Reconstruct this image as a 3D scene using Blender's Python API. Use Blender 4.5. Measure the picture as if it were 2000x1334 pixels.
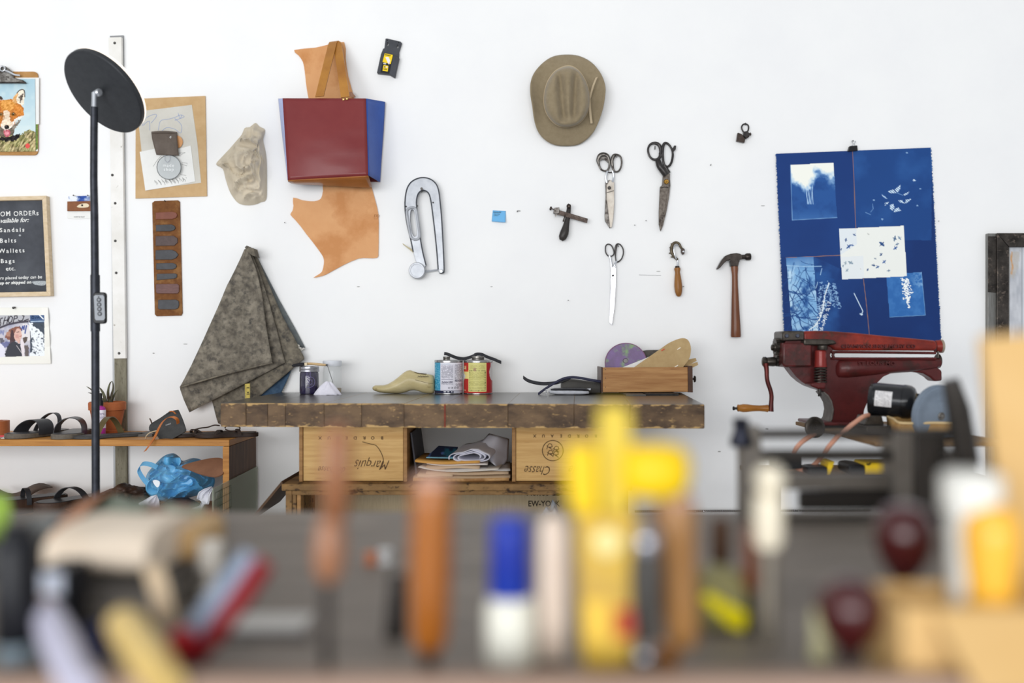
import bpy, bmesh, math, random
import numpy as np
from mathutils import Vector, Matrix, noise

for _o in list(bpy.data.objects):
    bpy.data.objects.remove(_o)
SC = bpy.context.scene
COL = SC.collection
random.seed(11)
RNG = np.random.default_rng(5)
PI = math.pi

# ------------------------------------------------------------------ camera
F, CY, CZ, CD = 1800.0, 680.0, 1.08, 3.6      # focal length in pixels, horizon row, eye height, distance to the wall
cam_d = bpy.data.cameras.new('camera')
cam_d.lens = 32.4
cam_d.sensor_width = 36
cam_d.shift_y = (680 - 667) / 2000.0
cam_d.clip_start = 0.05
cam_d.dof.use_dof = True
cam_d.dof.focus_distance = 3.3
cam_d.dof.aperture_fstop = 32.4 / 30.0
cam = bpy.data.objects.new('camera', cam_d)
cam.location = (0, -CD, CZ)
cam.rotation_euler = (PI / 2, 0, 0)
COL.objects.link(cam)
SC.camera = cam

# ------------------------------------------------------------------ light
SC.view_settings.view_transform = 'Standard'
SC.view_settings.look = 'None'
SC.view_settings.gamma = 1.0
SC.view_settings.use_curve_mapping = False
SC.view_settings.exposure = -0.05
W = bpy.data.worlds.new('daylight')
SC.world = W
W.use_nodes = True
_bg = W.node_tree.nodes['Background']
_bg.inputs[0].default_value = (0.95, 0.975, 1.0, 1)
_bg.inputs[1].default_value = 0.62


def area(name, loc, target, sx, sy, power, col=(1, 1, 1)):
    l = bpy.data.lights.new(name, 'AREA')
    l.shape = 'RECTANGLE'
    l.size, l.size_y, l.energy, l.color = sx, sy, power, col
    o = bpy.data.objects.new(name, l)
    o.location = loc
    d = Vector(target) - Vector(loc)
    o.rotation_euler = d.to_track_quat('-Z', 'Y').to_euler()
    COL.objects.link(o)
    return o


area('skylight', (-2.2, -3.0, 4.4), (0.3, -0.1, 1.4), 2.6, 2.0, 7, (1, 0.985, 0.96))
area('window_light', (-2.0, -9.5, 1.6), (0.2, 0, 0.8), 9.0, 3.0, 650, (0.98, 0.99, 1.0))


# ------------------------------------------------------------------ helpers
def lin(h):
    h = h.lstrip('#')
    out = []
    for i in (0, 2, 4):
        c = int(h[i:i + 2], 16) / 255.0
        out.append(c / 12.92 if c <= 0.04045 else ((c + 0.055) / 1.055) ** 2.4)
    return (*out, 1.0)


_M = {}


def mat(name, c, rough=0.5, metal=0.0, c2=None, sc=40.0, bump=0.0, bsc=None, stretch=(1, 1, 1), lo=0.35, hi=0.65,
        spec=None, coat=0.0, alpha=1.0, trans=0.0, emit=0.0, c3=None, sc3=8.0, lo3=0.5, hi3=0.62, detail=6.0, sheen=0.0):
    """Procedural principled material: noise mixes c and c2, a second noise adds worn patches of c3."""
    if name in _M:
        return _M[name]
    m = bpy.data.materials.new(name)
    m.use_nodes = True
    nt = m.node_tree
    b = nt.nodes['Principled BSDF']
    b.inputs['Base Color'].default_value = lin(c)
    b.inputs['Roughness'].default_value = rough
    b.inputs['Metallic'].default_value = metal
    b.inputs['Specular IOR Level'].default_value = 0.22 if spec is None else spec
    b.inputs['Coat Weight'].default_value = coat
    b.inputs['Coat Roughness'].default_value = 0.15
    b.inputs['Alpha'].default_value = alpha
    b.inputs['Transmission Weight'].default_value = trans
    b.inputs['Sheen Weight'].default_value = sheen
    if emit:
        b.inputs['Emission Color'].default_value = lin(c)
        b.inputs['Emission Strength'].default_value = emit
    if c2 or bump or c3:
        tc = nt.nodes.new('ShaderNodeTexCoord')
        mp = nt.nodes.new('ShaderNodeMapping')
        mp.inputs['Scale'].default_value = stretch
        nt.links.new(tc.outputs['Object'], mp.inputs[0])
        oi = nt.nodes.new('ShaderNodeObjectInfo')
        ad = nt.nodes.new('ShaderNodeVectorMath')
        ad.operation = 'ADD'
        mul = nt.nodes.new('ShaderNodeMath')
        mul.operation = 'MULTIPLY'
        mul.inputs[1].default_value = 9.0
        nt.links.new(oi.outputs['Random'], mul.inputs[0])
        nt.links.new(mp.outputs[0], ad.inputs[0])
        nt.links.new(mul.outputs[0], ad.inputs[1])

        def nz(scale):
            n = nt.nodes.new('ShaderNodeTexNoise')
            n.inputs['Scale'].default_value = scale
            n.inputs['Detail'].default_value = detail
            n.inputs['Roughness'].default_value = 0.62
            nt.links.new(ad.outputs[0], n.inputs['Vector'])
            return n
        col = None
        if c2:
            n = nz(sc)
            r = nt.nodes.new('ShaderNodeValToRGB')
            r.color_ramp.elements[0].position = lo
            r.color_ramp.elements[1].position = hi
            r.color_ramp.elements[0].color = lin(c)
            r.color_ramp.elements[1].color = lin(c2)
            nt.links.new(n.outputs[0], r.inputs[0])
            col = r.outputs[0]
        if c3:
            n3 = nz(sc3)
            r3 = nt.nodes.new('ShaderNodeMapRange')
            r3.inputs[1].default_value = lo3
            r3.inputs[2].default_value = hi3
            nt.links.new(n3.outputs[0], r3.inputs[0])
            mx = nt.nodes.new('ShaderNodeMix')
            mx.data_type = 'RGBA'
            nt.links.new(r3.outputs[0], mx.inputs[0])
            if col:
                nt.links.new(col, mx.inputs[6])
            else:
                mx.inputs[6].default_value = lin(c)
            mx.inputs[7].default_value = lin(c3)
            col = mx.outputs[2]
        if col:
            nt.links.new(col, b.inputs['Base Color'])
        if bump:
            nb = nz(bsc or sc)
            bp = nt.nodes.new('ShaderNodeBump')
            bp.inputs['Strength'].default_value = bump
            bp.inputs['Distance'].default_value = 0.004
            nt.links.new(nb.outputs[0], bp.inputs['Height'])
            nt.links.new(bp.outputs[0], b.inputs['Normal'])
    _M[name] = m
    return m


def canvas_mat(name='printed_paper', rough=0.6):
    if name in _M:
        return _M[name]
    m = bpy.data.materials.new(name)
    m.use_nodes = True
    nt = m.node_tree
    b = nt.nodes['Principled BSDF']
    b.inputs['Roughness'].default_value = rough
    b.inputs['Specular IOR Level'].default_value = 0.15
    a = nt.nodes.new('ShaderNodeVertexColor')
    a.layer_name = 'print'
    nt.links.new(a.outputs[0], b.inputs['Base Color'])
    _M[name] = m
    return m


ZF = dict(px=(0, 0, 1), z1=(0, 50, 3.812), z2=(0, 370, 3.812), z3=(0, 720, 3.846), z4=(400, 60, 3.924), z5=(340, 360, 3.032),
          z6=(560, 660, 4.545), z7=(980, 90, 3.421), z8=(940, 380, 3.571), r1=(1480, 260, 3.177), r2=(1400, 620, 3.333),
          r3=(400, 740, 4.0), r4=(780, 740, 3.125), r5=(0, 930, 3.302), r6=(520, 800, 2.498), r7=(900, 760, 2.324),
          r8=(1380, 760, 2.324), fx=(0, 130, 7.411), ck=(0, 380, 6.67), ph=(0, 595, 11.12), cn=(840, 670, 12.13),
          tr=(1010, 650, 5.405), bl=(730, 70, 15.7), pp=(800, 835, 9.524), mc=(1500, 640, 9.528))


def at(px, py, d):
    return Vector(((px - 1000) * d / F, d - CD, CZ - (py - CY) * d / F))


def dist_for(py, z):
    return (CZ - z) * F / (py - CY)


def spline(pts, n=5, closed=True):
    P = [Vector(p) for p in pts]
    N = len(P)
    out = []
    rng = range(N) if closed else range(N - 1)
    for i in rng:
        if closed:
            a, b, c, d = P[(i - 1) % N], P[i], P[(i + 1) % N], P[(i + 2) % N]
        else:
            a, b, c, d = P[max(i - 1, 0)], P[i], P[i + 1], P[min(i + 2, N - 1)]
        for k in range(n):
            t = k / n
            out.append(0.5 * ((2 * b) + (c - a) * t + (2 * a - 5 * b + 4 * c - d) * t * t + (3 * b - a - 3 * c + d) * t ** 3))
    if not closed:
        out.append(P[-1])
    return [tuple(v) for v in out]


def ell(cx, cy, rx, ry, n=32, a0=0.0, a1=2 * PI):
    full = abs(a1 - a0 - 2 * PI) < 1e-6
    return [(cx + rx * math.cos(a0 + (a1 - a0) * i / (n if full else n - 1)),
             cy + ry * math.sin(a0 + (a1 - a0) * i / (n if full else n - 1))) for i in range(n)]


def rrect(x0, y0, x1, y1, r, n=4):
    out = []
    for cx, cy, a in ((x1 - r, y0 + r, -PI / 2), (x1 - r, y1 - r, 0), (x0 + r, y1 - r, PI / 2), (x0 + r, y0 + r, PI)):
        for i in range(n + 1):
            t = a + PI / 2 * i / n
            out.append((cx + r * math.cos(t), cy + r * math.sin(t)))
    return out


def fnoise(v, s=1.0):
    return noise.noise(Vector(v) * s)


class Th:
    """One thing: an Empty at its base, with parts built from positions measured on the photograph at distance d."""

    def __init__(s, name, label, cat, zf='px', d=3.6, base=(0, 0), dy=0.0, group=None, kind=None):
        s.ox, s.oy, s.f = ZF[zf]
        s.d, s.name, s.parts = d, name, []
        s.root = bpy.data.objects.new(name, None)
        s.root.empty_display_size = 0.02
        COL.objects.link(s.root)
        s.loc = s.P(base[0], base[1], dy)
        s.root.location = s.loc
        s.props = {}
        if label:
            s.props['label'] = label
        if cat:
            s.props['category'] = cat
        if group:
            s.props['group'] = group
        if kind:
            s.props['kind'] = kind
        for k, v in s.props.items():
            s.root[k] = v

    def zf(s, zf):
        s.ox, s.oy, s.f = ZF[zf]
        return s

    def P(s, x, y, dy=0.0):
        return at(s.ox + x / s.f, s.oy + y / s.f, s.d + dy)

    def L(s, x, y, dy=0.0):
        return s.P(x, y, dy) - s.loc

    def k(s, dy=0.0):
        return (s.d + dy) / F / s.f

    def add(s, name, bm, m, parent=None, bevel=0.0, seg=2, smooth=True, ang=35, label=None, solid=0.0, subsurf=0, norm=True, kind=None):
        if norm:
            bmesh.ops.recalc_face_normals(bm, faces=bm.faces[:])
        me = bpy.data.meshes.new(name)
        bm.to_mesh(me)
        bm.free()
        return s.link(name, me, m, parent, bevel, seg, smooth, ang, label, solid, subsurf, kind)

    def link(s, name, me, m, parent=None, bevel=0.0, seg=2, smooth=True, ang=35, label=None, solid=0.0, subsurf=0, kind=None):
        for mm in (m if isinstance(m, (list, tuple)) else [m]):
            me.materials.append(mm)
        o = bpy.data.objects.new(name, me)
        COL.objects.link(o)
        o.parent = parent or s.root
        if smooth and len(me.polygons):
            me.polygons.foreach_set('use_smooth', [True] * len(me.polygons))
            me.set_sharp_from_angle(angle=math.radians(ang))
        if solid:
            md = o.modifiers.new('thickness', 'SOLIDIFY')
            md.thickness = solid
            md.offset = 0
        if subsurf:
            md = o.modifiers.new('subsurf', 'SUBSURF')
            md.levels = md.render_levels = subsurf
        if bevel:
            md = o.modifiers.new('bevel', 'BEVEL')
            md.width = bevel
            md.segments = seg
            md.limit_method = 'ANGLE'
            md.angle_limit = math.radians(40)
            md.harden_normals = False
        if label:
            o['label'] = label
        if kind:
            o['kind'] = kind
        if parent is None:
            s.parts.append(o)
        return o

    # ---- shapes
    def plate(s, name, pts, y0, y1, m, holes=(), smooth=0, warp=None, **kw):
        bm = bmesh.new()
        loops = [list(pts)] + [list(h) for h in holes]
        if smooth:
            loops = [spline(l, smooth) for l in loops]
        vl = []
        for l in loops:
            vl.append([bm.verts.new(s.L(p[0], p[1], y0)) for p in l])
        if holes:
            es = []
            for vs in vl:
                for i in range(len(vs)):
                    es.append(bm.edges.new((vs[i], vs[(i + 1) % len(vs)])))
            bmesh.ops.triangle_fill(bm, use_beauty=True, use_dissolve=False, edges=es, normal=(0, -1, 0))
        else:
            bm.faces.new(vl[0])
        r = bmesh.ops.extrude_face_region(bm, geom=bm.faces[:])
        for v in r['geom']:
            if isinstance(v, bmesh.types.BMVert):
                v.co.y += y1 - y0
        if warp:
            for v in bm.verts:
                v.co = Vector(warp(v.co))
        return s.add(name, bm, m, **kw)

    def quad3(s, name, pts, th, m, **kw):
        """Thin panel through 3-D points (x, y, dy)."""
        bm = bmesh.new()
        bm.faces.new([bm.verts.new(s.L(*p)) for p in pts])
        return s.add(name, bm, m, solid=th, **kw)

    def tube(s, name, path, r, m, closed=False, seg=10, sm=0, flat=1.0, **kw):
        if sm:
            if not isinstance(r, (int, float)):
                pr = [tuple(p) + (rr,) for p, rr in zip([(q[0], q[1], q[2] if len(q) > 2 else 0) for q in path], r)]
                P4 = np.array(pr, float)
                N = len(P4)
                out = []
                for i in (range(N) if closed else range(N - 1)):
                    a, b, c, d = (P4[(i + j) % N] if closed else P4[min(max(i + j, 0), N - 1)] for j in (-1, 0, 1, 2))
                    for kk in range(sm):
                        t = kk / sm
                        out.append(0.5 * ((2 * b) + (c - a) * t + (2 * a - 5 * b + 4 * c - d) * t * t + (3 * b - a - 3 * c + d) * t ** 3))
                if not closed:
                    out.append(P4[-1])
                path = [tuple(o[:3]) for o in out]
                r = [float(o[3]) for o in out]
            else:
                path = spline([(q[0], q[1], q[2] if len(q) > 2 else 0) for q in path], sm, closed)
        pts = [s.L(q[0], q[1], q[2] if len(q) > 2 else 0) for q in path]
        n = len(pts)
        rs = [r] * n if isinstance(r, (int, float)) else list(r)
        rs = [rr * s.k(path[i][2] if len(path[i]) > 2 else 0) for i, rr in enumerate(rs)]
        return s.add(name, sweep(pts, rs, closed, seg, flat), m, **kw)

    def ribbon(s, name, path, w, th, m, wdir=(0, 1, 0), sm=0, closed=False, **kw):
        """Strap: path of (x, y, dy), width w metres along wdir, thickness th metres."""
        pp = [(q[0], q[1], q[2] if len(q) > 2 else 0) for q in path]
        if sm:
            pp = spline(pp, sm, closed)
        pts = [s.L(*q) for q in pp]
        n = len(pts)
        ws = [w] * n if isinstance(w, (int, float)) else [w[0] + (w[1] - w[0]) * i / (n - 1) for i in range(n)]
        Wd = Vector(wdir).normalized()
        bm = bmesh.new()
        rows = []
        for i in range(n):
            t = pts[(i + 1) % n if closed else min(i + 1, n - 1)] - pts[(i - 1) % n if closed else max(i - 1, 0)]
            N = t.cross(Wd)
            N = N.normalized() if N.length > 1e-9 else Vector((0, 0, 1))
            a, b = Wd * ws[i] / 2, N * th / 2
            rows.append([bm.verts.new(pts[i] + q) for q in (-a - b, a - b, a + b, -a + b)])
        for i in range(n if closed else n - 1):
            A, B = rows[i], rows[(i + 1) % n]
            for j in range(4):
                bm.faces.new((A[j], A[(j + 1) % 4], B[(j + 1) % 4], B[j]))
        if not closed:
            bm.faces.new(rows[0][::-1])
            bm.faces.new(rows[-1])
        return s.add(name, bm, m, **kw)

    def lathe(s, name, x, y, dy, prof, m, axis=(0, 0, 1), seg=28, **kw):
        """prof: list of (radius, height) in zoom pixels along axis from (x, y, dy)."""
        k = s.k(dy)
        A = Vector(axis).normalized()
        q = A.to_track_quat('Z', 'Y').to_matrix()
        o = s.L(x, y, dy)
        bm = bmesh.new()
        rings = []
        for r, h in prof:
            rings.append([bm.verts.new(o + q @ Vector((r * k * math.cos(2 * PI * i / seg), r * k * math.sin(2 * PI * i / seg), h * k))) for i in range(seg)])
        for a, b in zip(rings, rings[1:]):
            for i in range(seg):
                bm.faces.new((a[i], a[(i + 1) % seg], b[(i + 1) % seg], b[i]))
        bm.faces.new(rings[0][::-1])
        bm.faces.new(rings[-1])
        return s.add(name, bm, m, **kw)

    def box(s, name, x0, y0, x1, y1, dy0, dy1, m, rot=0.0, **kw):
        pts = [(x0, y0), (x1, y0), (x1, y1), (x0, y1)]
        if rot:
            cx, cy, c, n = (x0 + x1) / 2, (y0 + y1) / 2, math.cos(rot), math.sin(rot)
            pts = [(cx + (x - cx) * c - (y - cy) * n, cy + (x - cx) * n + (y - cy) * c) for x, y in pts]
        return s.plate(name, pts, dy0, dy1, m, **kw)

    def hull8(s, name, lo, hi, m, **kw):
        """World-space box with four lower and four upper corners (counter-clockwise)."""
        bm = bmesh.new()
        a = [bm.verts.new(Vector(p) - s.loc) for p in lo]
        b = [bm.verts.new(Vector(p) - s.loc) for p in hi]
        n = len(a)
        bm.faces.new(a[::-1])
        bm.faces.new(b)
        for i in range(n):
            bm.faces.new((a[i], a[(i + 1) % n], b[(i + 1) % n], b[i]))
        return s.add(name, bm, m, **kw)

    def wbox(s, name, a, b, m, **kw):
        x0, y0, z0 = a
        x1, y1, z1 = b
        return s.hull8(name, [(x0, y0, z0), (x1, y0, z0), (x1, y1, z0), (x0, y1, z0)],
                       [(x0, y0, z1), (x1, y0, z1), (x1, y1, z1), (x0, y1, z1)], m, **kw)

    def dome(s, name, pts, h, m, y=0.0, smooth=4, rings=9, nz=0.0, nsc=30.0, pw=2.2, ctr=None, fn=None, ridge=0.0, **kw):
        """Padded shape over a star-shaped outline: rises h towards the camera, noise gives creases."""
        o = spline(pts, smooth) if smooth else list(pts)
        cx = ctr[0] if ctr else sum(p[0] for p in o) / len(o)
        cy = ctr[1] if ctr else sum(p[1] for p in o) / len(o)
        bm = bmesh.new()
        R = []
        for j in range(rings):
            t = 1 - j / rings
            hh = h * (1 - t ** pw)
            row = []
            for px, py in o:
                x, yy = cx + (px - cx) * t, cy + (py - cy) * t
                e = hh
                if fn:
                    e = fn(x, yy, t, hh)
                v = s.L(x, yy, y - e)
                if nz and j:
                    nv = noise.noise(v * nsc) * 0.7 + (0.5 - abs(noise.noise(v * nsc * 1.7 + Vector((3, 1, 7))))) * 0.6
                    v.y -= nz * nv * min(1, (1 - t) * 3)
                if ridge and j:
                    w = v * nsc * 1.5 + Vector((noise.noise(v * nsc), 0, noise.noise(v * nsc + Vector((5, 5, 5))))) * 0.9
                    v.y -= ridge * (max(0, 0.28 - abs(noise.noise(w))) * 2 + max(0, 0.2 - abs(noise.noise(w * 2.3))) * 1.3) * min(1, (1 - t) * 4)
                row.append(bm.verts.new(v))
            R.append(row)
        n = len(o)
        for a, b in zip(R, R[1:]):
            for i in range(n):
                bm.faces.new((a[i], a[(i + 1) % n], b[(i + 1) % n], b[i]))
        e = h
        if fn:
            e = fn(cx, cy, 0, h)
        c = bm.verts.new(s.L(cx, cy, y - e))
        for i in range(n):
            bm.faces.new((R[-1][i], R[-1][(i + 1) % n], c))
        bm.faces.new(R[0][::-1])
        kw.setdefault('ang', 80)
        return s.add(name, bm, m, **kw)

    def body(s, name, secs, m, seg=20, pw=2.4, axis='x', flatb=0.0, **kw):
        """Loft along x of super-ellipse sections (x, ytop, ybottom, dy centre, half depth in metres)."""
        bm = bmesh.new()
        R = []
        for x, yt, yb, dyc, hd in secs:
            row = []
            c = s.L(x, (yt + yb) / 2, dyc)
            hz = abs(yb - yt) / 2 * s.k(dyc)
            for i in range(seg):
                a = 2 * PI * i / seg
                ca, sa = math.cos(a), math.sin(a)
                row.append(bm.verts.new(c + Vector((0, hd * math.copysign(abs(ca) ** (2 / pw), ca), hz * math.copysign(abs(sa) ** (2 / pw), sa)))))
            R.append(row)
        for a, b in zip(R, R[1:]):
            for i in range(seg):
                bm.faces.new((a[i], a[(i + 1) % seg], b[(i + 1) % seg], b[i]))
        bm.faces.new(R[0][::-1])
        bm.faces.new(R[-1])
        kw.setdefault('ang', 60)
        return s.add(name, bm, m, **kw)

    def sheet(s, name, left, right, m, nu=24, nv=24, fn=None, y=0.0, solid=0.002, **kw):
        """Cloth between two edge polylines; fn(u, v) gives the depth in metres."""
        def samp(pl, t):
            L = [0]
            for a, b in zip(pl, pl[1:]):
                L.append(L[-1] + math.hypot(b[0] - a[0], b[1] - a[1]))
            q = t * L[-1]
            for i in range(len(pl) - 1):
                if q <= L[i + 1] + 1e-9:
                    f = (q - L[i]) / max(L[i + 1] - L[i], 1e-9)
                    return pl[i][0] + (pl[i + 1][0] - pl[i][0]) * f, pl[i][1] + (pl[i + 1][1] - pl[i][1]) * f
            return pl[-1]
        bm = bmesh.new()
        G = []
        for j in range(nv + 1):
            v = j / nv
            a, b = samp(left, v), samp(right, v)
            G.append([bm.verts.new(s.L(a[0] + (b[0] - a[0]) * i / nu, a[1] + (b[1] - a[1]) * i / nu, y + (fn(i / nu, v) if fn else 0))) for i in range(nu + 1)])
        for j in range(nv):
            for i in range(nu):
                bm.faces.new((G[j][i], G[j][i + 1], G[j + 1][i + 1], G[j + 1][i]))
        kw.setdefault('ang', 70)
        return s.add(name, bm, m, solid=solid, **kw)

    def text(s, name, body, x, y, size, dy, m, align='LEFT', rot=0.0, shear=0.0, ext=0.0004, sx=1.0, off=0.0, space=1.0, wob=0.0, **kw):
        cu = bpy.data.curves.new(name, 'FONT')
        cu.body, cu.size, cu.align_x = body, size * s.k(dy), align
        cu_size = cu.size
        cu.extrude, cu.shear, cu.offset, cu.space_character = ext, shear, off * s.k(dy), space
        cu.resolution_u = 3
        ob = bpy.data.objects.new(name, cu)
        me = bpy.data.meshes.new_from_object(ob)
        bpy.data.objects.remove(ob)
        Mx = Matrix.Translation(s.L(x, y, dy)) @ Matrix.Rotation(rot, 4, 'Y') @ Matrix.Rotation(PI / 2, 4, 'X') @ Matrix.Diagonal((sx, 1, 1, 1))
        if wob:
            q = wob * cu_size
            for v in me.vertices:
                p = v.co / cu_size
                v.co.x += q * noise.noise(Vector((p.x * 1.3, p.y * 1.1, x)))
                v.co.y += q * (noise.noise(Vector((p.x * 0.9, p.y * 1.2, x + 9))) + 0.8 * noise.noise(Vector((p.x * 2.1, 0, x))))
        me.transform(Mx)
        me.materials.clear()
        return s.link(name, me, m, smooth=False, **kw)

    def canvas(s, name, quad, nx, ny, paint, y=0.0, jit=0.0, m=None, bend=None, **kw):
        """Flat print: a fine grid whose vertex colours are the ink. quad TL, TR, BR, BL."""
        u = np.linspace(0, 1, nx + 1)
        v = np.linspace(0, 1, ny + 1)
        U, V = np.meshgrid(u, v)
        TL, TR, BR, BL = [np.array(q, float) for q in quad]
        C = (TL[:, None, None] * (1 - U) * (1 - V) + TR[:, None, None] * U * (1 - V) + BR[:, None, None] * U * V + BL[:, None, None] * (1 - U) * V)
        X, Y = C[0], C[1]
        if jit:
            for j in range(ny + 1):
                X[j, 0] += RNG.uniform(-jit, jit)
                X[j, -1] += RNG.uniform(-jit, jit)
        A = np.full((ny + 1, nx + 1, 3), 255.0)
        paint(X, Y, A)
        A = np.clip(A / 255.0, 0, 1)
        A = np.where(A <= 0.04045, A / 12.92, ((A + 0.055) / 1.055) ** 2.4)
        DY = np.full(X.shape, y) if bend is None else y + bend(U, V)
        dd = s.d + DY
        co = np.stack([(s.ox + X / s.f - 1000) * dd / F, dd - CD, CZ - (s.oy + Y / s.f - CY) * dd / F], -1).reshape(-1, 3) - np.array(s.loc)
        idx = np.arange((nx + 1) * (ny + 1)).reshape(ny + 1, nx + 1)
        f = np.stack([idx[:-1, :-1], idx[1:, :-1], idx[1:, 1:], idx[:-1, 1:]], -1).reshape(-1, 4)
        me = bpy.data.meshes.new(name)
        me.from_pydata(co.tolist(), [], f.tolist())
        at_ = me.color_attributes.new('print', 'FLOAT_COLOR', 'POINT')
        at_.data.foreach_set('color', np.concatenate([A.reshape(-1, 3), np.ones((len(co), 1))], 1).astype('f').ravel())
        return s.link(name, me, m or canvas_mat(), **kw)

    def done(s):
        """A thing made of one mesh is that mesh itself."""
        if len(s.parts) == 1 and not s.parts[0].children:
            o = s.parts[0]
            o.parent = None
            o.location = s.loc
            bpy.data.objects.remove(s.root)
            o.name = s.name
            for k, v in s.props.items():
                o[k] = v
            s.root = o
        return s.root


def sweep(pts, rs, closed=False, seg=10, flat=1.0):
    bm = bmesh.new()
    n = len(pts)
    rings = []
    prev = None
    for i in range(n):
        t = (pts[(i + 1) % n] - pts[(i - 1) % n]) if closed else (pts[min(i + 1, n - 1)] - pts[max(i - 1, 0)])
        t = t.normalized() if t.length > 1e-9 else Vector((1, 0, 0))
        if prev is None:
            a = Vector((0, 1, 0)) if abs(t.y) < 0.9 else Vector((1, 0, 0))
            prev = (a - t * a.dot(t)).normalized()
        else:
            prev = prev - t * prev.dot(t)
            prev = prev.normalized() if prev.length > 1e-6 else t.orthogonal().normalized()
        b = t.cross(prev)
        rings.append([bm.verts.new(pts[i] + (prev * math.cos(2 * PI * k / seg) * flat + b * math.sin(2 * PI * k / seg)) * rs[i]) for k in range(seg)])
    for i in range(n if closed else n - 1):
        a, b = rings[i], rings[(i + 1) % n]
        for k in range(seg):
            bm.faces.new((a[k], a[(k + 1) % seg], b[(k + 1) % seg], b[k]))
    if not closed:
        bm.faces.new(rings[0][::-1])
        bm.faces.new(rings[-1])
    return bm


# ---- ink drawing on canvases
def inpoly(X, Y, P):
    r = np.zeros(X.shape, bool)
    n = len(P)
    for i in range(n):
        x1, y1 = P[i]
        x2, y2 = P[(i + 1) % n]
        if y1 == y2:
            continue
        c = ((y1 > Y) != (y2 > Y)) & (X < (x2 - x1) * (Y - y1) / (y2 - y1) + x1)
        r ^= c
    return r


def vnoise(X, Y, s, seed=0):
    r = np.random.default_rng(seed)
    T = r.random((64, 64))
    x, y = X / s + seed * 7.3, Y / s + seed * 3.1
    xi, yi = np.floor(x).astype(int), np.floor(y).astype(int)
    fx, fy = x - xi, y - yi
    fx, fy = fx * fx * (3 - 2 * fx), fy * fy * (3 - 2 * fy)
    g = lambda a, b: T[a % 64, b % 64]
    return (g(xi, yi) * (1 - fx) * (1 - fy) + g(xi + 1, yi) * fx * (1 - fy) + g(xi, yi + 1) * (1 - fx) * fy + g(xi + 1, yi + 1) * fx * fy)


def fbm(X, Y, s, seed=0, o=4):
    t, a, w = 0, 0, 1.0
    for i in range(o):
        t = t + vnoise(X, Y, s / 2 ** i, seed + i) * w
        a += w
        w *= 0.55
    return t / a


def hexc(h):
    h = h.lstrip('#')
    return np.array([int(h[i:i + 2], 16) for i in (0, 2, 4)], float)


def ink(A, M, c, o=1.0):
    """Blend colour c (hex) into A by mask or weight M."""
    w = np.asarray(M, float)[..., None] * o
    A[:] = A * (1 - w) + hexc(c) * w


def fillp(A, X, Y, P, c, o=1.0, fz=0.0, sm=0, seed=1):
    if sm:
        P = spline(P, sm)
    if fz:
        XX = X + (vnoise(X, Y, fz * 1.5, seed) - 0.5) * fz * 2
        YY = Y + (vnoise(X, Y, fz * 1.5, seed + 9) - 0.5) * fz * 2
        ink(A, inpoly(XX, YY, P), c, o)
    else:
        ink(A, inpoly(X, Y, P), c, o)


def seg_d(X, Y, P):
    d = np.full(X.shape, 1e9)
    for (x1, y1), (x2, y2) in zip(P, P[1:]):
        dx, dy = x2 - x1, y2 - y1
        L = dx * dx + dy * dy or 1e-9
        t = np.clip(((X - x1) * dx + (Y - y1) * dy) / L, 0, 1)
        d = np.minimum(d, np.hypot(X - x1 - t * dx, Y - y1 - t * dy))
    return d


def line(A, X, Y, P, w, c, o=1.0):
    d = seg_d(X, Y, P)
    ink(A, np.clip((w - d) / (w * 0.6) + 0.3, 0, 1), c, o)


def cloth(sc1=14, a1=0.01, seed=0.0):
    return lambda u, v: a1 * noise.noise(Vector((u * sc1, v * sc1 * 0.6, seed)))


# ------------------------------------------------------------------ shared materials
M_white = mat('white_wall_paint', 'F1F1F0', 0.62, c2='EDEDED', sc=2.5, bump=0.03, bsc=60)
M_floor = mat('grey_concrete', 'CDD1D8', 0.5, c2='C3C7CE', sc=3, bump=0.1)
M_nail = mat('nail_steel', '4a4846', 0.4, 0.8)
M_tan = mat('natural_veg_tan_leather', 'CE9460', 0.5, c2='D9A370', sc=9, bump=0.05, bsc=200, lo=0.3, hi=0.75, c3='C2844D', sc3=4)
M_black = mat('black_leather', '26262a', 0.42, c2='323236', sc=40, bump=0.08, bsc=250)
M_dkbrown = mat('dark_brown_leather', '3a2a22', 0.5, c2='4c382c', sc=30, bump=0.12, bsc=150)
M_steel = mat('worn_steel', '97948f', 0.34, 0.75, c2='5c5854', sc=60, c3='3f3833', sc3=35, lo3=0.55, hi3=0.66)
M_dsteel = mat('dark_steel', '4a4644', 0.4, 0.85, c2='2e2b2a', sc=50, bump=0.1)
M_chrome = mat('bright_steel', 'D0D3D8', 0.22, 0.7, c2='B8BCC2', sc=12)
M_blackpl = mat('black_plastic', '1b1b1d', 0.4)
M_paper = mat('white_paper', 'EEEEEA', 0.7, c2='E5E5E2', sc=8)
M_kraft = mat('kraft_board', 'CBAB80', 0.75, c2='BF9D70', sc=25, lo=0.3, hi=0.7)
M_pine = mat('pine_wood', 'C4955A', 0.5, c2='A87A42', sc=6, stretch=(1, 1, 14), bump=0.06, lo=0.38, hi=0.66)
M_walnut = mat('dark_wood', '5a4232', 0.55, c2='43301f', sc=8, stretch=(14, 14, 1), bump=0.15)
M_handle = mat('oiled_wood_handle', '8a5a36', 0.35, c2='6a4023', sc=10, stretch=(6, 6, 0.6), lo=0.35, hi=0.68, bump=0.05)
M_inkblk = mat('black_ink', '2a2622', 0.7)
M_whiteink = mat('white_chalk', 'EDEDEA', 0.8)

# ================================================================== the room
def structure(name, a, b, m):
    t = Th(name, None, None, 'px', base=(1000, 680), kind='structure')
    t.wbox(name, a, b, m)
    return t


wall = structure('wall_back', (-5, 0, 0), (5, 0.12, 4.2), M_white).done()
floor = structure('floor', (-5, -6.5, -0.1), (5, 0.12, 0), M_floor).done()


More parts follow.
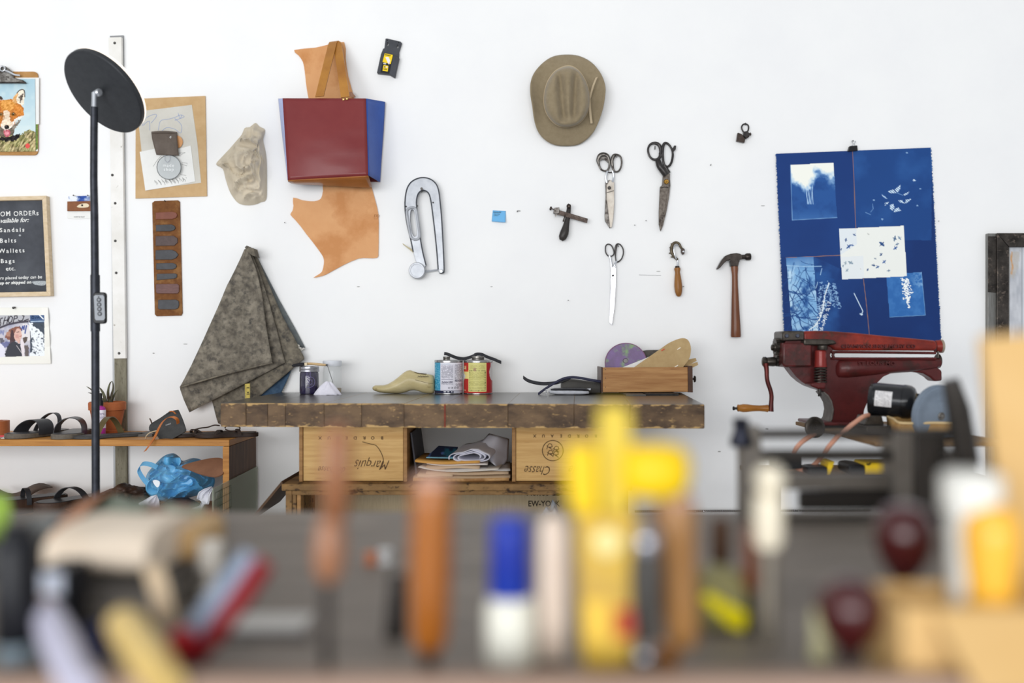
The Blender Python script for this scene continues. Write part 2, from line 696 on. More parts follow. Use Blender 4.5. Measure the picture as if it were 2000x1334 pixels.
def wall_part(name, fn):
    """A nail or mark that belongs to the wall."""
    t = Th('tmp', None, None, 'px', base=(1000, 680))
    o = fn(t)
    o.parent = wall
    o.location = Vector(t.loc) - Vector(wall.location)
    o.name = name
    bpy.data.objects.remove(t.root)
    return o


for px, py, tilt in ((1389, 320, 3), (1240, 439, 1), (1262, 430, 1), (1011, 411, 3), (1110, 586, 1), (1834, 431, 1), (477, 289, 2), (556, 434, 1)):
    wall_part('nail', lambda t: t.tube('nail', [(px, py, 0.004), (px - tilt * 0.3, py + tilt, -0.010)], 0.7, M_nail, seg=6))
for px, py, h in ((1013, 412, 3), (1286, 530, 0), (492, 672, 2), (362, 672, 0), (300, 690, 2), (1498, 838, 2), (1405, 882, 2), (1490, 402, 1), (960, 560, 1), (700, 560, 1)):
    wall_part('plaster_mark', lambda t: t.plate('m', ell(px, py, 2.2 + (px % 3), 0.7 + 0.2 * h, 10), -0.0006, 0.0, mat('plaster_scuff', '9b9a98', 0.8)))
wall_part('pencil_line', lambda t: t.tube('p', [(1248, 537, -0.0004), (1270, 537.4, -0.0004), (1291, 537.8, -0.0004)], 0.35, mat('pencil', '8a8a8c', 0.8), seg=4))

# ---- painted batten on the left
t = Th('trim_1', None, None, 'z1', base=(860, 82), kind='structure')
M_wpaint = mat('chipped_white_paint', 'F0EEEA', 0.55, c2='E2DFD8', sc=7, bump=0.1, bsc=60, c3='8f8577', sc3=34, lo3=0.66, hi3=0.71)
M_oldwood = mat('weathered_grey_wood', '8f8a78', 0.75, c2='6f6a58', sc=10, stretch=(5, 5, 0.9), bump=0.35, bsc=40, lo=0.3, hi=0.7, c3='5b5648', sc3=60, lo3=0.58, hi3=0.66)
M_rail = mat('grey_painted_steel', '8a8b8c', 0.4, 0.5)
t.zf('px').plate('backing_rail', [(214.5, 70), (241, 69), (251, 1220), (224, 1220)], -0.006, -0.0005, M_rail)
t.plate('weathered_board', [(223, 690), (246, 690), (250, 1150), (227, 1150)], -0.016, -0.006, M_oldwood, bevel=0.001)
t.plate('painted_board', [(211.6, 73), (237, 72.3), (245.5, 700), (221.5, 700.5)], -0.022, -0.006, M_wpaint, bevel=0.0012)
for px, py in ((224, 84), (219.5, 342), (225, 397), (225.3, 470.5), (227, 533), (232.6, 690)):
    t.lathe('screw', px, py, -0.022, [(2.6, -1), (2.6, 0.6), (2.0, 0.9), (1.0, 0.5)], M_nail, axis=(0, -1, 0), seg=10)
t.done()

# ================================================================== hung on the wall, left to right
# ---- clipboard with the fox page
t = Th('clipboard', 'brown hardboard clipboard with a steel clip at the left edge of the wall', 'clipboard', 'fx', base=(0, 1285))
M_hard = mat('hardboard', 'B98D57', 0.6, c2='A97B46', sc=30)
t.plate('board', rrect(-560, 72, 545, 1282, 60), -0.008, -0.001, M_hard, bevel=0.0008)
cl = t.plate('clip', [(-360, 240), (370, 240), (330, 195), (200, 160), (160, 60), (70, -10), (-160, -10), (-220, 60), (-280, 170)], -0.022, -0.008, M_steel, bevel=0.003)
t.tube('clip_lip', [(-365, 232, -0.024), (375, 232, -0.024)], 10, M_dsteel, parent=cl)
t.tube('spring_loop', [(p[0], p[1], -0.028) for p in ell(35, 30, 36, 36, 20)], 11, M_chrome, closed=True, parent=cl)
t.tube('spring_wire', [(70, 55, -0.026), (150, 90, -0.028), (215, 120, -0.026), (290, 130, -0.022)], 14, M_chrome, sm=5, parent=cl)
t.done()
t = Th('loose_paper', 'white sheet with a green strip behind the fox picture', 'paper', 'fx', base=(300, 1230), dy=-0.0085)
t.plate('sheet', [(-480, 160), (565, 160), (565, 832), (545, 834), (545, 1225), (-480, 1225)], -0.0092, -0.0085, M_paper)
t.plate('green_strip', [(518, 836), (547, 834), (546, 1190), (518, 1210)], -0.0098, -0.0092, mat('meadow_print', '7f9a45', 0.6, c2='566b33', sc=150), label='green photographic strip')
t.done()


def fox(X, Y, A):
    sky = np.clip((Y - 170) / 800, 0, 1)[..., None]
    A[:] = hexc('A9C9D6') * (1 - sky) + hexc('CFE0E2') * sky
    n = vnoise(X, Y, 60, 4)
    ink(A, np.clip(n - 0.45, 0, 1), 'DCE8E6', 0.8)
    g = lambda c, P, o=1.0, fz=10, sm=4, sd=1: fillp(A, X, Y, P, c, o, fz, sm, sd)
    g('6d6355', [(-80, 760), (150, 860), (190, 860), (300, 760), (270, 830), (215, 900), (180, 1000), (120, 1040), (-80, 1040)])
    g('9b9488', [(180, 860), (290, 770), (250, 850), (200, 920)], 0.7)
    g('C77A33', [(-100, 520), (30, 480), (100, 480), (180, 470), (260, 530), (325, 570), (345, 660), (340, 710), (250, 750), (190, 860), (30, 870), (-100, 800)])
    g('E0A04E', [(20, 500), (160, 490), (230, 560), (190, 620), (120, 640), (40, 620)], 0.8, 18)
    g('D98A3B', [(200, 560), (320, 600), (335, 690), (240, 680)], 0.8, 16)
    g('EFE3CE', [(190, 480), (250, 380), (320, 330), (355, 350), (352, 470), (335, 560), (250, 525)], 1, 5)
    g('D8A468', [(180, 480), (240, 385), (262, 400), (236, 470), (250, 530), (200, 520)], 1, 6)
    g('5b5049', [(265, 445), (310, 410), (338, 380), (330, 440), (300, 525), (285, 520), (290, 465)], 0.9, 8)
    line(A, X, Y, [(245, 385), (280, 345), (320, 330), (350, 345), (358, 380), (358, 440)], 7, '3a302c')
    g('4a3f39', [(-30, 430), (20, 435), (42, 470), (10, 480)], 1, 4)
    g('EFD9BF', [(60, 640), (130, 650), (150, 780), (190, 830), (160, 880), (100, 915), (40, 900), (20, 830), (45, 760)], 1, 10)
    g('F2E9DC', [(185, 800), (240, 740), (335, 705), (320, 735), (230, 790), (190, 850)], 1, 8)
    g('F2E9DC', [(10, 830), (60, 860), (130, 870), (190, 830), (150, 890), (90, 915), (30, 890)], 0.9, 6)
    g('8e5a2c', [(40, 660), (70, 740), (40, 780), (10, 720)], 0.5, 10)
    g('9a5f34', [(140, 690), (170, 760), (180, 800), (150, 780)], 0.5, 10)
    for cx, cy in ((188, 688), (12, 692)):
        g('5a3a20', ell(cx, cy, 36, 26, 20), 0.8, 4, 0)
        g('B07b2c', ell(cx, cy, 24, 21, 20), 1, 0, 0)
        g('1c1512', ell(cx + 2, cy, 13, 17, 16), 1, 0, 0)
        g('F4F0E6', ell(cx + 6, cy - 8, 4, 4, 8), 1, 0, 0)
    g('1d1917', ell(98, 876, 36, 31, 24), 1, 2, 0)
    g('6f6a68', ell(88, 862, 12, 6, 12), 0.8, 2, 0)
    g('C2616e', [(62, 915), (135, 920), (150, 970), (120, 1015), (85, 1015), (55, 970)], 1, 5)
    g('E49aa2', [(75, 940), (125, 945), (120, 990), (90, 995)], 0.8, 5)
    g('F4F0E6', [(66, 912), (80, 912), (74, 935)], 1, 1, 0)
    M = Y > 1010 - 75 * np.clip((X - 200) / 200, 0, 1) + 18 * np.sin(X / 37.0) + (vnoise(X, Y, 18, 3) - 0.5) * 30
    gr = fbm(X + Y * 0.5, Y * 0.55 - X * 0.15, 42, 21, 5)
    st = vnoise(X * 0.9 + Y * 0.5, Y * 0.3, 13, 5)
    mixv = np.clip((gr * 0.6 + st * 0.5 - 0.3) * 2.6, 0, 1)[..., None]
    G = hexc('55502f') * (1 - mixv) + hexc('CBB98a') * mixv
    G = np.where((vnoise(X, Y, 70, 8) > 0.55)[..., None], G * 0.75 + hexc('7f8d45') * 0.25, G)
    A[:] = np.where(M[..., None], G, A)
    g('221d1d', [(-60, 1030), (60, 1020), (160, 1015), (260, 975), (290, 985), (240, 1060), (120, 1085), (-60, 1060)], 1, 14)
    fur = (vnoise(X * 0.6 + Y * 0.8, (Y - X) * 0.25, 9, 7) - 0.5) * 46 + (fbm(X, Y, 24, 17) - 0.5) * 50
    A[:] = A + np.where((Y > 320) & ~(np.abs(A[..., 2] - A[..., 0] - 25) < 18), fur, 0)[..., None]
    g('E0564f', ell(400, 1148, 33, 38, 24), 1, 0, 0)


t = Th('fox_picture', 'magazine page of a fox lying in grass on the clipboard', 'picture', 'fx', base=(100, 1230), dy=-0.010)
t.canvas('page', [(-420, 178), (506, 178), (516, 1228), (-420, 1240)], 210, 240, fox, y=-0.0115)
t.done()

# ---- chalkboard
t = Th('chalkboard', 'framed chalkboard listing custom orders in white handwriting', 'chalkboard', 'ck', base=(-200, 1330))
M_slate = mat('chalkboard_slate', '3a3c42', 0.7, c2='55585e', sc=8, detail=8, lo=0.32, hi=0.72, c3='2e3036', sc3=3)
M_frame = mat('pale_beech', 'DCC8AB', 0.55, c2='CDB692', sc=12, stretch=(3, 3, 8))
xl = -700
t.plate('slate', [(xl, 70), (560, 60), (612, 1270), (xl, 1290)], -0.012, -0.001, M_slate)
t.plate('frame_rail', [(xl, 44), (600, 14), (548, 68), (xl + 55, 90)], -0.028, -0.001, M_frame, bevel=0.001)
t.plate('frame_rail', [(600, 14), (660, 1320), (604, 1264), (548, 68)], -0.028, -0.001, M_frame, bevel=0.001)
t.plate('frame_rail', [(660, 1320), (xl, 1345), (xl + 55, 1285), (604, 1264)], -0.028, -0.001, M_frame, bevel=0.001)
t.plate('frame_rail', [(xl, 44), (xl + 55, 90), (xl + 55, 1285), (xl, 1345)], -0.028, -0.001, M_frame, bevel=0.001)


def chalk(s, xr, y, size, shear=0.0, space=1.0, sx=1.0, w=0.8):
    t.text('lettering', s, xr, y, size, -0.0128, M_whiteink, 'RIGHT', rot=-0.03, shear=shear, space=space, sx=sx, off=w, ext=0.0003, wob=0.05)


chalk('CUSTOM ORDERs', 505, 268, 88, space=1.16, sx=0.92, w=0.6)
chalk('Available for:', 372, 356, 80, shear=0.35, w=1.0)
chalk('Sandals', 318, 482, 78, space=1.4, w=0.8)
chalk('Belts', 213, 622, 78, space=1.4, w=0.8)
chalk('Wallets', 322, 752, 78, space=1.4, w=0.8)
chalk('Bags', 194, 888, 78, space=1.4, w=0.8)
chalk('etc.', 203, 988, 78, space=1.1, w=0.8)
chalk('Orders placed today can be', 548, 1090, 55, shear=0.12, space=1.08, w=0.8)
chalk('picked up or shipped on', 408, 1158, 55, shear=0.12, space=1.08, w=1.6)
t.plate('chalk_smear', spline([(420, 1135), (500, 1125), (590, 1128), (600, 1155), (570, 1185), (480, 1178), (440, 1165)], 4), -0.0126, -0.012, mat('chalk_smudge', '8e9498', 0.9, c2='C2C6C8', sc=200))
t.plate('chalk_smear', ell(258, 532, 15, 12, 12), -0.0126, -0.012, mat('chalk_smudge', '8e9498', 0.9))
t.done()


# ---- shop photograph
def shop(X, Y, A):
    A[:] = hexc('EFEEE6')
    inn = (X < 965) & (Y > 235 - X * 0.01) & (Y < 1140 - X * 0.035) & (X > -900)
    g = lambda c, P, o=1.0, fz=12, sm=3, sd=1: fillp(A, X, Y, P, c, o, fz, sm, sd)
    B = A.copy()
    ink(A, inn, 'C9C6CE')
    n = fbm(X, Y, 120, 3)
    ink(A, inn * np.clip((n - 0.4) * 3, 0, 1), '8f93ad', 0.7)
    g('B9B9BE', [(-900, 150), (650, 230), (650, 370), (400, 390), (180, 430), (0, 500), (-900, 760)], 1, 2, 0)
    line(A, X, Y, [(-900, 800), (0, 500), (180, 430), (400, 385), (650, 360)], 24, '4a4650')
    for P in ([(60, 290), (20, 300), (0, 370), (20, 400), (10, 450), (-20, 455)], [(70, 430), (115, 270)], [(150, 410), (185, 255)], [(85, 350), (170, 330)],
              [(215, 260), (180, 350), (200, 400), (250, 370), (275, 280), (240, 250), (215, 260)], [(285, 390), (320, 245), (370, 240), (375, 290), (310, 315)],
              [(490, 240), (525, 250), (490, 340), (430, 355), (400, 335)], [(530, 345), (620, 315)]):
        line(A, X, Y, P, 11, '2f2b33')
    g('E8E2E2', [(450, 460), (640, 440), (680, 760), (480, 740)], 0.9, 14)
    for P in ([(430, 480), (470, 560), (490, 470), (520, 540), (530, 460)], [(575, 460), (545, 620)]):
        line(A, X, Y, P, 16, '4a5894')
    line(A, X, Y, [(0, 560), (20, 640), (40, 570), (70, 660), (85, 560)], 10, '7880ac')
    ink(A, inn & (X > 655) & (Y < 390), '4a6288')
    ink(A, inn & (X > 655) & (Y > 385), '49525e')
    line(A, X, Y, [(670, 370), (965, 355)], 8, 'C9DCEA')
    for P in ([(690, 300), (700, 245), (740, 260), (735, 300), (690, 300)], [(770, 300), (790, 260)], [(810, 295), (830, 260), (850, 295)], [(870, 290), (890, 250)]):
        line(A, X, Y, P, 9, '1f3050')
    g('EEF3F8', [(640, 380), (760, 490), (860, 560), (930, 660), (985, 760), (985, 1140), (670, 1140), (690, 800), (660, 560)], 1, 34, 0)
    ink(A, inn & (X > 690) & (vnoise(X, Y, 22, 31) > 0.72) & (Y > 420), '3e4650', 0.8)
    g('6b6f9a', [(0, 830), (180, 810), (200, 920), (60, 960)], 0.9, 30)
    g('E3E2EE', [(-60, 840), (60, 880), (110, 980), (100, 1140), (-60, 1140)], 1, 10)
    g('5d5a64', [(0, 735), (60, 730), (90, 800), (20, 840)], 0.9, 20)
    g('8a5d50', [(350, 460), (420, 480), (450, 540), (380, 700), (310, 800), (200, 780), (130, 740), (150, 620), (230, 540)], 1, 26)
    g('C79a83', [(150, 600), (220, 560), (230, 680), (170, 700)], 0.7, 30)
    g('4c3b40', [(250, 560), (300, 560), (320, 800), (200, 860), (230, 700)], 0.9, 18)
    g('DFB6A8', [(370, 520), (440, 530), (470, 620), (480, 680), (450, 740), (420, 850), (370, 800), (310, 730), (310, 640), (350, 560)], 1, 6)
    g('C78f88', [(330, 640), (400, 650), (410, 730), (340, 720)], 0.6, 14)
    line(A, X, Y, [(365, 600), (415, 590)], 8, '5b4448')
    line(A, X, Y, [(430, 690), (468, 680)], 7, '8a3f4a')
    g('42434b', [(200, 860), (320, 800), (420, 860), (440, 760), (470, 900), (490, 1140), (130, 1140), (150, 950)], 1, 10)
    line(A, X, Y, [(360, 890), (480, 1060)], 7, 'C7C2C4')
    g('E5DCE0', [(440, 790), (520, 770), (530, 1140), (490, 1140)], 1, 6)
    g('54463f', [(500, 720), (600, 715), (560, 820), (520, 820)], 0.9, 10)
    g('5a4e4a', [(540, 900), (610, 900), (610, 1130), (540, 1130)], 0.8, 20)
    A[:] = np.where(inn[..., None], A, B)
    line(A, X, Y, [(855, 225), (940, 310)], 14, 'F6F8F8')
    ink(A, (X > 900) & (~inn) & (Y < 420) & (X < 1020), 'F4F2EC', 0.7)


t = Th('street_photo', 'photo print of a woman in a dark jacket by a shop sign, below the chalkboard', 'photo', 'ph', base=(400, 1290))
t.canvas('print', [(-700, 70), (1045, 60), (1105, 1285), (-700, 1300)], 260, 150, shop, y=-0.003, bend=lambda U, V: -0.006 * np.clip((U - 0.85) / 0.15, 0, 1) ** 2 * np.abs(np.sin(V * 9)), solid=0.0006)
t.lathe('pushpin', 320, 62, -0.003, [(20, 0), (20, 60), (26, 66), (26, 74), (12, 80)], M_dsteel, axis=(0.1, -1, -0.15), seg=10)
t.done()


# ---- leather card strip with blue print behind the lamp pole
def blueprint(X, Y, A):
    A[:] = hexc('E9EDF2')
    ink(A, np.clip((fbm(X, Y, 60, 3) - 0.42) * 5, 0, 1), '2f4f9e')
    ink(A, np.clip((fbm(X, Y, 30, 8) - 0.6) * 6, 0, 1), '14306e')


t = Th('card_holder', 'small brown leather card strip with a cream tab, half behind the lamp pole', 'card holder', 'z2', base=(590, 160))
t.plate('back_card', [(502, 162), (690, 158), (692, 214), (560, 220), (500, 214)], -0.003, -0.001, M_paper)
t.canvas('blue_card', [(510, 52), (668, 46), (668, 95), (512, 98)], 50, 16, blueprint, y=-0.005, label='blue printed card')
t.plate('leather_strip', [(500, 89), (692, 86), (694, 160), (500, 161)], -0.009, -0.004, mat('chestnut_leather', '7a4a2c', 0.5, c2='8b5735', sc=30, bump=0.1), bevel=0.0006)
t.plate('cream_tab', [(572, 128), (600, 108), (645, 104), (662, 118), (652, 132), (600, 136)], -0.012, -0.009, mat('cream_leather', 'E4D3B5', 0.6), smooth=3)
t.lathe('rivet', 612, 118, -0.012, [(7, -2), (7, 4), (4, 7)], M_dsteel, axis=(0, -1, 0), seg=10)
for x in (558, 664):
    t.lathe('pin', x, 48, -0.005, [(1.5, -10), (1.5, 20), (5, 22), (5, 26)], M_dsteel, axis=(0, -1, 0), seg=8)
t.text('caption', 'made by hand', 550, 208, 14, -0.0034, M_inkblk, ext=0.0001)
t.done()

# ---- kraft board with sketches, leather sample and clear tag
t = Th('kraft_board', 'tan kraft board pinned beside the white batten, with sketches on it', 'board', 'z1', base=(1270, 1290))
t.plate('board', [(1010, 545), (1528, 523), (1540, 1270), (1008, 1287)], -0.006, -0.001, M_kraft, bevel=0.0005)
t.done()
t = Th('tracing_sheet', 'grey tracing sheet with faint blue pen outlines on the kraft board', 'paper', 'z1', base=(1250, 1200), dy=-0.006)
t.plate('sheet', [(1022, 640), (1428, 590), (1470, 880), (1497, 1170), (1082, 1222), (1050, 900)], -0.0072, -0.006, mat('tracing_paper', 'C9C5BA', 0.7, c2='D2CFC6', sc=12))
for P in ([(1115, 780), (1110, 710), (1060, 745), (1085, 690), (1150, 660), (1165, 675), (1125, 725)], [(1180, 780), (1195, 710), (1260, 695), (1310, 680), (1345, 665), (1370, 680), (1300, 705)],
          [(1300, 690), (1350, 740), (1345, 800), (1300, 770), (1240, 760), (1200, 790)], [(1325, 650), (1340, 690), (1355, 665)]):
    t.tube('pen_line', [(x, y, -0.0073) for x, y in P], 1.6, mat('blue_ink', '8fa2cf', 0.7), sm=4, seg=5)
t.done()
t = Th('sketch_sheet', 'white sketch sheet with a pencil drawing under the round clear tag', 'paper', 'z1', base=(1250, 1225), dy=-0.0075)
t.plate('sheet', [(1040, 940), (1160, 915), (1250, 940), (1420, 893), (1453, 1160), (1290, 1195), (1082, 1228)], -0.009, -0.0076, M_paper)
rr = random.Random(3)
for i in range(46):
    x = 1150 + i * 5.2
    y = 1150 + (i % 5) * 5 - i * 0.5
    t.tube('pencil_stroke', [(x, y, -0.0091), (x + rr.uniform(2, 9), y + rr.uniform(8, 26), -0.0091)], 1.2, mat('pencil_grey', '8b8a88', 0.8), seg=4)
for P in ([(1355, 1020), (1395, 1025), (1390, 1045), (1350, 1030)], [(1345, 1060), (1345, 1110), (1385, 1115)], [(1140, 1050), (1165, 1010), (1200, 970)], [(1330, 950), (1380, 945), (1350, 960)]):
    t.tube('pencil_line', [(x, y, -0.0091) for x, y in P], 1.3, mat('pencil_grey', '8b8a88', 0.8), seg=4)
t.done()
t = Th('leather_sample', 'folded taupe leather sample holding the clear tag on the kraft board', 'leather sample', 'z1', base=(1240, 965), dy=-0.009)
M_taupe = mat('taupe_leather', '5d534b', 0.45, c2='6a5f56', sc=25, bump=0.06)
t.plate('tan_back', [(1300, 820), (1345, 830), (1360, 870), (1340, 905), (1310, 900)], -0.012, -0.0095, M_tan, smooth=4, label='tan leather back flap')
t.sheet('flap', [(1128, 800), (1132, 840), (1150, 910), (1165, 962)], [(1318, 800), (1318, 840), (1325, 900), (1332, 968)], M_taupe, 14, 14,
        fn=lambda u, v: -0.014 - 0.008 * math.sin(min(1, v * 2.2) * PI / 2) + 0.006 * v * math.cos(u * 5), solid=0.0025)
t.tube('fold', [(1130, 798, -0.013), (1220, 792, -0.014), (1316, 800, -0.013)], 9, M_taupe, sm=3, seg=10)
t.lathe('eyelet', 1248, 936, -0.024, [(11, -3), (11, 4), (6, 5), (6, -3)], M_chrome, axis=(0, -1, 0), seg=12)
t.text('stamp', 'd', 1262, 838, 26, -0.0228, M_whiteink, ext=0.0001)
t.done()
t = Th('clear_tag', 'round clear plastic tag with a thin dark rim on the kraft board', 'tag', 'z1', base=(1258, 1145), dy=-0.02)
M_clear = mat('clear_acrylic', 'D5DADB', 0.12, alpha=0.55)
t.plate('disc', ell(1258, 1055, 88, 88, 40), -0.024, -0.020, M_clear)
t.tube('rim', [(x, y, -0.022) for x, y in ell(1258, 1055, 89, 89, 40)], 3, mat('smoke_edge', '55595b', 0.3), closed=True, seg=6)
t.tube('hang_ring', [(x, y, -0.024) for x, y in ell(1247, 985, 20, 32, 20)], 3, M_chrome, closed=True, seg=6)
t.text('etching', 'made', 1212, 1052, 34, -0.0243, mat('frost', 'F4F6F6', 0.6), ext=0.0001, space=1.2)
t.text('etching', 'shop', 1218, 1082, 34, -0.0243, mat('frost', 'F4F6F6', 0.6), ext=0.0001, space=1.2)
t.done()

# ---- strip of strap-end samples
t = Th('swatch_strip', 'brown leather strip carrying eight leather strap-end samples', 'sample strip', 'z2', base=(1250, 940))
M_sw = mat('brown_suede', '7b4f2a', 0.75, c2='6a4222', sc=60, bump=0.25, bsc=160, c3='8b6238', sc3=20)
t.plate('strip', [(1132, 100), (1150, 86), (1325, 80), (1338, 92), (1358, 920), (1348, 940), (1165, 944), (1152, 930)], -0.006, -0.001, M_sw, bevel=0.0008)
S_br = mat('red_brown_leather', '6f3826', 0.35, c2='7d4430', sc=30)
S_bk = mat('charcoal_leather', '2c2d31', 0.35, c2='3a3b40', sc=40)
S_db = mat('umber_leather', '463633', 0.4, c2='534240', sc=60)
S_mr = mat('mahogany_leather', '57332f', 0.35, c2='6a443f', sc=60, stretch=(1, 1, 6))
sw = [(S_br, [(1158, 172), (1280, 165), (1310, 172), (1320, 190), (1312, 210), (1280, 221), (1158, 223)]),
      (S_bk, [(1160, 264), (1275, 260), (1300, 272), (1306, 288), (1296, 302), (1270, 311), (1160, 312)]),
      (S_db, [(1158, 347), (1290, 344), (1320, 362), (1322, 395), (1298, 418), (1158, 421)]),
      (S_bk, [(1157, 452), (1280, 449), (1308, 462), (1328, 486), (1308, 512), (1280, 522), (1157, 523)]),
      (S_bk, [(1162, 550), (1285, 547), (1308, 556), (1315, 571), (1307, 587), (1285, 595), (1162, 597)]),
      (S_bk, [(1165, 628), (1300, 625), (1318, 632), (1316, 656), (1296, 664), (1165, 675)]),
      (S_mr, [(1160, 704), (1318, 702), (1333, 712), (1333, 762), (1322, 775), (1172, 775), (1160, 765)]),
      (S_bk, [(1176, 822), (1310, 820), (1330, 832), (1333, 860), (1325, 885), (1300, 893), (1185, 893), (1175, 884)])]
for m, P in sw:
    t.plate('swatch', P, -0.010, -0.006, m, bevel=0.001, label={S_br: 'red-brown leather strap end', S_bk: 'charcoal leather strap end', S_db: 'umber leather strap end', S_mr: 'mahogany leather strap end'}[m])
t.lathe('pin', 1232, 92, -0.006, [(2, 0), (2, 12), (5, 13), (5, 17)], M_dsteel, axis=(0, -1, 0.4), seg=8)
t.done()

# ---- crumpled cream leather pouch
t = Th('leather_pouch', 'crumpled cream suede pouch hanging beside the red tote', 'pouch', 'px', base=(475, 402))
M_cream = mat('cream_suede', 'C6BAA4', 0.8, c2='CFC4B0', sc=14, bump=0.12, bsc=180)
t.dome('pouch', [(499, 240), (507, 247), (518, 254), (514, 272), (518, 292), (521, 315), (521.5, 363), (520, 390), (510, 395), (497, 400), (480, 401), (466, 397), (455, 385),
                 (447, 370), (440, 348), (435, 330), (422, 321), (432, 308), (447, 292), (460, 277), (472, 263), (478, 250), (488, 248)], 0.055, M_cream, y=-0.002, smooth=3, rings=34, nz=0.03, nsc=9, ctr=(482, 330), ridge=0.05)
t.tube('fold', [(424, 321, -0.012), (440, 318, -0.034), (462, 315, -0.050), (476, 308, -0.050), (484, 298, -0.042)], [1, 2.4, 2.8, 2.4, 0.8], M_cream, sm=4, seg=10)
t.done()

# ---- tan hide
t = Th('leather_hide', 'cut piece of tan veg-tanned hide hanging behind the red tote', 'leather hide', 'px', base=(690, 540))
hide = [(574.6, 97.5), (616, 93), (639, 87.5), (672, 82), (675, 113), (680, 149), (690.5, 187), (705, 260), (718, 330), (726, 366), (733, 392), (739, 419), (739.5, 455), (739, 492), (736.5, 503.5),
        (718, 504), (700, 505), (670, 518), (637, 536), (625, 540), (612, 542.5), (622, 536), (629, 530), (632.5, 515), (632, 505), (627, 495), (610, 472), (598, 457), (587, 442), (575, 428), (567, 419),
        (571, 412), (573, 402), (572.5, 386), (587, 390), (600, 392.5), (614, 393), (624, 390), (628, 385), (630, 376), (630, 363), (618, 290), (604, 200), (601, 185), (597.5, 162), (595, 139), (591.6, 121), (583, 108)]
t.plate('hide', spline(hide, 2), -0.0055, -0.0022, M_tan, warp=lambda c: c)
t.text('brand_stamp', 'DD', 731, 424, 7, -0.0058, mat('stamp_burn', '8f5e34', 0.6), ext=0.0001)
t.plate('stamp_frame', [(730.5, 419), (737.5, 419), (737.5, 428), (730.5, 428)], -0.0057, -0.0055, mat('stamp_tan', 'B07a48', 0.6), holes=[[(731.3, 420), (736.7, 420), (736.7, 427), (731.3, 427)]])
t.done()

# ---- tote bag
t = Th('tote_bag', 'oxblood leather tote bag with tan handles and blue gusset', 'bag', 'z4', base=(950, 1200), dy=-0.006)
M_ox = mat('oxblood_leather', '742a2c', 0.36, c2='7d3434', sc=8, bump=0.05, bsc=60, coat=0.12, lo=0.3, hi=0.7)
M_blue = mat('blue_leather', '2c4f9e', 0.45, c2='3358a8', sc=12, bump=0.05)
M_lav = mat('lavender_blue_leather', 'A9B4DC', 0.5)
M_btan = mat('bridle_tan_leather', '8f5523', 0.35, c2='a0622b', sc=14, bump=0.1, coat=0.2)
M_strap = mat('tan_bridle_strap', 'B27c34', 0.33, c2='99642a', sc=8, bump=0.1, coat=0.2, stretch=(1, 1, 1))
yf, yb = -0.13, -0.010
n = 14
bm_l = [(597 + (637 - 597) * i / n, 519 + (1145 - 519) * i / n) for i in range(n + 1)]
bm_r = [(1235 + (1253 - 1235) * i / n, 520 + (1110 - 520) * i / n) for i in range(n + 1)]
t.sheet('front_panel', bm_l, bm_r, M_ox, 24, 24, fn=lambda u, v: -0.135 - 0.012 * math.sin(u * PI) * math.sin(v * PI) - 0.02 * v + 0.0012 * noise.noise(Vector((u * 2.5, v * 7, 2))), solid=0.004)
t.sheet('gusset', [(1236, 520), (1240, 760), (1247, 960), (1253, 1108)], [(1380, 545), (1368, 760), (1352, 980), (1341, 1160)], M_blue, 12, 14, fn=lambda u, v: (-0.133 - 0.022 * v) * (1 - u) + u * -0.012 + 0.008 * math.sin(u * PI), solid=0.004, label='blue leather gusset')
t.sheet('gusset', [(565, 520), (590, 760), (620, 1000), (636, 1140)], [(597, 519), (610, 720), (625, 950), (637, 1145)], M_lav, 6, 14, fn=lambda u, v: -0.012 * (1 - u) + u * (-0.135 - 0.02 * v), solid=0.003, label='pale blue leather gusset')
t.sheet('back_panel', [(565, 522), (600, 850), (640, 1160)], [(1380, 546), (1360, 850), (1341, 1158)], M_ox, 8, 8, fn=lambda u, v: -0.010, solid=0.004)
t.sheet('base_panel', [(637, 1146), (645, 1155), (662, 1166), (700, 1172)], [(1253, 1110), (1268, 1160), (1281, 1196), (1262, 1200)], M_btan, 20, 8, fn=lambda u, v: -0.156 + 0.11 * v ** 1.3 - 0.006 * math.sin(u * 9) * v, solid=0.005)
# handles
t.ribbon('handle', [(880, 505, -0.138), (905, 400, -0.125), (935, 280, -0.10), (965, 160, -0.06), (982, 95, -0.035), (1000, 86, -0.03), (1016, 110, -0.04), (1038, 240, -0.085), (1062, 400, -0.12), (1078, 510, -0.136)],
         0.034, 0.004, M_strap, wdir=(0.96, -0.2, 0.05), sm=8, ang=50)
t.ribbon('handle_end', [(1108, 470, -0.02), (1122, 488, -0.02), (1138, 508, -0.02)], 0.02, 0.004, M_btan, wdir=(0.96, -0.2, 0.05), sm=3)
for x, y in ((1063, 527), (1090, 522)):
    t.lathe('rivet', x, y, -0.138, [(10, -2), (10, 3), (7, 6), (3, 7)], mat('brass', 'D8B070', 0.25, 0.9), axis=(0, -1, 0), seg=14)
t.done()
t = Th('hanging_nail', 'small steel nail holding up the tote handles', 'nail', 'z4', base=(995, 140))
t.tube('nail', [(995, 128, 0.002), (995, 122, -0.05)], 5, M_nail, seg=8)
t.done()

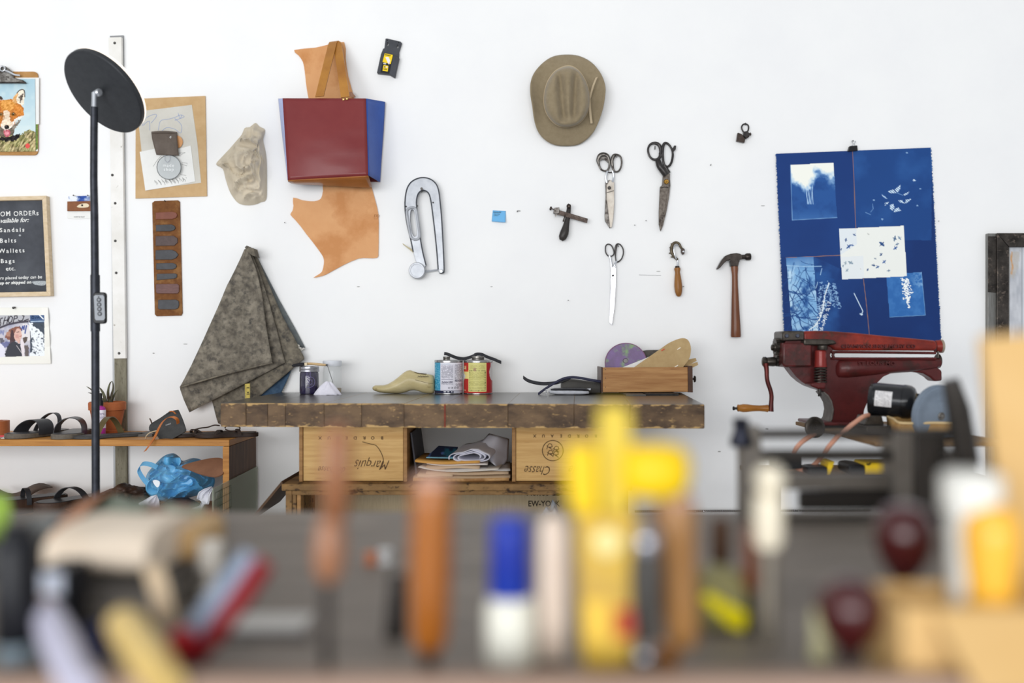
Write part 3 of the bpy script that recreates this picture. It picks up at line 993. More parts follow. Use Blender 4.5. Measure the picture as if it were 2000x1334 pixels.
# ---- blade dispenser
t = Th('blade_dispenser', 'dark grey blade dispenser with a yellow label, hung high on the wall', 'dispenser', 'bl', base=(400, 1260))
M_gpl = mat('grey_plastic', '3c3e43', 0.5, c2='45474c', sc=30)
kh = lambda x, y: [(x - 14, y - 55), (x + 10, y - 50), (x + 8, y - 20), (x + 25, y + 5), (x + 20, y + 40), (x - 10, y + 50), (x - 30, y + 35), (x - 28, y + 5), (x - 10, y - 15)]
t.plate('back_plate', [(360, 90), (400, 78), (820, 175), (860, 220), (775, 490), (770, 650), (230, 540), (290, 390), (325, 380)], -0.012, -0.001, M_gpl,
        holes=[kh(432, 250), kh(732, 325), ell(415, 135, 14, 18, 10), ell(768, 205, 14, 18, 10)], bevel=0.0006)
t.plate('magazine', [(225, 530), (590, 590), (775, 655), (640, 1265), (470, 1170), (95, 1130)], -0.024, -0.001, M_gpl, bevel=0.0015)
lb = t.plate('label', [(325, 520), (600, 580), (470, 1165), (205, 1110)], -0.0252, -0.024, mat('label_black', '17171a', 0.4))
t.plate('yellow_field', [(335, 535), (585, 585), (520, 865), (268, 800)], -0.0262, -0.0252, mat('label_yellow', 'F2CF1D', 0.4), parent=lb, label='yellow label field')
t.plate('blade_picture', [(355, 650), (450, 645), (505, 760), (468, 885), (430, 830)], -0.0268, -0.0262, mat('label_pale', 'E9E3E6', 0.4), parent=lb)
t.text('lettering', 'STANLEY', 338, 600, 62, -0.0266, M_inkblk, rot=0.16, parent=lb, ext=0.0002, off=1.5, sx=0.72)
t.text('lettering', '100', 280, 862, 62, -0.0258, M_whiteink, rot=0.16, parent=lb, ext=0.0002, off=2)
t.plate('yellow_field', [(300, 893), (448, 920), (425, 1095), (268, 1070)], -0.0262, -0.0252, mat('label_yellow', 'F2CF1D', 0.4), parent=lb)
t.plate('flag_mark', [(320, 930), (425, 945), (420, 978), (312, 965)], -0.0266, -0.0262, mat('label_pale', 'E9E3E6', 0.4), parent=lb)
t.plate('flag_mark', [(320, 930), (365, 937), (360, 970), (312, 965)], -0.0269, -0.0266, mat('label_plum', '5a3f52', 0.4), parent=lb)
t.text('lettering', 'USA', 298, 1035, 66, -0.0266, M_inkblk, rot=0.16, parent=lb, ext=0.0002, off=1.5, sx=0.85)
t.done()

# ---- thickness gauge
t = Th('thickness_gauge', 'long horseshoe-shaped steel thickness gauge with a round dial', 'gauge', 'z5', base=(1480, 560))
M_alu = mat('cast_aluminium', 'A2A5AB', 0.3, 0.2, c2='B4B7BC', sc=30, bump=0.05)
outer = [(1416, 400), (1402, 330), (1385, 260), (1372, 190), (1367, 130), (1370, 70), (1382, 20), (1405, -14), (1440, -34), (1475, -40), (1512, -33), (1545, -10), (1565, 30), (1576, 110), (1586, 230),
         (1594, 380), (1599, 505), (1592, 524), (1572, 526), (1564, 505), (1556, 400), (1545, 290), (1532, 180), (1520, 95), (1508, 55), (1488, 38), (1465, 38), (1446, 55), (1436, 90), (1436, 130), (1444, 200), (1455, 300), (1472, 400), (1492, 480), (1462, 500), (1440, 480)]
t.plate('frame', spline(outer, 2), -0.026, -0.004, M_alu, holes=[spline([(1402, 155), (1418, 153), (1426, 190), (1436, 270), (1434, 303), (1420, 308), (1408, 280), (1398, 210)], 3)], bevel=0.003, seg=3)
t.tube('edge_bead', [(x, y, -0.027) for x, y in spline(outer[:19], 3, False)], 4, mat('dark_edge', '55585e', 0.35, 0.7), seg=6)
t.tube('edge_bead', [(x, y, -0.027) for x, y in spline(outer[19:34], 3, False)], 4, mat('dark_edge', '55585e', 0.35, 0.7), seg=6)
slot = [(1398, 140), (1418, 138), (1432, 150), (1440, 190), (1450, 260), (1454, 300), (1446, 322), (1424, 326), (1404, 312), (1392, 260), (1382, 200), (1378, 165), (1384, 148)]
t.tube('grip_ring', [(x, y, -0.028) for x, y in spline(slot, 3)], 8, M_alu, closed=True, seg=10)
t.lathe('dial', 1444, 515, -0.006, [(48, 0), (48, 55), (44, 64), (38, 64), (37, 58), (0.5, 58)], M_alu, axis=(0, -1, 0), seg=36)
t.plate('dial_face', ell(1444, 515, 36, 36, 32), -0.0312, -0.028, mat('dial_white', 'C6C8CA', 0.4))
t.tube('spindle', [(1490, 516, -0.016), (1525, 512, -0.016), (1582, 503, -0.016)], [8, 6, 5], M_chrome, seg=10)
t.lathe('spindle_lock', 1582, 516, -0.026, [(12, 0), (12, 14), (8, 18)], M_chrome, axis=(0, -1, 0), seg=16)
t.lathe('anvil', 1398, 516, -0.016, [(4, -6), (4, 6)], M_dsteel, axis=(1, 0, 0), seg=8)
for x, y in ((1374, 132), (1440, 128), (1424, 330), (1534, 108)):
    t.lathe('screw', x, y, -0.026, [(5, 0), (5, 4), (3, 6)], M_dsteel, axis=(0, -1, 0), seg=8)
t.tube('loose_tab', [(1428, 408, -0.010), (1400, 385, -0.014), (1375, 368, -0.02), (1354, 352, -0.03)], [7, 6, 4, 3], mat('yellowed_tape', 'CFC3A0', 0.6), seg=6)
t.done()
t = Th('gauge_nail', 'nail in the crook of the horseshoe gauge', 'nail', 'z5', base=(1467, 45))
t.tube('nail', [(1467, 45, 0.002), (1466, 26, -0.045)], 4.5, M_nail, seg=8)
t.lathe('head', 1466, 26, -0.045, [(8, 0), (8, 3)], M_nail, axis=(0, -1, 0), seg=10)
t.done()

# ---- sticky note
t = Th('sticky_note', 'small blue sticky note with a few handwritten lines', 'note', 'z8', base=(125, 195))
M_note = mat('blue_note', '6FB1E0', 0.7)
t.sheet('note', [(80, 110), (76, 150), (73, 188)], [(171, 114), (171, 150), (168, 194)], M_note, 8, 8, fn=lambda u, v: -0.001 - 0.010 * v * v * (0.4 + u), solid=0.0004)
t.text('handwriting', 'MEASURE', 84, 128, 13, -0.0022, M_inkblk, ext=0.0001)
t.text('handwriting', 'strap holes', 86, 139, 10, -0.003, M_inkblk, ext=0.0001)
t.text('handwriting', 'at 40 cm', 86, 150, 10, -0.004, M_inkblk, ext=0.0001)
t.done()

# ---- hat
t = Th('felt_hat', 'taupe felt western hat with a thin cord band hung on the wall', 'hat', 'z7', base=(440, 668))
M_felt = mat('taupe_felt', '877960', 0.9, c2='8f8168', sc=60, bump=0.08, bsc=220, sheen=0.2)
M_cord = mat('pale_cord', 'B5A488', 0.7)
brim = spline([(440, 58), (520, 68), (600, 110), (660, 180), (690, 260), (690, 330), (672, 430), (632, 540), (590, 603), (520, 655), (440, 668), (350, 660), (280, 620), (237, 560), (215, 480), (205, 400), (192, 320), (194, 240), (222, 170), (280, 108), (350, 68)], 4)
crown = spline([(445, 135), (510, 165), (558, 235), (582, 315), (584, 390), (560, 460), (512, 515), (440, 538), (370, 525), (314, 470), (287, 400), (287, 315), (312, 232), (365, 165)], 6)
bc = (437, 345)


def polar(o, n=96):
    out = []
    for i in range(n):
        a = 2 * PI * i / n
        dx, dy = math.cos(a), math.sin(a)
        best = 0
        for p, q in zip(o, o[1:] + o[:1]):
            ex, ey = q[0] - p[0], q[1] - p[1]
            den = dx * ey - dy * ex
            if abs(den) < 1e-9:
                continue
            tt = ((p[0] - bc[0]) * ey - (p[1] - bc[1]) * ex) / den
            uu = ((p[0] - bc[0]) * dy - (p[1] - bc[1]) * dx) / den
            if -1e-6 <= uu <= 1 + 1e-6 and tt > best:
                best = tt
        out.append((bc[0] + dx * best, bc[1] + dy * best))
    return out


bo, co_ = polar(brim), polar(crown)
bm = bmesh.new()
rows = []
NB = 10
for j in range(NB + 1):
    f = j / NB
    row = []
    for i, (a, b) in enumerate(zip(co_, bo)):
        ang = 2 * PI * i / 96
        side = math.cos(ang) ** 2
        dy = -0.030 - 0.004 + (0.024 * (1 - side) * f ** 1.5) - 0.030 * side * f ** 2
        row.append(bm.verts.new(t.L(a[0] + (b[0] - a[0]) * f, a[1] + (b[1] - a[1]) * f, dy)))
    rows.append(row)
for a, b in zip(rows, rows[1:]):
    for i in range(96):
        bm.faces.new((a[i], a[(i + 1) % 96], b[(i + 1) % 96], b[i]))
br = t.add('brim', bm, M_felt, solid=0.003, ang=80)
bm = bmesh.new()
rows = []
prof = [(1.0, 0.028), (1.01, 0.045), (1.0, 0.07), (0.97, 0.095), (0.93, 0.108), (0.86, 0.118), (0.78, 0.123), (0.68, 0.125), (0.58, 0.125), (0.48, 0.125), (0.38, 0.125), (0.28, 0.125), (0.18, 0.125), (0.09, 0.125)]


def crease(x, y):
    top = max(0.0, min(1.0, (y - 150) / 60.0)) * max(0.0, min(1.0, (520 - y) / 60.0))
    c = 0.0
    taper = 1 - 0.35 * max(0, (y - 300) / 220)
    for cx0, w, dpt in ((410 - 0 * y, 30, 0.0), (385 + (y - 165) * 0.09, 26, 0.020), (497 - (y - 165) * 0.045, 26, 0.022)):
        c += dpt * math.exp(-((x - cx0) / w) ** 2)
    c *= 1.5
    c += 0.026 * math.exp(-((x - 425) / 42) ** 2 - ((y - 495) / 34) ** 2)
    return c * top


for sc_, h_ in prof:
    row = []
    for a in co_:
        x, y = bc[0] + (a[0] - bc[0]) * sc_, bc[1] - 6 * (1 - sc_) + (a[1] - bc[1]) * sc_
        hh = h_ - (crease(x, y) if h_ > 0.1 else 0)
        row.append(bm.verts.new(t.L(x, y, -hh)))
    rows.append(row)
for a, b in zip(rows, rows[1:]):
    for i in range(96):
        bm.faces.new((a[i], a[(i + 1) % 96], b[(i + 1) % 96], b[i]))
bm.faces.new(rows[-1])
t.add('crown', bm, M_felt, ang=80, subsurf=1)
t.tube('band', [(bc[0] + (a[0] - bc[0]) * 1.015, bc[1] + (a[1] - bc[1]) * 1.015, -0.040) for a in co_], 4.5, M_cord, closed=True, seg=8)
bow = t.lathe('bow_knot', 587, 357, -0.046, [(5, -6), (9, 0), (5, 6)], M_cord, axis=(0, -1, 0), seg=10)
t.ribbon('bow_tail', [(588, 352, -0.05), (598, 310, -0.056), (612, 262, -0.062), (634, 208, -0.062)], 0.0085, 0.0015, M_cord, wdir=(0.95, 0, 0.3), sm=4, parent=bow)
t.ribbon('bow_tail', [(586, 362, -0.05), (588, 400, -0.056), (593, 460, -0.058), (600, 517, -0.054)], 0.0085, 0.0015, M_cord, wdir=(1, 0, 0.1), sm=4, parent=bow)
t.done()


# ---- shears
def ring(t, name, pts, r, y, m, sm=3, flat=0.8, **kw):
    return t.tube(name, [(x, yy, y) for x, yy in pts], r, m, closed=True, sm=sm, seg=10, flat=flat, **kw)


t = Th('tailor_shears', 'steel shears with grey worn handles hanging below the hat', 'scissors', 'z7', base=(722, 1220))
M_sh = mat('grey_shear_steel', '77736e', 0.32, 0.9, c2='4b4744', sc=70, c3='35302d', sc3=45, lo3=0.54, hi3=0.62)
M_bl = mat('polished_blade', 'ABA49b', 0.28, 0.5, c2='928a80', sc=30)
bl = t.plate('blade', [(692, 908), (722, 893), (728, 960), (724, 1160), (722, 1218), (690, 1168), (688, 1130), (694, 1000)], -0.012, -0.005, M_sh, bevel=0.0008)
b2 = t.plate('blade', [(700, 930), (722, 893), (752, 908), (752, 1060), (746, 1150), (736, 1210), (724, 1216), (700, 1010)], -0.018, -0.012, M_bl, bevel=0.0012, label='bright front blade')
t.tube('blade_step', [(702, 978, -0.0185), (726, 974, -0.0185), (750, 965, -0.0185)], 2, M_dsteel, parent=b2, seg=6)
t.tube('shank', [(704, 912, -0.011), (696, 890, -0.012), (698, 860, -0.013), (706, 835, -0.013)], [9, 7, 7, 8], M_chrome, sm=4, seg=10)
t.tube('shank', [(738, 912, -0.015), (746, 890, -0.013), (746, 860, -0.013), (740, 835, -0.013)], [9, 7, 7, 8], M_chrome, sm=4, seg=10)
t.tube('shank', [(710, 842, -0.014), (722, 846, -0.014), (736, 842, -0.014)], 4, M_sh, seg=8)
ring(t, 'finger_loop', [(650, 795), (643, 765), (655, 735), (680, 725), (706, 736), (718, 765), (719, 800), (708, 828), (685, 834), (662, 822)], [7, 12, 16, 16, 14, 9, 7, 7, 6, 6], -0.014, M_sh)
t.plate('loop_web', spline([(648, 775), (652, 742), (680, 728), (704, 742), (714, 780), (700, 768), (680, 757), (660, 765)], 3), -0.017, -0.008, M_sh, bevel=0.001)
ring(t, 'finger_loop', [(740, 800), (737, 765), (748, 734), (770, 727), (792, 738), (801, 770), (797, 806), (782, 834), (760, 840), (746, 826)], [9, 11, 13, 8, 6, 6, 6, 6, 6, 7], -0.014, M_sh)
t.lathe('pivot_screw', 718, 948, -0.018, [(12, 0), (12, 5), (9, 8), (3, 8)], M_dsteel, axis=(0, -1, 0), seg=16)
t.tube('nail', [(768, 742, 0.002), (767, 734, -0.035)], 3.5, M_nail, seg=8, label='steel nail through the loop')
t.done()

t = Th('cutting_shears', 'large black-handled shears with a brass pivot, hung beside the grey pair', 'scissors', 'z7', base=(1062, 1240))
M_bk = mat('black_enamel', '2d2b2b', 0.28, 0.4, c2='444140', sc=40, bump=0.06)
M_or = mat('old_iron', '6b645d', 0.4, 0.85, c2='4a433d', sc=60, c3='332d2a', sc3=30, lo3=0.55, hi3=0.65)
t.plate('blade', [(1078, 870), (1122, 858), (1127, 930), (1118, 1010), (1100, 1110), (1078, 1200), (1062, 1238), (1066, 1190), (1090, 1000)], -0.012, -0.005, M_or, bevel=0.001)
t.plate('blade', [(1078, 855), (1125, 850), (1115, 950), (1088, 1100), (1068, 1210), (1062, 1238), (1050, 1190), (1050, 1110), (1058, 940), (1072, 930)], -0.018, -0.011, M_or, bevel=0.0012)
t.tube('blade_rib', [(1112, 945, -0.0185), (1085, 942, -0.0185), (1062, 948, -0.0185)], 3.5, M_or, seg=6)
t.tube('handle_arm', [(1042, 760, -0.016), (1055, 800, -0.02), (1080, 835, -0.02), (1098, 862, -0.018)], [18, 22, 23, 22], M_bk, sm=5, seg=12)
t.tube('handle_arm', [(1086, 800, -0.013), (1100, 820, -0.013), (1116, 850, -0.013)], [10, 12, 14], M_bk, sm=4, seg=10)
ring(t, 'finger_loop', [(980, 715), (978, 685), (992, 658), (1022, 648), (1050, 660), (1062, 690), (1060, 728), (1045, 755), (1015, 758), (992, 742)], [7, 7, 8, 10, 12, 12, 11, 11, 8, 7], -0.015, M_bk)
ring(t, 'finger_loop', [(1076, 730), (1076, 680), (1086, 652), (1104, 650), (1124, 668), (1140, 700), (1142, 740), (1130, 785), (1108, 806), (1084, 790)], [8, 10, 10, 8, 7, 7, 8, 8, 8, 8], -0.013, M_bk)
t.plate('thumb_spur', [(1132, 690), (1146, 678), (1152, 664), (1166, 664), (1163, 690), (1150, 704), (1140, 706)], -0.017, -0.009, M_bk, bevel=0.001)
t.plate('stop_lug', [(1050, 712), (1072, 722), (1070, 742), (1052, 738)], -0.02, -0.01, M_bk, bevel=0.001)
t.lathe('pivot_nut', 1099, 907, -0.018, [(17, 0), (17, 6), (13, 10), (13, 5), (6, 5), (6, 12), (2, 13)], mat('aged_brass', 'A07a3a', 0.3, 0.9, c2='6f5425', sc=80), axis=(0, -1, 0), seg=20)
t.tube('nail', [(1024, 668, 0.002), (1023, 690, -0.02)], 3, M_nail, seg=8, label='steel nail through the loop')
t.done()

t = Th('paper_scissors', 'slim bright scissors with black loops hung beside the curved-hook tool', 'scissors', 'z8', base=(907, 912))
M_bl3 = mat('mirror_blade', 'C2C3C9', 0.2, 0.6, c2='CDCED3', sc=20)
t.plate('blade', [(903, 520), (922, 500), (922, 700), (912, 912), (893, 890), (898, 760)], -0.010, -0.005, M_bl3, bevel=0.0006)
t.plate('blade', [(904, 516), (921, 499), (940, 514), (938, 640), (930, 780), (914, 895), (907, 912), (904, 880), (902, 590), (918, 588), (904, 583)], -0.016, -0.010, M_bl3, bevel=0.001)
t.tube('shank', [(908, 512, -0.011), (905, 470, -0.012), (900, 440, -0.013), (892, 425, -0.013)], [8, 7, 7, 6], M_chrome, sm=4, seg=10)
t.tube('shank', [(936, 508, -0.013), (930, 490, -0.012), (940, 470, -0.012), (948, 462, -0.012)], [6, 7, 7, 6], M_chrome, sm=4, seg=10)
ring(t, 'finger_loop', [(866, 390), (868, 360), (880, 347), (896, 348), (912, 362), (924, 392), (924, 416), (908, 430), (886, 428), (872, 412)], [4.5] * 10, -0.013, M_bk)
ring(t, 'finger_loop', [(936, 430), (936, 385), (944, 352), (956, 344), (972, 352), (988, 378), (991, 410), (980, 445), (960, 466), (942, 468)], [4.5, 8, 8, 5, 4.5, 4.5, 4.5, 4.5, 5, 5], -0.012, M_bk)
t.lathe('pivot_screw', 918, 565, -0.016, [(8, 0), (8, 4), (5, 6), (5, 3), (1, 3)], M_dsteel, axis=(0, -1, 0), seg=14)
t.tube('nail', [(956, 356, 0.002), (956, 362, -0.02)], 3, M_nail, seg=8, label='steel nail through the loop')
t.done()

# ---- draw gauge
t = Th('draw_gauge', 'black-handled draw gauge with a slanting steel bar', 'draw gauge', 'z8', base=(565, 325))
M_ebony = mat('ebony_handle', '2b2928', 0.35, c2='3b3735', sc=20, bump=0.04)
M_gun = mat('brown_gunmetal', '4f4540', 0.4, 0.8, c2='38302c', sc=60)
t.tube('handle', [(612, 85, -0.02), (608, 120, -0.022), (602, 165, -0.024), (592, 215, -0.025), (580, 265, -0.025), (566, 300, -0.024), (556, 318, -0.022)], [14, 16, 17, 22, 30, 27, 14], M_ebony, sm=6, seg=16, flat=0.75)
t.plate('bar', [(536, 106), (744, 168), (738, 199), (528, 138)], -0.032, -0.026, M_gun, bevel=0.0006)
t.plate('sliding_head', [(510, 92), (545, 88), (545, 130), (520, 136), (502, 128)], -0.04, -0.018, M_sh, bevel=0.0015)
t.lathe('thumb_screw', 498, 101, -0.03, [(4, -22), (4, 6), (13, 8), (14, 18), (8, 22)], M_gun, axis=(-1, 0, 0.3), seg=14)
t.plate('cutter', [(512, 138), (532, 138), (518, 158)], -0.034, -0.03, M_sh)
t.lathe('top_ferrule', 610, 82, -0.033, [(16, 0), (16, 8), (9, 12), (7, 4), (2, 4)], M_gun, axis=(0, -1, 0), seg=16)
t.tube('side_spring', [(586, 140, -0.03), (578, 165, -0.036), (572, 188, -0.03)], [4, 4, 6], M_gun, seg=8)
for i in range(9):
    t.plate('scale_mark', [(640 + i * 10, 142 + i * 3), (641.5 + i * 10, 142.4 + i * 3), (639 + i * 10, 152 + i * 3), (637.5 + i * 10, 151.6 + i * 3)], -0.0323, -0.032, mat('scale_ink', '8a8078', 0.5, 0.5))
t.tube('nail', [(608, 70, 0.002), (608, 64, -0.028)], 3, M_nail, seg=8, label='steel nail')
t.done()

# ---- hooked lasting tool
t = Th('hook_tool', 'curved iron hook tool with a short turned wooden handle', 'hook tool', 'z8', base=(1380, 712))
M_bronze = mat('rusty_iron', '6d6250', 0.45, 0.7, c2='4c4336', sc=60, bump=0.15)
t.tube('hook', [(1370, 455, -0.016), (1345, 432, -0.017), (1328, 400, -0.018), (1328, 365, -0.018), (1342, 340, -0.018), (1362, 334, -0.018), (1380, 345, -0.018), (1390, 365, -0.018), (1400, 378, -0.018), (1410, 382, -0.018)],
       [9, 10, 11, 11, 10, 9, 9, 9, 8, 7], M_bronze, sm=5, seg=10)
t.tube('hook_liner', [(1362, 452, -0.024), (1352, 430, -0.026), (1344, 395, -0.026), (1348, 362, -0.026), (1362, 350, -0.026), (1376, 358, -0.026)], [4] * 6, M_chrome, sm=4, seg=8)
for x, y in ((1330, 345), (1322, 370), (1318, 410), (1330, 436)):
    t.lathe('stud', x, y, -0.02, [(4, -8), (5, 4), (3, 10)], M_bronze, axis=(-1, 0, 0.2), seg=8)
t.plate('jaw', [(1396, 378), (1412, 374), (1420, 384), (1416, 416), (1404, 418), (1396, 400)], -0.026, -0.010, M_gun, bevel=0.001)
t.lathe('jaw_screw', 1410, 398, -0.027, [(7, 0), (7, 5), (3, 7)], M_chrome, axis=(0, -1, 0), seg=10)
t.tube('tang', [(1368, 452, -0.016), (1372, 470, -0.017), (1370, 500, -0.018)], [6, 5, 7], M_chrome, seg=8)
t.lathe('ferrule', 1367, 516, -0.018, [(15, 0), (16, 12), (13, 18)], M_gun, seg=18)
t.lathe('handle', 1378, 712, -0.018, [(8, 0), (18, 10), (25, 34), (28, 70), (25, 110), (20, 150), (17, 172), (22, 190), (21, 200), (14, 203)], mat('golden_turned_wood', '9a6a38', 0.35, c2='7a4d24', sc=10, stretch=(7, 7, 0.8), lo=0.3, hi=0.7), axis=(-0.055, 0, 1), seg=22)
t.tube('nail', [(1412, 640, 0.002), (1408, 642, -0.018)], 3, M_nail, seg=8, label='steel nail')
t.done()

# ---- hammer
t = Th('claw_hammer', 'claw hammer with a dark iron head and worn wooden handle', 'hammer', 'z8', base=(1775, 995))
M_iron = mat('hammer_iron', '47413d', 0.36, 0.8, c2='332e2b', sc=40, bump=0.12)
bm = bmesh.new()
R = []
for y, xa, xb, hd in ((495, 1741, 1791, 0.011), (520, 1742, 1792, 0.011), (560, 1748, 1789, 0.010), (640, 1748, 1791, 0.010), (720, 1746, 1796, 0.011), (820, 1744, 1802, 0.013), (920, 1742, 1808, 0.015), (985, 1740, 1811, 0.016), (995, 1743, 1808, 0.015)):
    row = []
    for i in range(18):
        a = 2 * PI * i / 18
        row.append(bm.verts.new(t.L((xa + xb) / 2 + (xb - xa) / 2 * math.cos(a), y, -0.022) + Vector((0, hd * math.sin(a), 0))))
    R.append(row)
for a, b in zip(R, R[1:]):
    for i in range(18):
        bm.faces.new((a[i], a[(i + 1) % 18], b[(i + 1) % 18], b[i]))
bm.faces.new(R[0])
bm.faces.new(R[-1][::-1])
t.add('handle', bm, mat('hickory_handle', '7b4d33', 0.35, c2='5c331f', sc=9, stretch=(8, 8, 0.7), lo=0.3, hi=0.7, coat=0.15), ang=50)
hd = t.plate('head', [(1742, 500), (1736, 455), (1712, 462), (1690, 482), (1668, 508), (1650, 522), (1646, 516), (1660, 490), (1680, 455), (1705, 426), (1740, 412), (1780, 408), (1806, 412), (1822, 424), (1822, 448), (1802, 456), (1792, 500)], -0.034, -0.010, M_iron, bevel=0.003, seg=3)
t.lathe('poll', 1815, 436, -0.022, [(17, 0), (16, 22), (23, 30), (25, 38), (25, 58), (22, 63)], M_iron, axis=(1, 0, 0.04), seg=22)
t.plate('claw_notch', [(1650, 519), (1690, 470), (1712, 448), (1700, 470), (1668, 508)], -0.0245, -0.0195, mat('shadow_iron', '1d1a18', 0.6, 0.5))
for x in (1733, 1802):
    t.tube('nail', [(x, 464, 0.002), (x, 462, -0.045)], 3.5, M_nail, seg=8, label='steel nail under the head')
t.done()

# ---- small clamp
t = Th('small_clamp', 'tiny blackened metal clamp hanging alone on a nail high on the right', 'clamp', 'z7', base=(1605, 645))
ring(t, 'ring', [(1603, 550), (1608, 528), (1627, 520), (1646, 530), (1649, 552), (1640, 572), (1618, 576)], [5] * 7, -0.012, M_bk)
t.plate('jaw_plate', [(1578, 578), (1605, 588), (1628, 622), (1622, 645), (1570, 634)], -0.02, -0.006, M_gun, bevel=0.001)
t.plate('body', [(1616, 572), (1640, 566), (1660, 585), (1655, 606), (1636, 618), (1618, 600)], -0.024, -0.008, M_bk, bevel=0.002)
t.lathe('screw', 1650, 590, -0.016, [(6, -18), (7, 6), (11, 8), (11, 14), (5, 17)], M_gun, axis=(1, -0.3, 0.1), seg=12)
t.lathe('screw', 1640, 606, -0.02, [(5, 0), (5, 10), (2, 12)], M_gun, axis=(0.2, -1, -0.2), seg=10)
t.tube('nail', [(1629, 528, 0.002), (1629, 514, -0.02)], 3, M_nail, seg=8, label='steel nail')
t.done()

# ---- cyanotype poster
def cyan(X, Y, A):
    r2 = np.random.default_rng(8)
    n = fbm(X, Y, 260, 3)
    A[:] = hexc('18346c')
    ink(A, np.clip((n - 0.42) * 2.5, 0, 1), '1e4280', 0.8)
    g = lambda c, P, o=1.0, fz=0, sm=0, sd=1: fillp(A, X, Y, P, c, o, fz, sm, sd)
    # upper right field is a lighter exposure
    g('214a88', [(590, 105), (1080, 85), (1078, 665), (905, 665), (905, 575), (608, 585)], 0.8)
    ink(A, inpoly(X, Y, [(590, 105), (1080, 85), (1078, 665), (905, 665), (905, 575), (608, 585)]) * np.clip((fbm(X, Y, 150, 6) - 0.45) * 3, 0, 1), '3567a8', 0.45)
    g('1F4180', [(1, 1), (590, 1), (608, 760), (100, 770)], 0.5)
    # cloud print
    M1 = inpoly(X, Y, [(203, 198), (470, 183), (492, 524), (214, 540)])
    ink(A, M1, '2a5697')
    d = (Y - 190) / 150 + np.abs(X - 300) / 420 + (fbm(X, Y, 70, 12) - 0.5) * 1.5 + np.clip((X - 350) / 130, 0, 1) * 0.25 - np.clip((X - 400) / 60, 0, 1) * 0.35
    ink(A, M1 * np.clip((1.05 - d) * 3.0, 0, 1), 'A5C6E4')
    ink(A, M1 * np.clip((0.82 - d) * 3.2, 0, 1), 'F3F4EA')
    ink(A, M1 * np.clip((fbm(X, Y, 60, 15) - 0.5) * 4, 0, 1) * (Y > 300) * (d > 1.1), '1f4482', 0.6)
    for i in range(9):
        x0 = 318 + r2.uniform(-14, 26)
        P = [(x0, 320 + r2.uniform(0, 40)), (x0 + r2.uniform(-10, 12), 380), (x0 + r2.uniform(-4, 20), 440)]
        line(A, X, Y, P, 2.6, 'A9C8E6', 0.7)
    ink(A, M1 * np.clip((Y - 470) / 70, 0, 1), '4f80bb', 0.5)
    for P in ([(203, 198), (214, 540)], [(214, 540), (492, 524)]):
        line(A, X, Y, P, 2.5, '7fa8d4', 0.8)
    # copper thread lines
    for P in ([(588, 105), (598, 330), (608, 588)], [(175, 774), (340, 766), (512, 758)], [(655, 900), (676, 1080), (692, 1250)]):
        line(A, X, Y, P, 2.2, 'A8765e', 0.9)
    # butterflies
    bf = [[(805, 362), (840, 350), (862, 372), (830, 374)], [(850, 348), (886, 320), (884, 345), (866, 372)], [(905, 380), (940, 362), (930, 380), (908, 388)], [(770, 385), (790, 392), (803, 408), (782, 402)],
          [(870, 418), (895, 416), (912, 436), (885, 432)], [(918, 412), (955, 408), (935, 425), (916, 438)], [(820, 445), (842, 438), (848, 465), (835, 480), (822, 470)], [(850, 470), (872, 462), (890, 482), (860, 488), (842, 492)],
          [(957, 292), (970, 286), (986, 295), (968, 300)], [(785, 436), (815, 425), (805, 442)], [(785, 442), (800, 446), (788, 450)]]
    for P in bf:
        M = inpoly(X, Y, P)
        ink(A, M, 'CDE0EE')
        ink(A, M & (np.sin((X * 0.8 - Y) * 0.45) > 0.55), '2f5f9e', 0.8)
    for P in ([(866, 372), (900, 386)], [(700, 490), (716, 470), (712, 440)], [(668, 492), (700, 506)], [(770, 380), (800, 408)], [(770, 530), (772, 540)]):
        line(A, X, Y, P, 2.2, '7fa6d2', 0.8)
    # bottom left: branches
    M2 = inpoly(X, Y, [(175, 774), (345, 766), (378, 1230), (215, 1240)])
    ink(A, M2, '7FAFDA')
    ink(A, M2 * np.clip((fbm(X, Y, 110, 41) - 0.38) * 3, 0, 1), 'C4E0F2')
    ink(A, M2 * np.clip((fbm(X, Y, 80, 44) - 0.52) * 6, 0, 1), '24508f')
    ink(A, M2 * np.clip((860 - Y) / 90, 0, 1), '3a6aa8', 0.8)
    for i in range(64):
        x, y = r2.uniform(180, 380), r2.uniform(790, 1230)
        a = r2.uniform(0, PI)
        P = [(x, y)]
        for k in range(6):
            a += r2.uniform(-0.4, 0.4)
            x, y = x + 22 * math.cos(a), y + 22 * math.sin(a)
            P.append((x, y))
        w = 3.6 if i % 9 == 0 else r2.uniform(1.2, 2.4)
        line(A, X, Y, spline(P, 3, False), w, '1d437f', 0.9)
    M2b = inpoly(X, Y, [(175, 774), (345, 766), (640, 900), (690, 1240), (215, 1240)]) & ~M2
    ink(A, M2b * np.clip((fbm(X, Y, 150, 61) - 0.42) * 4, 0, 1) * (X < 520), '2f60a0', 0.7)
    # fern fronds
    for i in range(420):
        k = r2.integers(0, 3)
        tt = r2.random()
        cx, cy = [(430 - 60 * tt, 1040 + 190 * tt), (415 - 25 * tt, 920 + 190 * tt), (450 + 40 * tt, 930 + 150 * tt)][k]
        sd = r2.choice([-1, 1])
        x0 = cx + sd * r2.uniform(4, 30)
        y0 = cy + r2.uniform(-4, 12)
        ink(A, np.hypot((X - x0) / 5.0, (Y - y0) / 2.6) < 1, 'E6F0F4' if k == 0 else '8fb6dc', 0.8)
    line(A, X, Y, [(442, 930), (415, 1010), (405, 1090), (385, 1150), (350, 1200), (320, 1220)], 3.2, 'E6F0F4')
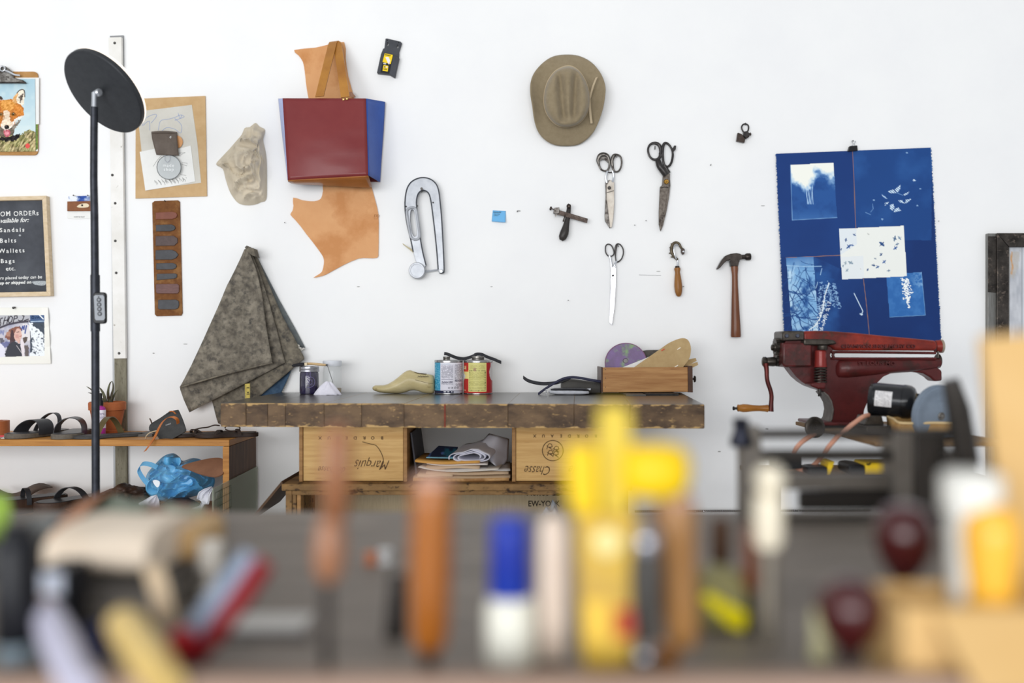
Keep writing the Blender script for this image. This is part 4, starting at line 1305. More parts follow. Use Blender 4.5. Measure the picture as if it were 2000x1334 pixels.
    for P in ([(398, 840), (388, 880)], [(230, 830), (205, 900)], [(180, 822), (300, 828), (395, 826)], [(372, 925), (362, 960)]):
        line(A, X, Y, P, 2.4, 'A9CCE8', 0.9)
    line(A, X, Y, [(598, 995), (625, 1050), (652, 1105), (642, 1130)], 3, 'CFE2F0')
    line(A, X, Y, [(636, 1122), (648, 1126)], 5, 'CFE2F0')
    # bottom right: sparkle print
    M3 = inpoly(X, Y, [(797, 878), (1016, 862), (1040, 1130), (818, 1142)])
    ink(A, M3, '3168ab')
    ink(A, M3 * np.clip((fbm(X, Y, 40, 71) - 0.4) * 3, 0, 1), '4a82c0', 0.6)
    ink(A, M3 * np.clip((X - 930) / 90, 0, 1) * (Y < 960) * np.clip((fbm(X, Y, 16, 75) - 0.45) * 5, 0, 1), 'A5C9E6', 0.6)
    for i in range(260):
        yy = r2.uniform(900, 1085)
        w = 26 if yy < 1030 else 9
        xx = 914 + r2.normal(0, w * 0.45) + (yy - 900) * 0.12
        if yy > 1030 and r2.random() < 0.6:
            continue
        ink(A, np.hypot((X - xx) / 4.5, (Y - yy) / 3) < 1, 'F2F6F4')
    line(A, X, Y, [(1016, 862), (1040, 1130), (818, 1142)], 2, '86b0d6', 0.7)
    # centre: birds on white
    M4 = inpoly(X, Y, [(504, 594), (905, 575), (925, 888), (522, 908)])
    ink(A, M4, 'ECEEE8')
    ink(A, M4 & inpoly(X, Y, [(504, 594), (612, 590), (614, 690), (508, 760)]), 'DEE6EC', 0.8)
    ink(A, M4 & inpoly(X, Y, [(500, 770), (655, 760), (660, 910), (520, 910)]), 'E2E8EC', 0.7)
    for (x, y, q, c, a) in ((548, 664, 14, '24477f', .3), (598, 632, 12, '24477f', 2.2), (565, 706, 20, '1f4a8c', 1.0), (586, 697, 12, '3a5f9a', 2.0), (518, 722, 10, '24477f', .5), (768, 690, 24, '24477f', 2.4), (852, 655, 20, '4d6a8c', .4),
                            (878, 652, 16, '6d88a4', 2.6), (866, 690, 14, '5d7896', 1.4), (855, 715, 18, '3a5f9a', 1.1), (766, 755, 15, '3a5680', .9), (728, 780, 10, '55708f', 2.1), (785, 800, 16, '3a5f9a', 1.0), (718, 822, 14, '3a5680', 1.9),
                            (744, 832, 15, '3f6298', 1.1), (683, 848, 11, '24477f', .6), (812, 855, 13, '6d8199', 1.5), (575, 805, 20, '8398a8', 2.2), (545, 808, 14, '9aaab4', .5), (555, 852, 14, '8398a8', .9), (530, 825, 10, '7a8fa4', .3), (686, 628, 10, 'C2C4BE', 2.4), (638, 842, 5, 'C9C2B0', 0)):
        ca, sa = math.cos(a), math.sin(a)
        tp = lambda u, v: (x + q * (u * ca - v * sa), y + q * (u * sa + v * ca))
        fillp(A, X, Y, [tp(-0.9, -0.08), tp(0, -0.2), tp(0.75, 0), tp(0, 0.2), tp(-0.9, 0.1)], c, 0.95)
        fillp(A, X, Y, [tp(0.25, 0), tp(-0.25, 0), tp(-0.5, -0.55), tp(-0.2, -0.95), tp(0.05, -0.6)], c, 0.85)
        fillp(A, X, Y, [tp(0.25, 0), tp(-0.25, 0), tp(-0.35, 0.5), tp(0.1, 1.0), tp(0.2, 0.55)], c, 0.85)
    # small white flecks and pale deckle
    for (x, y) in ((925, 122), (1008, 345), (990, 450), (772, 534), (720, 416)):
        ink(A, np.hypot((X - x) / 7, (Y - y) / 4) < 1, '9dbfe0', 0.8)
    e = np.minimum(X - (108 + (Y - 125) * 0.047), (1076 + (Y - 90) * 0.054) - X)
    ink(A, np.clip(1 - e / 7, 0, 1) * (vnoise(X, Y, 14, 91) > 0.35), '6f97c6', 0.8)


t = Th('cyanotype_poster', 'large blue cyanotype print with deckled edges hung from a binder clip', 'poster', 'r1', base=(620, 1270), dy=-0.002)
pw = t.canvas('print', [(112, 128), (1075, 90), (1139, 1300), (166, 1300)], 330, 380, cyan, y=-0.006, jit=5.0, bend=lambda U, V: -0.006 * np.sin(U * 3.1) * V - 0.008 * V, solid=0.0008)
for i, P in enumerate(([(204, 198), (470, 183), (492, 524), (214, 540)], )):
    pass
t.done()
t = Th('binder_clip', 'black binder clip with wire handles gripping the blue poster', 'clip', 'r1', base=(592, 112), dy=-0.012)
t.plate('clip_body', [(572, 80), (618, 76), (621, 108), (563, 112)], -0.020, -0.004, M_blackpl, bevel=0.001)
t.tube('wire_handle', [(580, 82, -0.018), (592, 68, -0.016), (584, 55, -0.012), (588, 46, -0.010), (602, 46, -0.010), (606, 56, -0.012), (598, 68, -0.016), (608, 80, -0.018)], 1.8, M_chrome, sm=4, seg=8)
t.tube('nail', [(592, 50, 0.002), (590, 46, -0.025), ], 2.5, M_nail, seg=8, label='steel nail')
t.done()

# ---- steel frame at the right edge
t = Th('framed_picture', 'riveted dark steel frame with a pale glazed picture at the right edge of the wall', 'frame', 'r1', base=(1700, 2200))
M_blk = mat('blackened_steel', '4c4743', 0.4, 0.75, c2='2f2c2a', sc=24, bump=0.08, c3='6a6058', sc3=50, lo3=0.56, hi3=0.66)
M_gal = mat('brushed_zinc', '8d8d8a', 0.35, 0.8, c2='74726e', sc=20, stretch=(20, 20, 1))
t.plate('side_strip', [(1428, 622), (1484, 622), (1484, 2190), (1428, 2190)], -0.020, -0.001, M_gal, bevel=0.001)
t.plate('corner_plate', [(1430, 640), (1480, 640), (1480, 990), (1430, 985)], -0.024, -0.020, M_blk, bevel=0.0008, label='rust-dark corner plate')
t.plate('frame_rail', [(1486, 620), (1560, 710), (1556, 2110), (1486, 2190)], -0.032, -0.001, M_blk, bevel=0.002)
t.plate('frame_rail', [(1486, 620), (2500, 620), (2420, 706), (1560, 706)], -0.032, -0.001, M_blk, bevel=0.002)
t.plate('frame_rail', [(2500, 620), (2500, 2190), (2420, 2110), (2420, 706)], -0.032, -0.001, M_blk, bevel=0.002)
t.plate('frame_rail', [(1486, 2190), (1556, 2110), (2420, 2110), (2500, 2190)], -0.032, -0.001, M_blk, bevel=0.002)


def rainy(X, Y, A):
    A[:] = hexc('C4C6CB')
    ink(A, np.clip((fbm(X, Y, 90, 3) - 0.4) * 3, 0, 1), 'A9ACB3', 0.8)
    ink(A, np.clip((vnoise(X, Y * 0.2, 12, 9) - 0.5) * 2, 0, 1), 'DADCE0', 0.5)
    ink(A, inpoly(X, Y, [(1560, 742), (1628, 730), (1618, 830), (1590, 900), (1562, 895)]) * (0.5 + 0.5 * vnoise(X, Y, 9, 4)), 'B5AFA6', 0.8)
    line(A, X, Y, [(1578, 742), (1572, 780), (1582, 830), (1574, 870)], 5, 'C98f58', 0.8)
    ink(A, X > 1640, 'D5D8DD', 0.6)
    ink(A, (np.abs(X - 1640) < 3), '8f9298', 0.7)


t.canvas('glazed_picture', [(1552, 704), (2430, 704), (2430, 2120), (1552, 2120)], 140, 160, rainy, y=-0.012, m=canvas_mat('glazed_print', 0.15))
t.plate('inner_rail', [(1553, 712), (1562, 706), (1562, 2110), (1553, 2110)], -0.024, -0.012, M_gal)
t.done()

# ---- metal cable along the wall
t = Th('braided_cable', 'ribbed metal cable running low along the wall right of the workbench', 'cable', 'px', base=(1460, 999), d=3.59)
t.tube('cable', [(1240, 999.5, 0), (1400, 998.5, 0), (1700, 997.5, 0)], 2.2, M_dsteel, seg=8)
bm = bmesh.new()
pts = []
for i in range(1000):
    a = i * 0.7
    v = t.L(1240 + i * 0.46, 999.5 - i * 0.002, 0)
    pts.append(v + Vector((0, math.cos(a), math.sin(a))) * 0.0048)
t.add('ribbing', sweep(pts, [0.0012] * len(pts), False, 5), M_chrome)
t.done()

# ================================================================== canvas apron and the cloth behind it
M_canvas = mat('waxed_canvas', '5c564d', 0.85, c2='8c8476', sc=30, bump=0.3, bsc=160, lo=0.36, hi=0.66, c3='46433f', sc3=48, lo3=0.5, hi3=0.7, detail=10)
M_canvas2 = mat('waxed_canvas_underside', '59534a', 0.85, c2='827a6b', sc=34, bump=0.3, bsc=160, c3='45423e', sc3=44, lo3=0.5, hi3=0.68, detail=10)
M_denim = mat('faded_denim', '31455c', 0.9, c2='43596f', sc=40, bump=0.2, bsc=300)
M_gcan = mat('grey_blue_canvas', '6f7472', 0.9, c2='5f6468', sc=30, bump=0.2, bsc=200)
t = Th('canvas_apron', 'mottled grey-brown waxed canvas apron hanging in folds from a nail left of the workbench', 'apron', 'z5', base=(430, 1330))


def fold(a, f, ph, base):
    return lambda u, v: base - a * v ** 0.7 * (0.5 + 0.5 * math.sin(u * f + ph)) - 0.004 * noise.noise(Vector((u * 4, v * 7, ph)))


t.sheet('front_fold', [(418, 385), (360, 510), (322, 585), (318, 590), (255, 740), (160, 950), (85, 1110), (35, 1200)],
        [(440, 385), (492, 520), (522, 660), (545, 840), (568, 980), (582, 1056)], M_canvas, 30, 50, fn=fold(0.02, 4.5, 1.2, -0.072), solid=0.004)
t.sheet('middle_fold', [(420, 385), (300, 640), (120, 1040), (34, 1205), (58, 1275), (92, 1350)],
        [(452, 382), (512, 540), (560, 690), (605, 850), (640, 990), (658, 1056)], M_canvas, 30, 50, fn=fold(0.016, 5, 0.3, -0.048), solid=0.004)
t.sheet('back_fold', [(424, 380), (340, 600), (260, 900), (200, 1180), (250, 1380), (265, 1425), (320, 1410)],
        [(468, 378), (560, 590), (640, 780), (720, 925), (768, 1020), (770, 1035)], M_canvas2, 30, 50, fn=fold(0.012, 6, 2.2, -0.026), solid=0.004)
hem = [(35, 1203), (150, 1168), (300, 1125), (440, 1090), (582, 1056)]
t.tube('hem', [(x, y, -0.094) for x, y in hem], 5, M_canvas2, sm=4, seg=8)
t.sheet('grey_lining', [(440, 378), (520, 600), (600, 800), (690, 960)], [(470, 385), (620, 680), (720, 860), (776, 968)], M_gcan, 10, 30, fn=lambda u, v: -0.012 - 0.004 * math.sin(u * 5), solid=0.003, label='pale grey-blue lining edge')
t.tube('waist_string', [(722, 948, -0.03), (740, 955, -0.034), (735, 968, -0.036), (752, 970, -0.036), (745, 985, -0.03), (772, 970, -0.03)], 4, mat('pale_string', 'CDC9C0', 0.8), sm=4, seg=6)
t.plate('top_tab', [(418, 372), (430, 362), (448, 376), (470, 378), (484, 430), (460, 420), (432, 400)], -0.085, -0.03, M_canvas2, bevel=0.001)
t.tube('nail', [(433, 380, 0.002), (430, 372, -0.095)], 4, M_nail, seg=8, label='steel nail')
t.done()
t = Th('denim_cloth', 'frayed blue denim cloth showing under the apron at the back corner of the workbench', 'cloth', 'z5', base=(560, 1256))
t.sheet('cloth', [(590, 1120), (560, 1170), (520, 1220), (482, 1256)], [(702, 1075), (690, 1110), (660, 1180), (628, 1248)], M_denim, 14, 14, fn=lambda u, v: -0.016 - 0.006 * math.sin(u * 6 + v * 3), solid=0.003)
for i in range(12):
    f = i / 11
    t.tube('frayed_thread', [(702 - f * 70, 1080 + f * 160, -0.018), (710 - f * 70 + (i % 3) * 3, 1086 + f * 160, -0.02)], 1.1, mat('pale_string', 'CDC9C0', 0.8), seg=4)
t.done()
t = Th('measuring_tape', 'yellow measuring tape strip hanging below the apron beside the workbench', 'measuring tape', 'r3', base=(335, 150), d=3.6 - 0.075)
M_tape = mat('tape_yellow', 'C7B45A', 0.5, c2='B8A24a', sc=40)
t.plate('tape', [(313, 40), (352, 36), (352, 150), (315, 152)], -0.001, 0.0, M_tape)
t.text('number', '24', 346, 126, 26, -0.0014, M_inkblk, rot=-PI / 2, off=1, ext=0.0001)
t.text('number', '2', 346, 76, 26, -0.0014, M_inkblk, rot=-PI / 2, off=1, ext=0.0001)
for i in range(14):
    t.plate('tick', [(315, 48 + i * 7.3), (322 + (i % 2) * 4, 48 + i * 7.3), (322 + (i % 2) * 4, 49.2 + i * 7.3), (315, 49.2 + i * 7.3)], -0.0014, -0.001, M_inkblk)
t.done()

# ================================================================== workbench
ZB = 0.909
M_bfront = mat('worn_bench_edge', '47372a', 0.55, c2='715a42', sc=11, stretch=(1, 1, 1.8), bump=0.35, bsc=90, lo=0.36, hi=0.64, c3='A8875a', sc3=48, lo3=0.60, hi3=0.72, detail=12)
_nt = M_bfront.node_tree
_b = _nt.nodes['Principled BSDF']
_src = _b.inputs['Base Color'].links[0].from_socket
_tc = _nt.nodes.new('ShaderNodeTexCoord')
_sp = _nt.nodes.new('ShaderNodeSeparateXYZ')
_nt.links.new(_tc.outputs['Generated'], _sp.inputs[0])
_m = [_nt.nodes.new('ShaderNodeMath') for _ in range(5)]
for _i, (_op, _v) in enumerate((('SUBTRACT', 0.5), ('ABSOLUTE', 0), ('POWER', 7.0), ('MULTIPLY', 40.0), ('ADD', 0))):
    _m[_i].operation = _op
    _m[_i].inputs[1].default_value = _v
_nt.links.new(_sp.outputs[2], _m[0].inputs[0])
for _i in range(3):
    _nt.links.new(_m[_i].outputs[0], _m[_i + 1].inputs[0])
_n = _nt.nodes.new('ShaderNodeTexNoise')
_n.inputs['Scale'].default_value = 55
_n.inputs['Detail'].default_value = 8
_mp = _nt.nodes.new('ShaderNodeMapping')
_mp.inputs['Scale'].default_value = (0.6, 1, 1.6)
_nt.links.new(_tc.outputs['Object'], _mp.inputs[0])
_nt.links.new(_mp.outputs[0], _n.inputs['Vector'])
_nt.links.new(_m[3].outputs[0], _m[4].inputs[0])
_nt.links.new(_n.outputs[0], _m[4].inputs[1])
_r = _nt.nodes.new('ShaderNodeMapRange')
_r.inputs[1].default_value, _r.inputs[2].default_value = 0.66, 0.76
_nt.links.new(_m[4].outputs[0], _r.inputs[0])
_x = _nt.nodes.new('ShaderNodeMix')
_x.data_type = 'RGBA'
_nt.links.new(_r.outputs[0], _x.inputs[0])
_nt.links.new(_src, _x.inputs[6])
_x.inputs[7].default_value = lin('B99763')
_nt.links.new(_x.outputs[2], _b.inputs['Base Color'])
M_btop = mat('dark_bench_top', '2f2c29', 0.3, c2='3f3a34', sc=12, stretch=(1, 6, 1), bump=0.12, bsc=25, coat=0.25, spec=0.5)
FL, FR, BR, BL = (-0.909, -0.73), (0.586, -0.80), (0.653, -0.045), (-0.896, -0.035)
t = Th('workbench', 'long scarred butcher-block workbench top lying across two wine crates', 'workbench', 'px', base=(1000, 680))
t.loc = Vector((-0.16, -0.4, 0.835))
t.root.location = t.loc
cuts = [430, 482, 525, 560, 637, 711, 795, 874, 998, 1126, 1234, 1377]
rb = random.Random(5)
for a, b in zip(cuts, cuts[1:]):
    f0, f1 = (a - 430) / 947, (b - 430) / 947
    lp = lambda p, q, f: (p[0] + (q[0] - p[0]) * f, p[1] + (q[1] - p[1]) * f)
    j = rb.uniform(-0.0015, 0.0015)
    g = 0.0003
    p = [lp(FL, FR, f0), lp(FL, FR, f1), lp(BL, BR, f1), lp(BL, BR, f0)]
    q = [(p[0][0] + g, p[0][1] + j), (p[1][0] - g, p[1][1] + j), (p[2][0] - g, p[2][1]), (p[3][0] + g, p[3][1])]
    bm = bmesh.new()
    lo_ = [bm.verts.new(Vector((x, y, 0.835)) - t.loc) for x, y in q]
    hi_ = [bm.verts.new(Vector((x, y, ZB + j * 0.3)) - t.loc) for x, y in q]
    bm.faces.new(lo_[::-1])
    tf = bm.faces.new(hi_)
    for i in range(4):
        bm.faces.new((lo_[i], lo_[(i + 1) % 4], hi_[(i + 1) % 4], hi_[i]))
    tf.material_index = 1
    t.add('plank', bm, [M_bfront, M_btop], bevel=0.004 if a in (430,) or b == 1377 else 0.0012, smooth=False)
x = lp(FL, FR, (875 - 430) / 947)
t.wbox('red_joint', (x[0] - 0.0025, x[1] - 0.002, 0.8365), (x[0] + 0.0025, x[1] + 0.02, 0.907), mat('red_paint_line', '8a3520', 0.6, c2='6b2f22', sc=60), label='red painted joint line')
t.done()

# ---- wine crates under the bench
M_crate = mat('wine_crate_pine', 'CBA66c', 0.55, c2='B58d54', sc=5, stretch=(1, 1, 16), bump=0.06, lo=0.36, hi=0.68, c3='92693a', sc3=9, lo3=0.62, hi3=0.75)
M_crate2 = mat('wine_crate_pine_dark', 'A27a4c', 0.6, c2='86623a', sc=7, stretch=(1, 1, 12), bump=0.08, lo=0.36, hi=0.68)
M_stamp = mat('branded_ink', '4a3524', 0.8)


def crate(name, label, x0, x1, writing):
    t = Th(name, label, 'crate', 'px', base=((x0 + x1) / 2, 941), d=2.98, group='wine crates under the workbench')
    z0, z1 = 0.648, 0.835
    a, b = t.P(x0, 900).x, t.P(x1, 900).x
    y0, y1 = -0.62, -0.20
    w = 0.012
    t.wbox('front_board', (a + w + 0.001, y0 + 0.004, z0 + 0.002), (b - w - 0.001, y0 + 0.016, z1 - 0.004), M_crate, bevel=0.001)
    t.wbox('side_board', (a, y0, z0), (a + w, y1, z1), M_crate2, bevel=0.001)
    t.wbox('side_board', (b - w, y0, z0), (b, y1, z1), M_crate2, bevel=0.001)
    t.wbox('back_board', (a + w + 0.001, y1 - 0.012, z0), (b - w - 0.001, y1, z1), M_crate2)
    t.wbox('lid_board', (a + w + 0.001, y0 + 0.017, z1 - 0.009), (b - w - 0.001, y1 - 0.013, z1 - 0.001), M_crate2)
    t.wbox('bottom_board', (a + w + 0.001, y0 + 0.017, z0), (b - w - 0.001, y1 - 0.013, z0 + 0.009), M_crate2)
    writing(t)
    t.done()


def flourish(t, P, w=2.2):
    t.tube('handwriting', [(x, y, 0.0028) for x, y in P], w, M_stamp, sm=4, seg=5)


def wr1(t):
    t.zf('r3')
    for i, ch in enumerate('BORDEAUX'):
        t.text('lettering', ch, 1395 - i * 69, 450, 34, 0.0036, M_stamp, 'LEFT', rot=PI, ext=0.0003, off=0.9)
    t.text('lettering', 'Marquis', 1448, 640, 108, 0.0036, M_stamp, 'LEFT', rot=PI + 0.02, shear=0.45, ext=0.0003, sx=0.78, off=-0.6, wob=0.07)
    t.text('lettering', 'de Chasse', 1105, 688, 72, 0.0036, M_stamp, 'LEFT', rot=PI + 0.02, shear=0.45, ext=0.0003, sx=0.72, off=-0.4, wob=0.07)
    flourish(t, [(1230, 492), (1290, 508), (1335, 520), (1368, 560), (1390, 610), (1395, 650), (1380, 690)], 2.6)


def wr2(t):
    t.zf('r4')
    for i, ch in enumerate('BORDEAUX'):
        t.text('lettering', ch, 1206 - i * 53, 340, 25, 0.0036, M_stamp, 'LEFT', rot=PI, ext=0.0003, off=0.7)
    t.text('lettering', 'Chasse', 930, 535, 78, 0.0036, M_stamp, 'LEFT', rot=PI + 0.02, shear=0.45, ext=0.0003, sx=0.72, off=-0.4, wob=0.07)
    t.text('lettering', 'Marquis de', 1290, 535, 78, 0.0036, M_stamp, 'LEFT', rot=PI + 0.02, shear=0.45, ext=0.0003, sx=0.72, off=-0.4, wob=0.07)
    t.tube('crest', [(x, y, 0.003) for x, y in ell(936, 438, 63, 62, 40)], 2.4, M_stamp, closed=True, seg=5)
    for x, y in ((918, 415), (958, 430), (922, 455), (955, 462)):
        t.tube('crest', [(x - 18, y + 14, 0.003), (x - 8, y - 16, 0.003), (x + 10, y - 16, 0.003), (x + 12, y, 0.003), (x - 6, y + 2, 0.003), (x + 8, y + 12, 0.003), (x + 16, y + 18, 0.003)], 2, M_stamp, sm=4, seg=5)
        t.tube('crest', [(x - 20, y - 8, 0.003), (x, y + 6, 0.003), (x + 18, y - 4, 0.003)], 1.6, M_stamp, sm=4, seg=5)


crate('wine_crate', 'pale wine crate with upside-down script, left support of the workbench', 584, 795, wr1)
crate('wine_crate', 'wine crate with a round crest and upside-down script, right support of the workbench', 1000, 1212, wr2)
FRT = mat('ragged_box_timber', '6f5434', 0.7, c2='8a6a42', sc=14, stretch=(1, 1, 2), bump=0.5, bsc=50, lo=0.35, hi=0.65, c3='3a2a1c', sc3=30, lo3=0.55, hi3=0.64)
M_burl = mat('burlap_grey_board', '9c8d72', 0.85, c2='a9997d', sc=220, stretch=(1, 1, 0.08), bump=0.12, lo=0.3, hi=0.7)
t = Th('base_chest', 'rough old shipping chest with an open front standing under the wine crates', 'chest', 'px', base=(880, 960), d=3.0)
t.loc = Vector((-0.2, -0.4, 0.0))
t.root.location = t.loc
xa, xb = at(557, 950, 2.93).x, at(1228, 950, 2.93).x
rb = random.Random(2)
for i in range(4):
    y0 = -0.67 + i * 0.14
    t.wbox('plank', (xa - 0.012, y0, 0.626), (xb + 0.012, y0 + 0.138, 0.648), FRT, bevel=0.003)
t.wbox('side_board', (xa, -0.665, 0.0), (xa + 0.02, -0.12, 0.626), FRT, bevel=0.002)
t.wbox('side_batten', (xa + 0.021, -0.662, 0.0), (xa + 0.033, -0.62, 0.626), FRT, bevel=0.002)
t.wbox('side_batten', (xa + 0.035, -0.662, 0.0), (xa + 0.048, -0.62, 0.626), M_crate2, bevel=0.002)
t.wbox('side_board', (xb - 0.02, -0.665, 0.0), (xb, -0.12, 0.626), FRT, bevel=0.002)
t.wbox('front_rail', (xa + 0.02, -0.665, 0.612), (xb - 0.02, -0.65, 0.626), FRT, bevel=0.002)
t.wbox('back_panel', (xa + 0.02, -0.32, 0.03), (xb - 0.02, -0.31, 0.625), M_burl)
t.wbox('bottom_board', (xa + 0.02, -0.64, 0.0), (xb - 0.02, -0.325, 0.03), FRT)
p0, p1 = at(558, 930, 2.95), at(490, 1012, 2.95)
t.hull8('flap', [(p1.x, -0.655, p1.z), (p1.x + 0.006, -0.655, p1.z - 0.005), (p1.x + 0.006, -0.30, p1.z - 0.005), (p1.x, -0.30, p1.z)],
        [(p0.x - 0.012, -0.655, 0.655), (p0.x - 0.008, -0.655, 0.648), (p0.x - 0.008, -0.30, 0.648), (p0.x - 0.012, -0.30, 0.655)], mat('brown_hardboard', '4a3422', 0.6, c2='553d29', sc=10), label='dark brown flap hanging off the left edge')
t.d = 3.279
t.zf('r4')
t.text('stencil', 'EW-YORK', 785, 778, 50, -0.0005, mat('stencil_ink', '3a332a', 0.9), off=0.6, sx=0.85, ext=0.0003)
t.text('stencil', 'No.153-LE', 775, 712, 58, -0.0005, mat('stencil_ink', '3a332a', 0.9), off=0.8, sx=0.8, ext=0.0003)
t.done()
t = Th('grey_bundle', 'crumpled grey plastic bundle inside the chest under the right crate', 'bundle', 'r4', base=(900, 860), d=3.12)
t.loc = Vector((t.loc.x, t.loc.y, 0.03))
t.root.location = t.loc
bm = bmesh.new()
bmesh.ops.create_icosphere(bm, subdivisions=4, radius=1)
ctr = t.P(930, 822)
for v in bm.verts:
    d_ = 1 + 0.25 * noise.noise(v.co * 3) + 0.12 * (0.5 - abs(noise.noise(v.co * 7)))
    z = v.co.z * d_
    v.co = Vector((ctr.x + v.co.x * 0.055 * d_, ctr.y + v.co.y * 0.06 * d_, (ctr.z * 0.5 + 0.015) + z * (ctr.z * 0.5 - 0.005))) - t.loc
t.add('bundle', bm, mat('grey_poly_wrap', 'A7ACB2', 0.4, c2='8b9097', sc=40), ang=60)
t.done()

# ---- papers between the crates
PZ = 0.648
t0 = Th('x', None, None, 'pp', d=2.95)


def flatsheet(name, label, cat, col, x0, x1, yv, th, front, depth, skew=0.0, curl=0.0, group='papers stacked between the wine crates', rough=0.7, mt=None):
    """A flat item of the pile: near edge from x0 to x1 (zoom px), its height from the row yv."""
    t = Th(name, label, cat, 'pp', d=3.6 + front, base=((x0 + x1) / 2, yv), group=group)
    a, b = t.P(x0, yv), t.P(x1, yv)
    bm = bmesh.new()
    G = []
    for j in range(5):
        row = []
        for i in range(15):
            u, v = i / 14, j / 4
            z = curl * ((1 - u) ** 6 + 0.4 * u ** 8) * (1 - v * 0.5) + 0.0015 * math.sin(u * 7 + yv)
            row.append(bm.verts.new(Vector((a.x + (b.x - a.x) * u + skew * v, a.y + depth * v, a.z + (b.z - a.z) * u + z)) - t.loc))
        G.append(row)
    for j in range(4):
        for i in range(14):
            bm.faces.new((G[j][i], G[j][i + 1], G[j + 1][i + 1], G[j + 1][i]))
    t.add(name, bm, mt or mat('sheet_' + col, col, rough, c2=None), solid=th)
    t.done()


bpy.data.objects.remove(t0.root)
flatsheet('padded_envelope', 'worn kraft padded envelope at the very bottom of the paper pile', 'envelope', 'A07546', 60, 1850, 975, 0.010, -0.62, 0.26, mt=mat('worn_kraft', 'A87c4c', 0.55, c2='C09A68', sc=14, bump=0.2, c3='8a6238', sc3=12))
flatsheet('card_folder', 'greyish-tan card folder directly above the padded envelope', 'folder', 'A68F74', 70, 1870, 930, 0.007, -0.615, 0.25, 0.005)
flatsheet('card_folder', 'buff card folder, short one ending at mid-pile', 'folder', 'C0A98A', 140, 800, 895, 0.008, -0.625, 0.22, 0.0)
flatsheet('paper_stack', 'brown paper stack just above the short buff folder', 'paper', 'B59C80', 300, 1840, 862, 0.006, -0.615, 0.24, 0.0)
flatsheet('white_envelope', 'white envelope with a bent corner sticking out left in mid-pile', 'envelope', 'DCD6CC', 160, 1640, 812, 0.002, -0.63, 0.2, 0.02, 0.012)
flatsheet('brochure', 'pale grey brochure with a blue-grey edge in mid-pile on the right', 'brochure', 'B9B6B4', 640, 1870, 790, 0.003, -0.612, 0.22, 0.0)
flatsheet('paper_stack', 'pinkish-tan sheets beneath the yellow envelope', 'paper', 'BCA387', 300, 1300, 745, 0.007, -0.618, 0.2, 0.0)
flatsheet('white_sheet', 'white sheet with a torn dip below the yellow envelope', 'paper', 'D9D2CC', 320, 1450, 700, 0.0015, -0.615, 0.2, 0.0, 0.004)
flatsheet('yellow_envelope', 'golden-yellow envelope just under the rolled white paper', 'envelope', 'C4924A', 100, 1300, 655, 0.007, -0.612, 0.22, 0.01, 0.004)
t = Th('blue_brochure', 'dark blue and teal brochure on the yellow envelope behind the rolled paper', 'brochure', 'pp', d=3.6 - 0.59, base=(600, 575))


def bro(X, Y, A):
    A[:] = hexc('28304a')
    ink(A, np.clip((fbm(X, Y, 130, 3) - 0.5) * 6, 0, 1), '2d6f86', 0.9)
    ink(A, np.clip((fbm(X, Y, 60, 9) - 0.58) * 8, 0, 1), '5a78b8', 0.9)
    ink(A, Y > 555, '7fb8c8', 0.8)


t.canvas('cover', [(540, 345), (900, 370), (800, 570), (310, 560)], 60, 40, bro, bend=lambda U, V: (1 - V) * 0.13 - 0.0, solid=0.003)
t.done()
t = Th('rolled_paper', 'flattened roll of white wrapping paper on top of the pile between the crates', 'paper roll', 'pp', d=3.6 - 0.6, base=(1120, 655))
M_wrap = mat('white_wrap', 'DADAE4', 0.6, c2='CFCFDA', sc=20)
sp = []
for i in range(70):
    a = i / 69 * 2 * PI * 2.6
    s_ = 1 - 0.55 * i / 69
    ex, ey = math.cos(a + PI * 0.9), math.sin(a + PI * 0.9)
    x = 1125 + 405 * s_ * math.copysign(abs(ex) ** 0.7, ex)
    y = 560 + (95 * s_) * math.copysign(abs(ey) ** 0.8, ey)
    y -= 80 * s_ * math.exp(-((x - 1200) / 130) ** 2) * (1 if ey < 0 else 0.0)
    sp.append((x, y))
bm = bmesh.new()
NN = 10
prev = None
for j in range(NN + 1):
    v = j / NN
    row = []
    for x, y in sp:
        p = t.L(x, y, 0) + Vector((0.018 * 0 + v * 0.034, v * 0.20, v * 0.012 + 0.003 * noise.noise(Vector((x * 0.01, v * 4, 0))) * v))
        row.append(bm.verts.new(p))
    if prev:
        for i in range(len(sp) - 1):
            bm.faces.new((prev[i], prev[i + 1], row[i + 1], row[i]))
    prev = row
t.add('roll', bm, M_wrap, solid=0.0016, ang=60)
t.done()
t = Th('folded_sheet', 'grey folded sheet slumped behind the rolled paper against the right crate', 'paper', 'pp', d=3.6 - 0.52, base=(1700, 760))
t.sheet('sheet', [(1480, 110), (1300, 300), (1420, 520), (1500, 640)], [(1850, 210), (1840, 400), (1830, 600), (1690, 775)], mat('grey_wrap', 'B9B8C0', 0.65), 12, 12, fn=lambda u, v: 0.10 * (1 - v) - 0.03 * math.sin(u * 4), solid=0.0012)
t.done()
t = Th('dark_folder', 'dark folder standing upright against the left wine crate', 'folder', 'px', d=3.15, base=(805, 941))
t.loc = Vector((t.loc.x, t.loc.y, 0.648))
t.root.location = t.loc
xl_ = at(795, 900, 2.98).x
t.hull8('folder', [(xl_ + 0.022, -0.55, 0.648), (xl_ + 0.028, -0.55, 0.648), (xl_ + 0.028, -0.25, 0.648), (xl_ + 0.022, -0.25, 0.648)],
        [(xl_ + 0.003, -0.55, 0.80), (xl_ + 0.008, -0.55, 0.80), (xl_ + 0.008, -0.25, 0.80), (xl_ + 0.003, -0.25, 0.80)], mat('slate_card', '4a4a52', 0.6))
t.done()

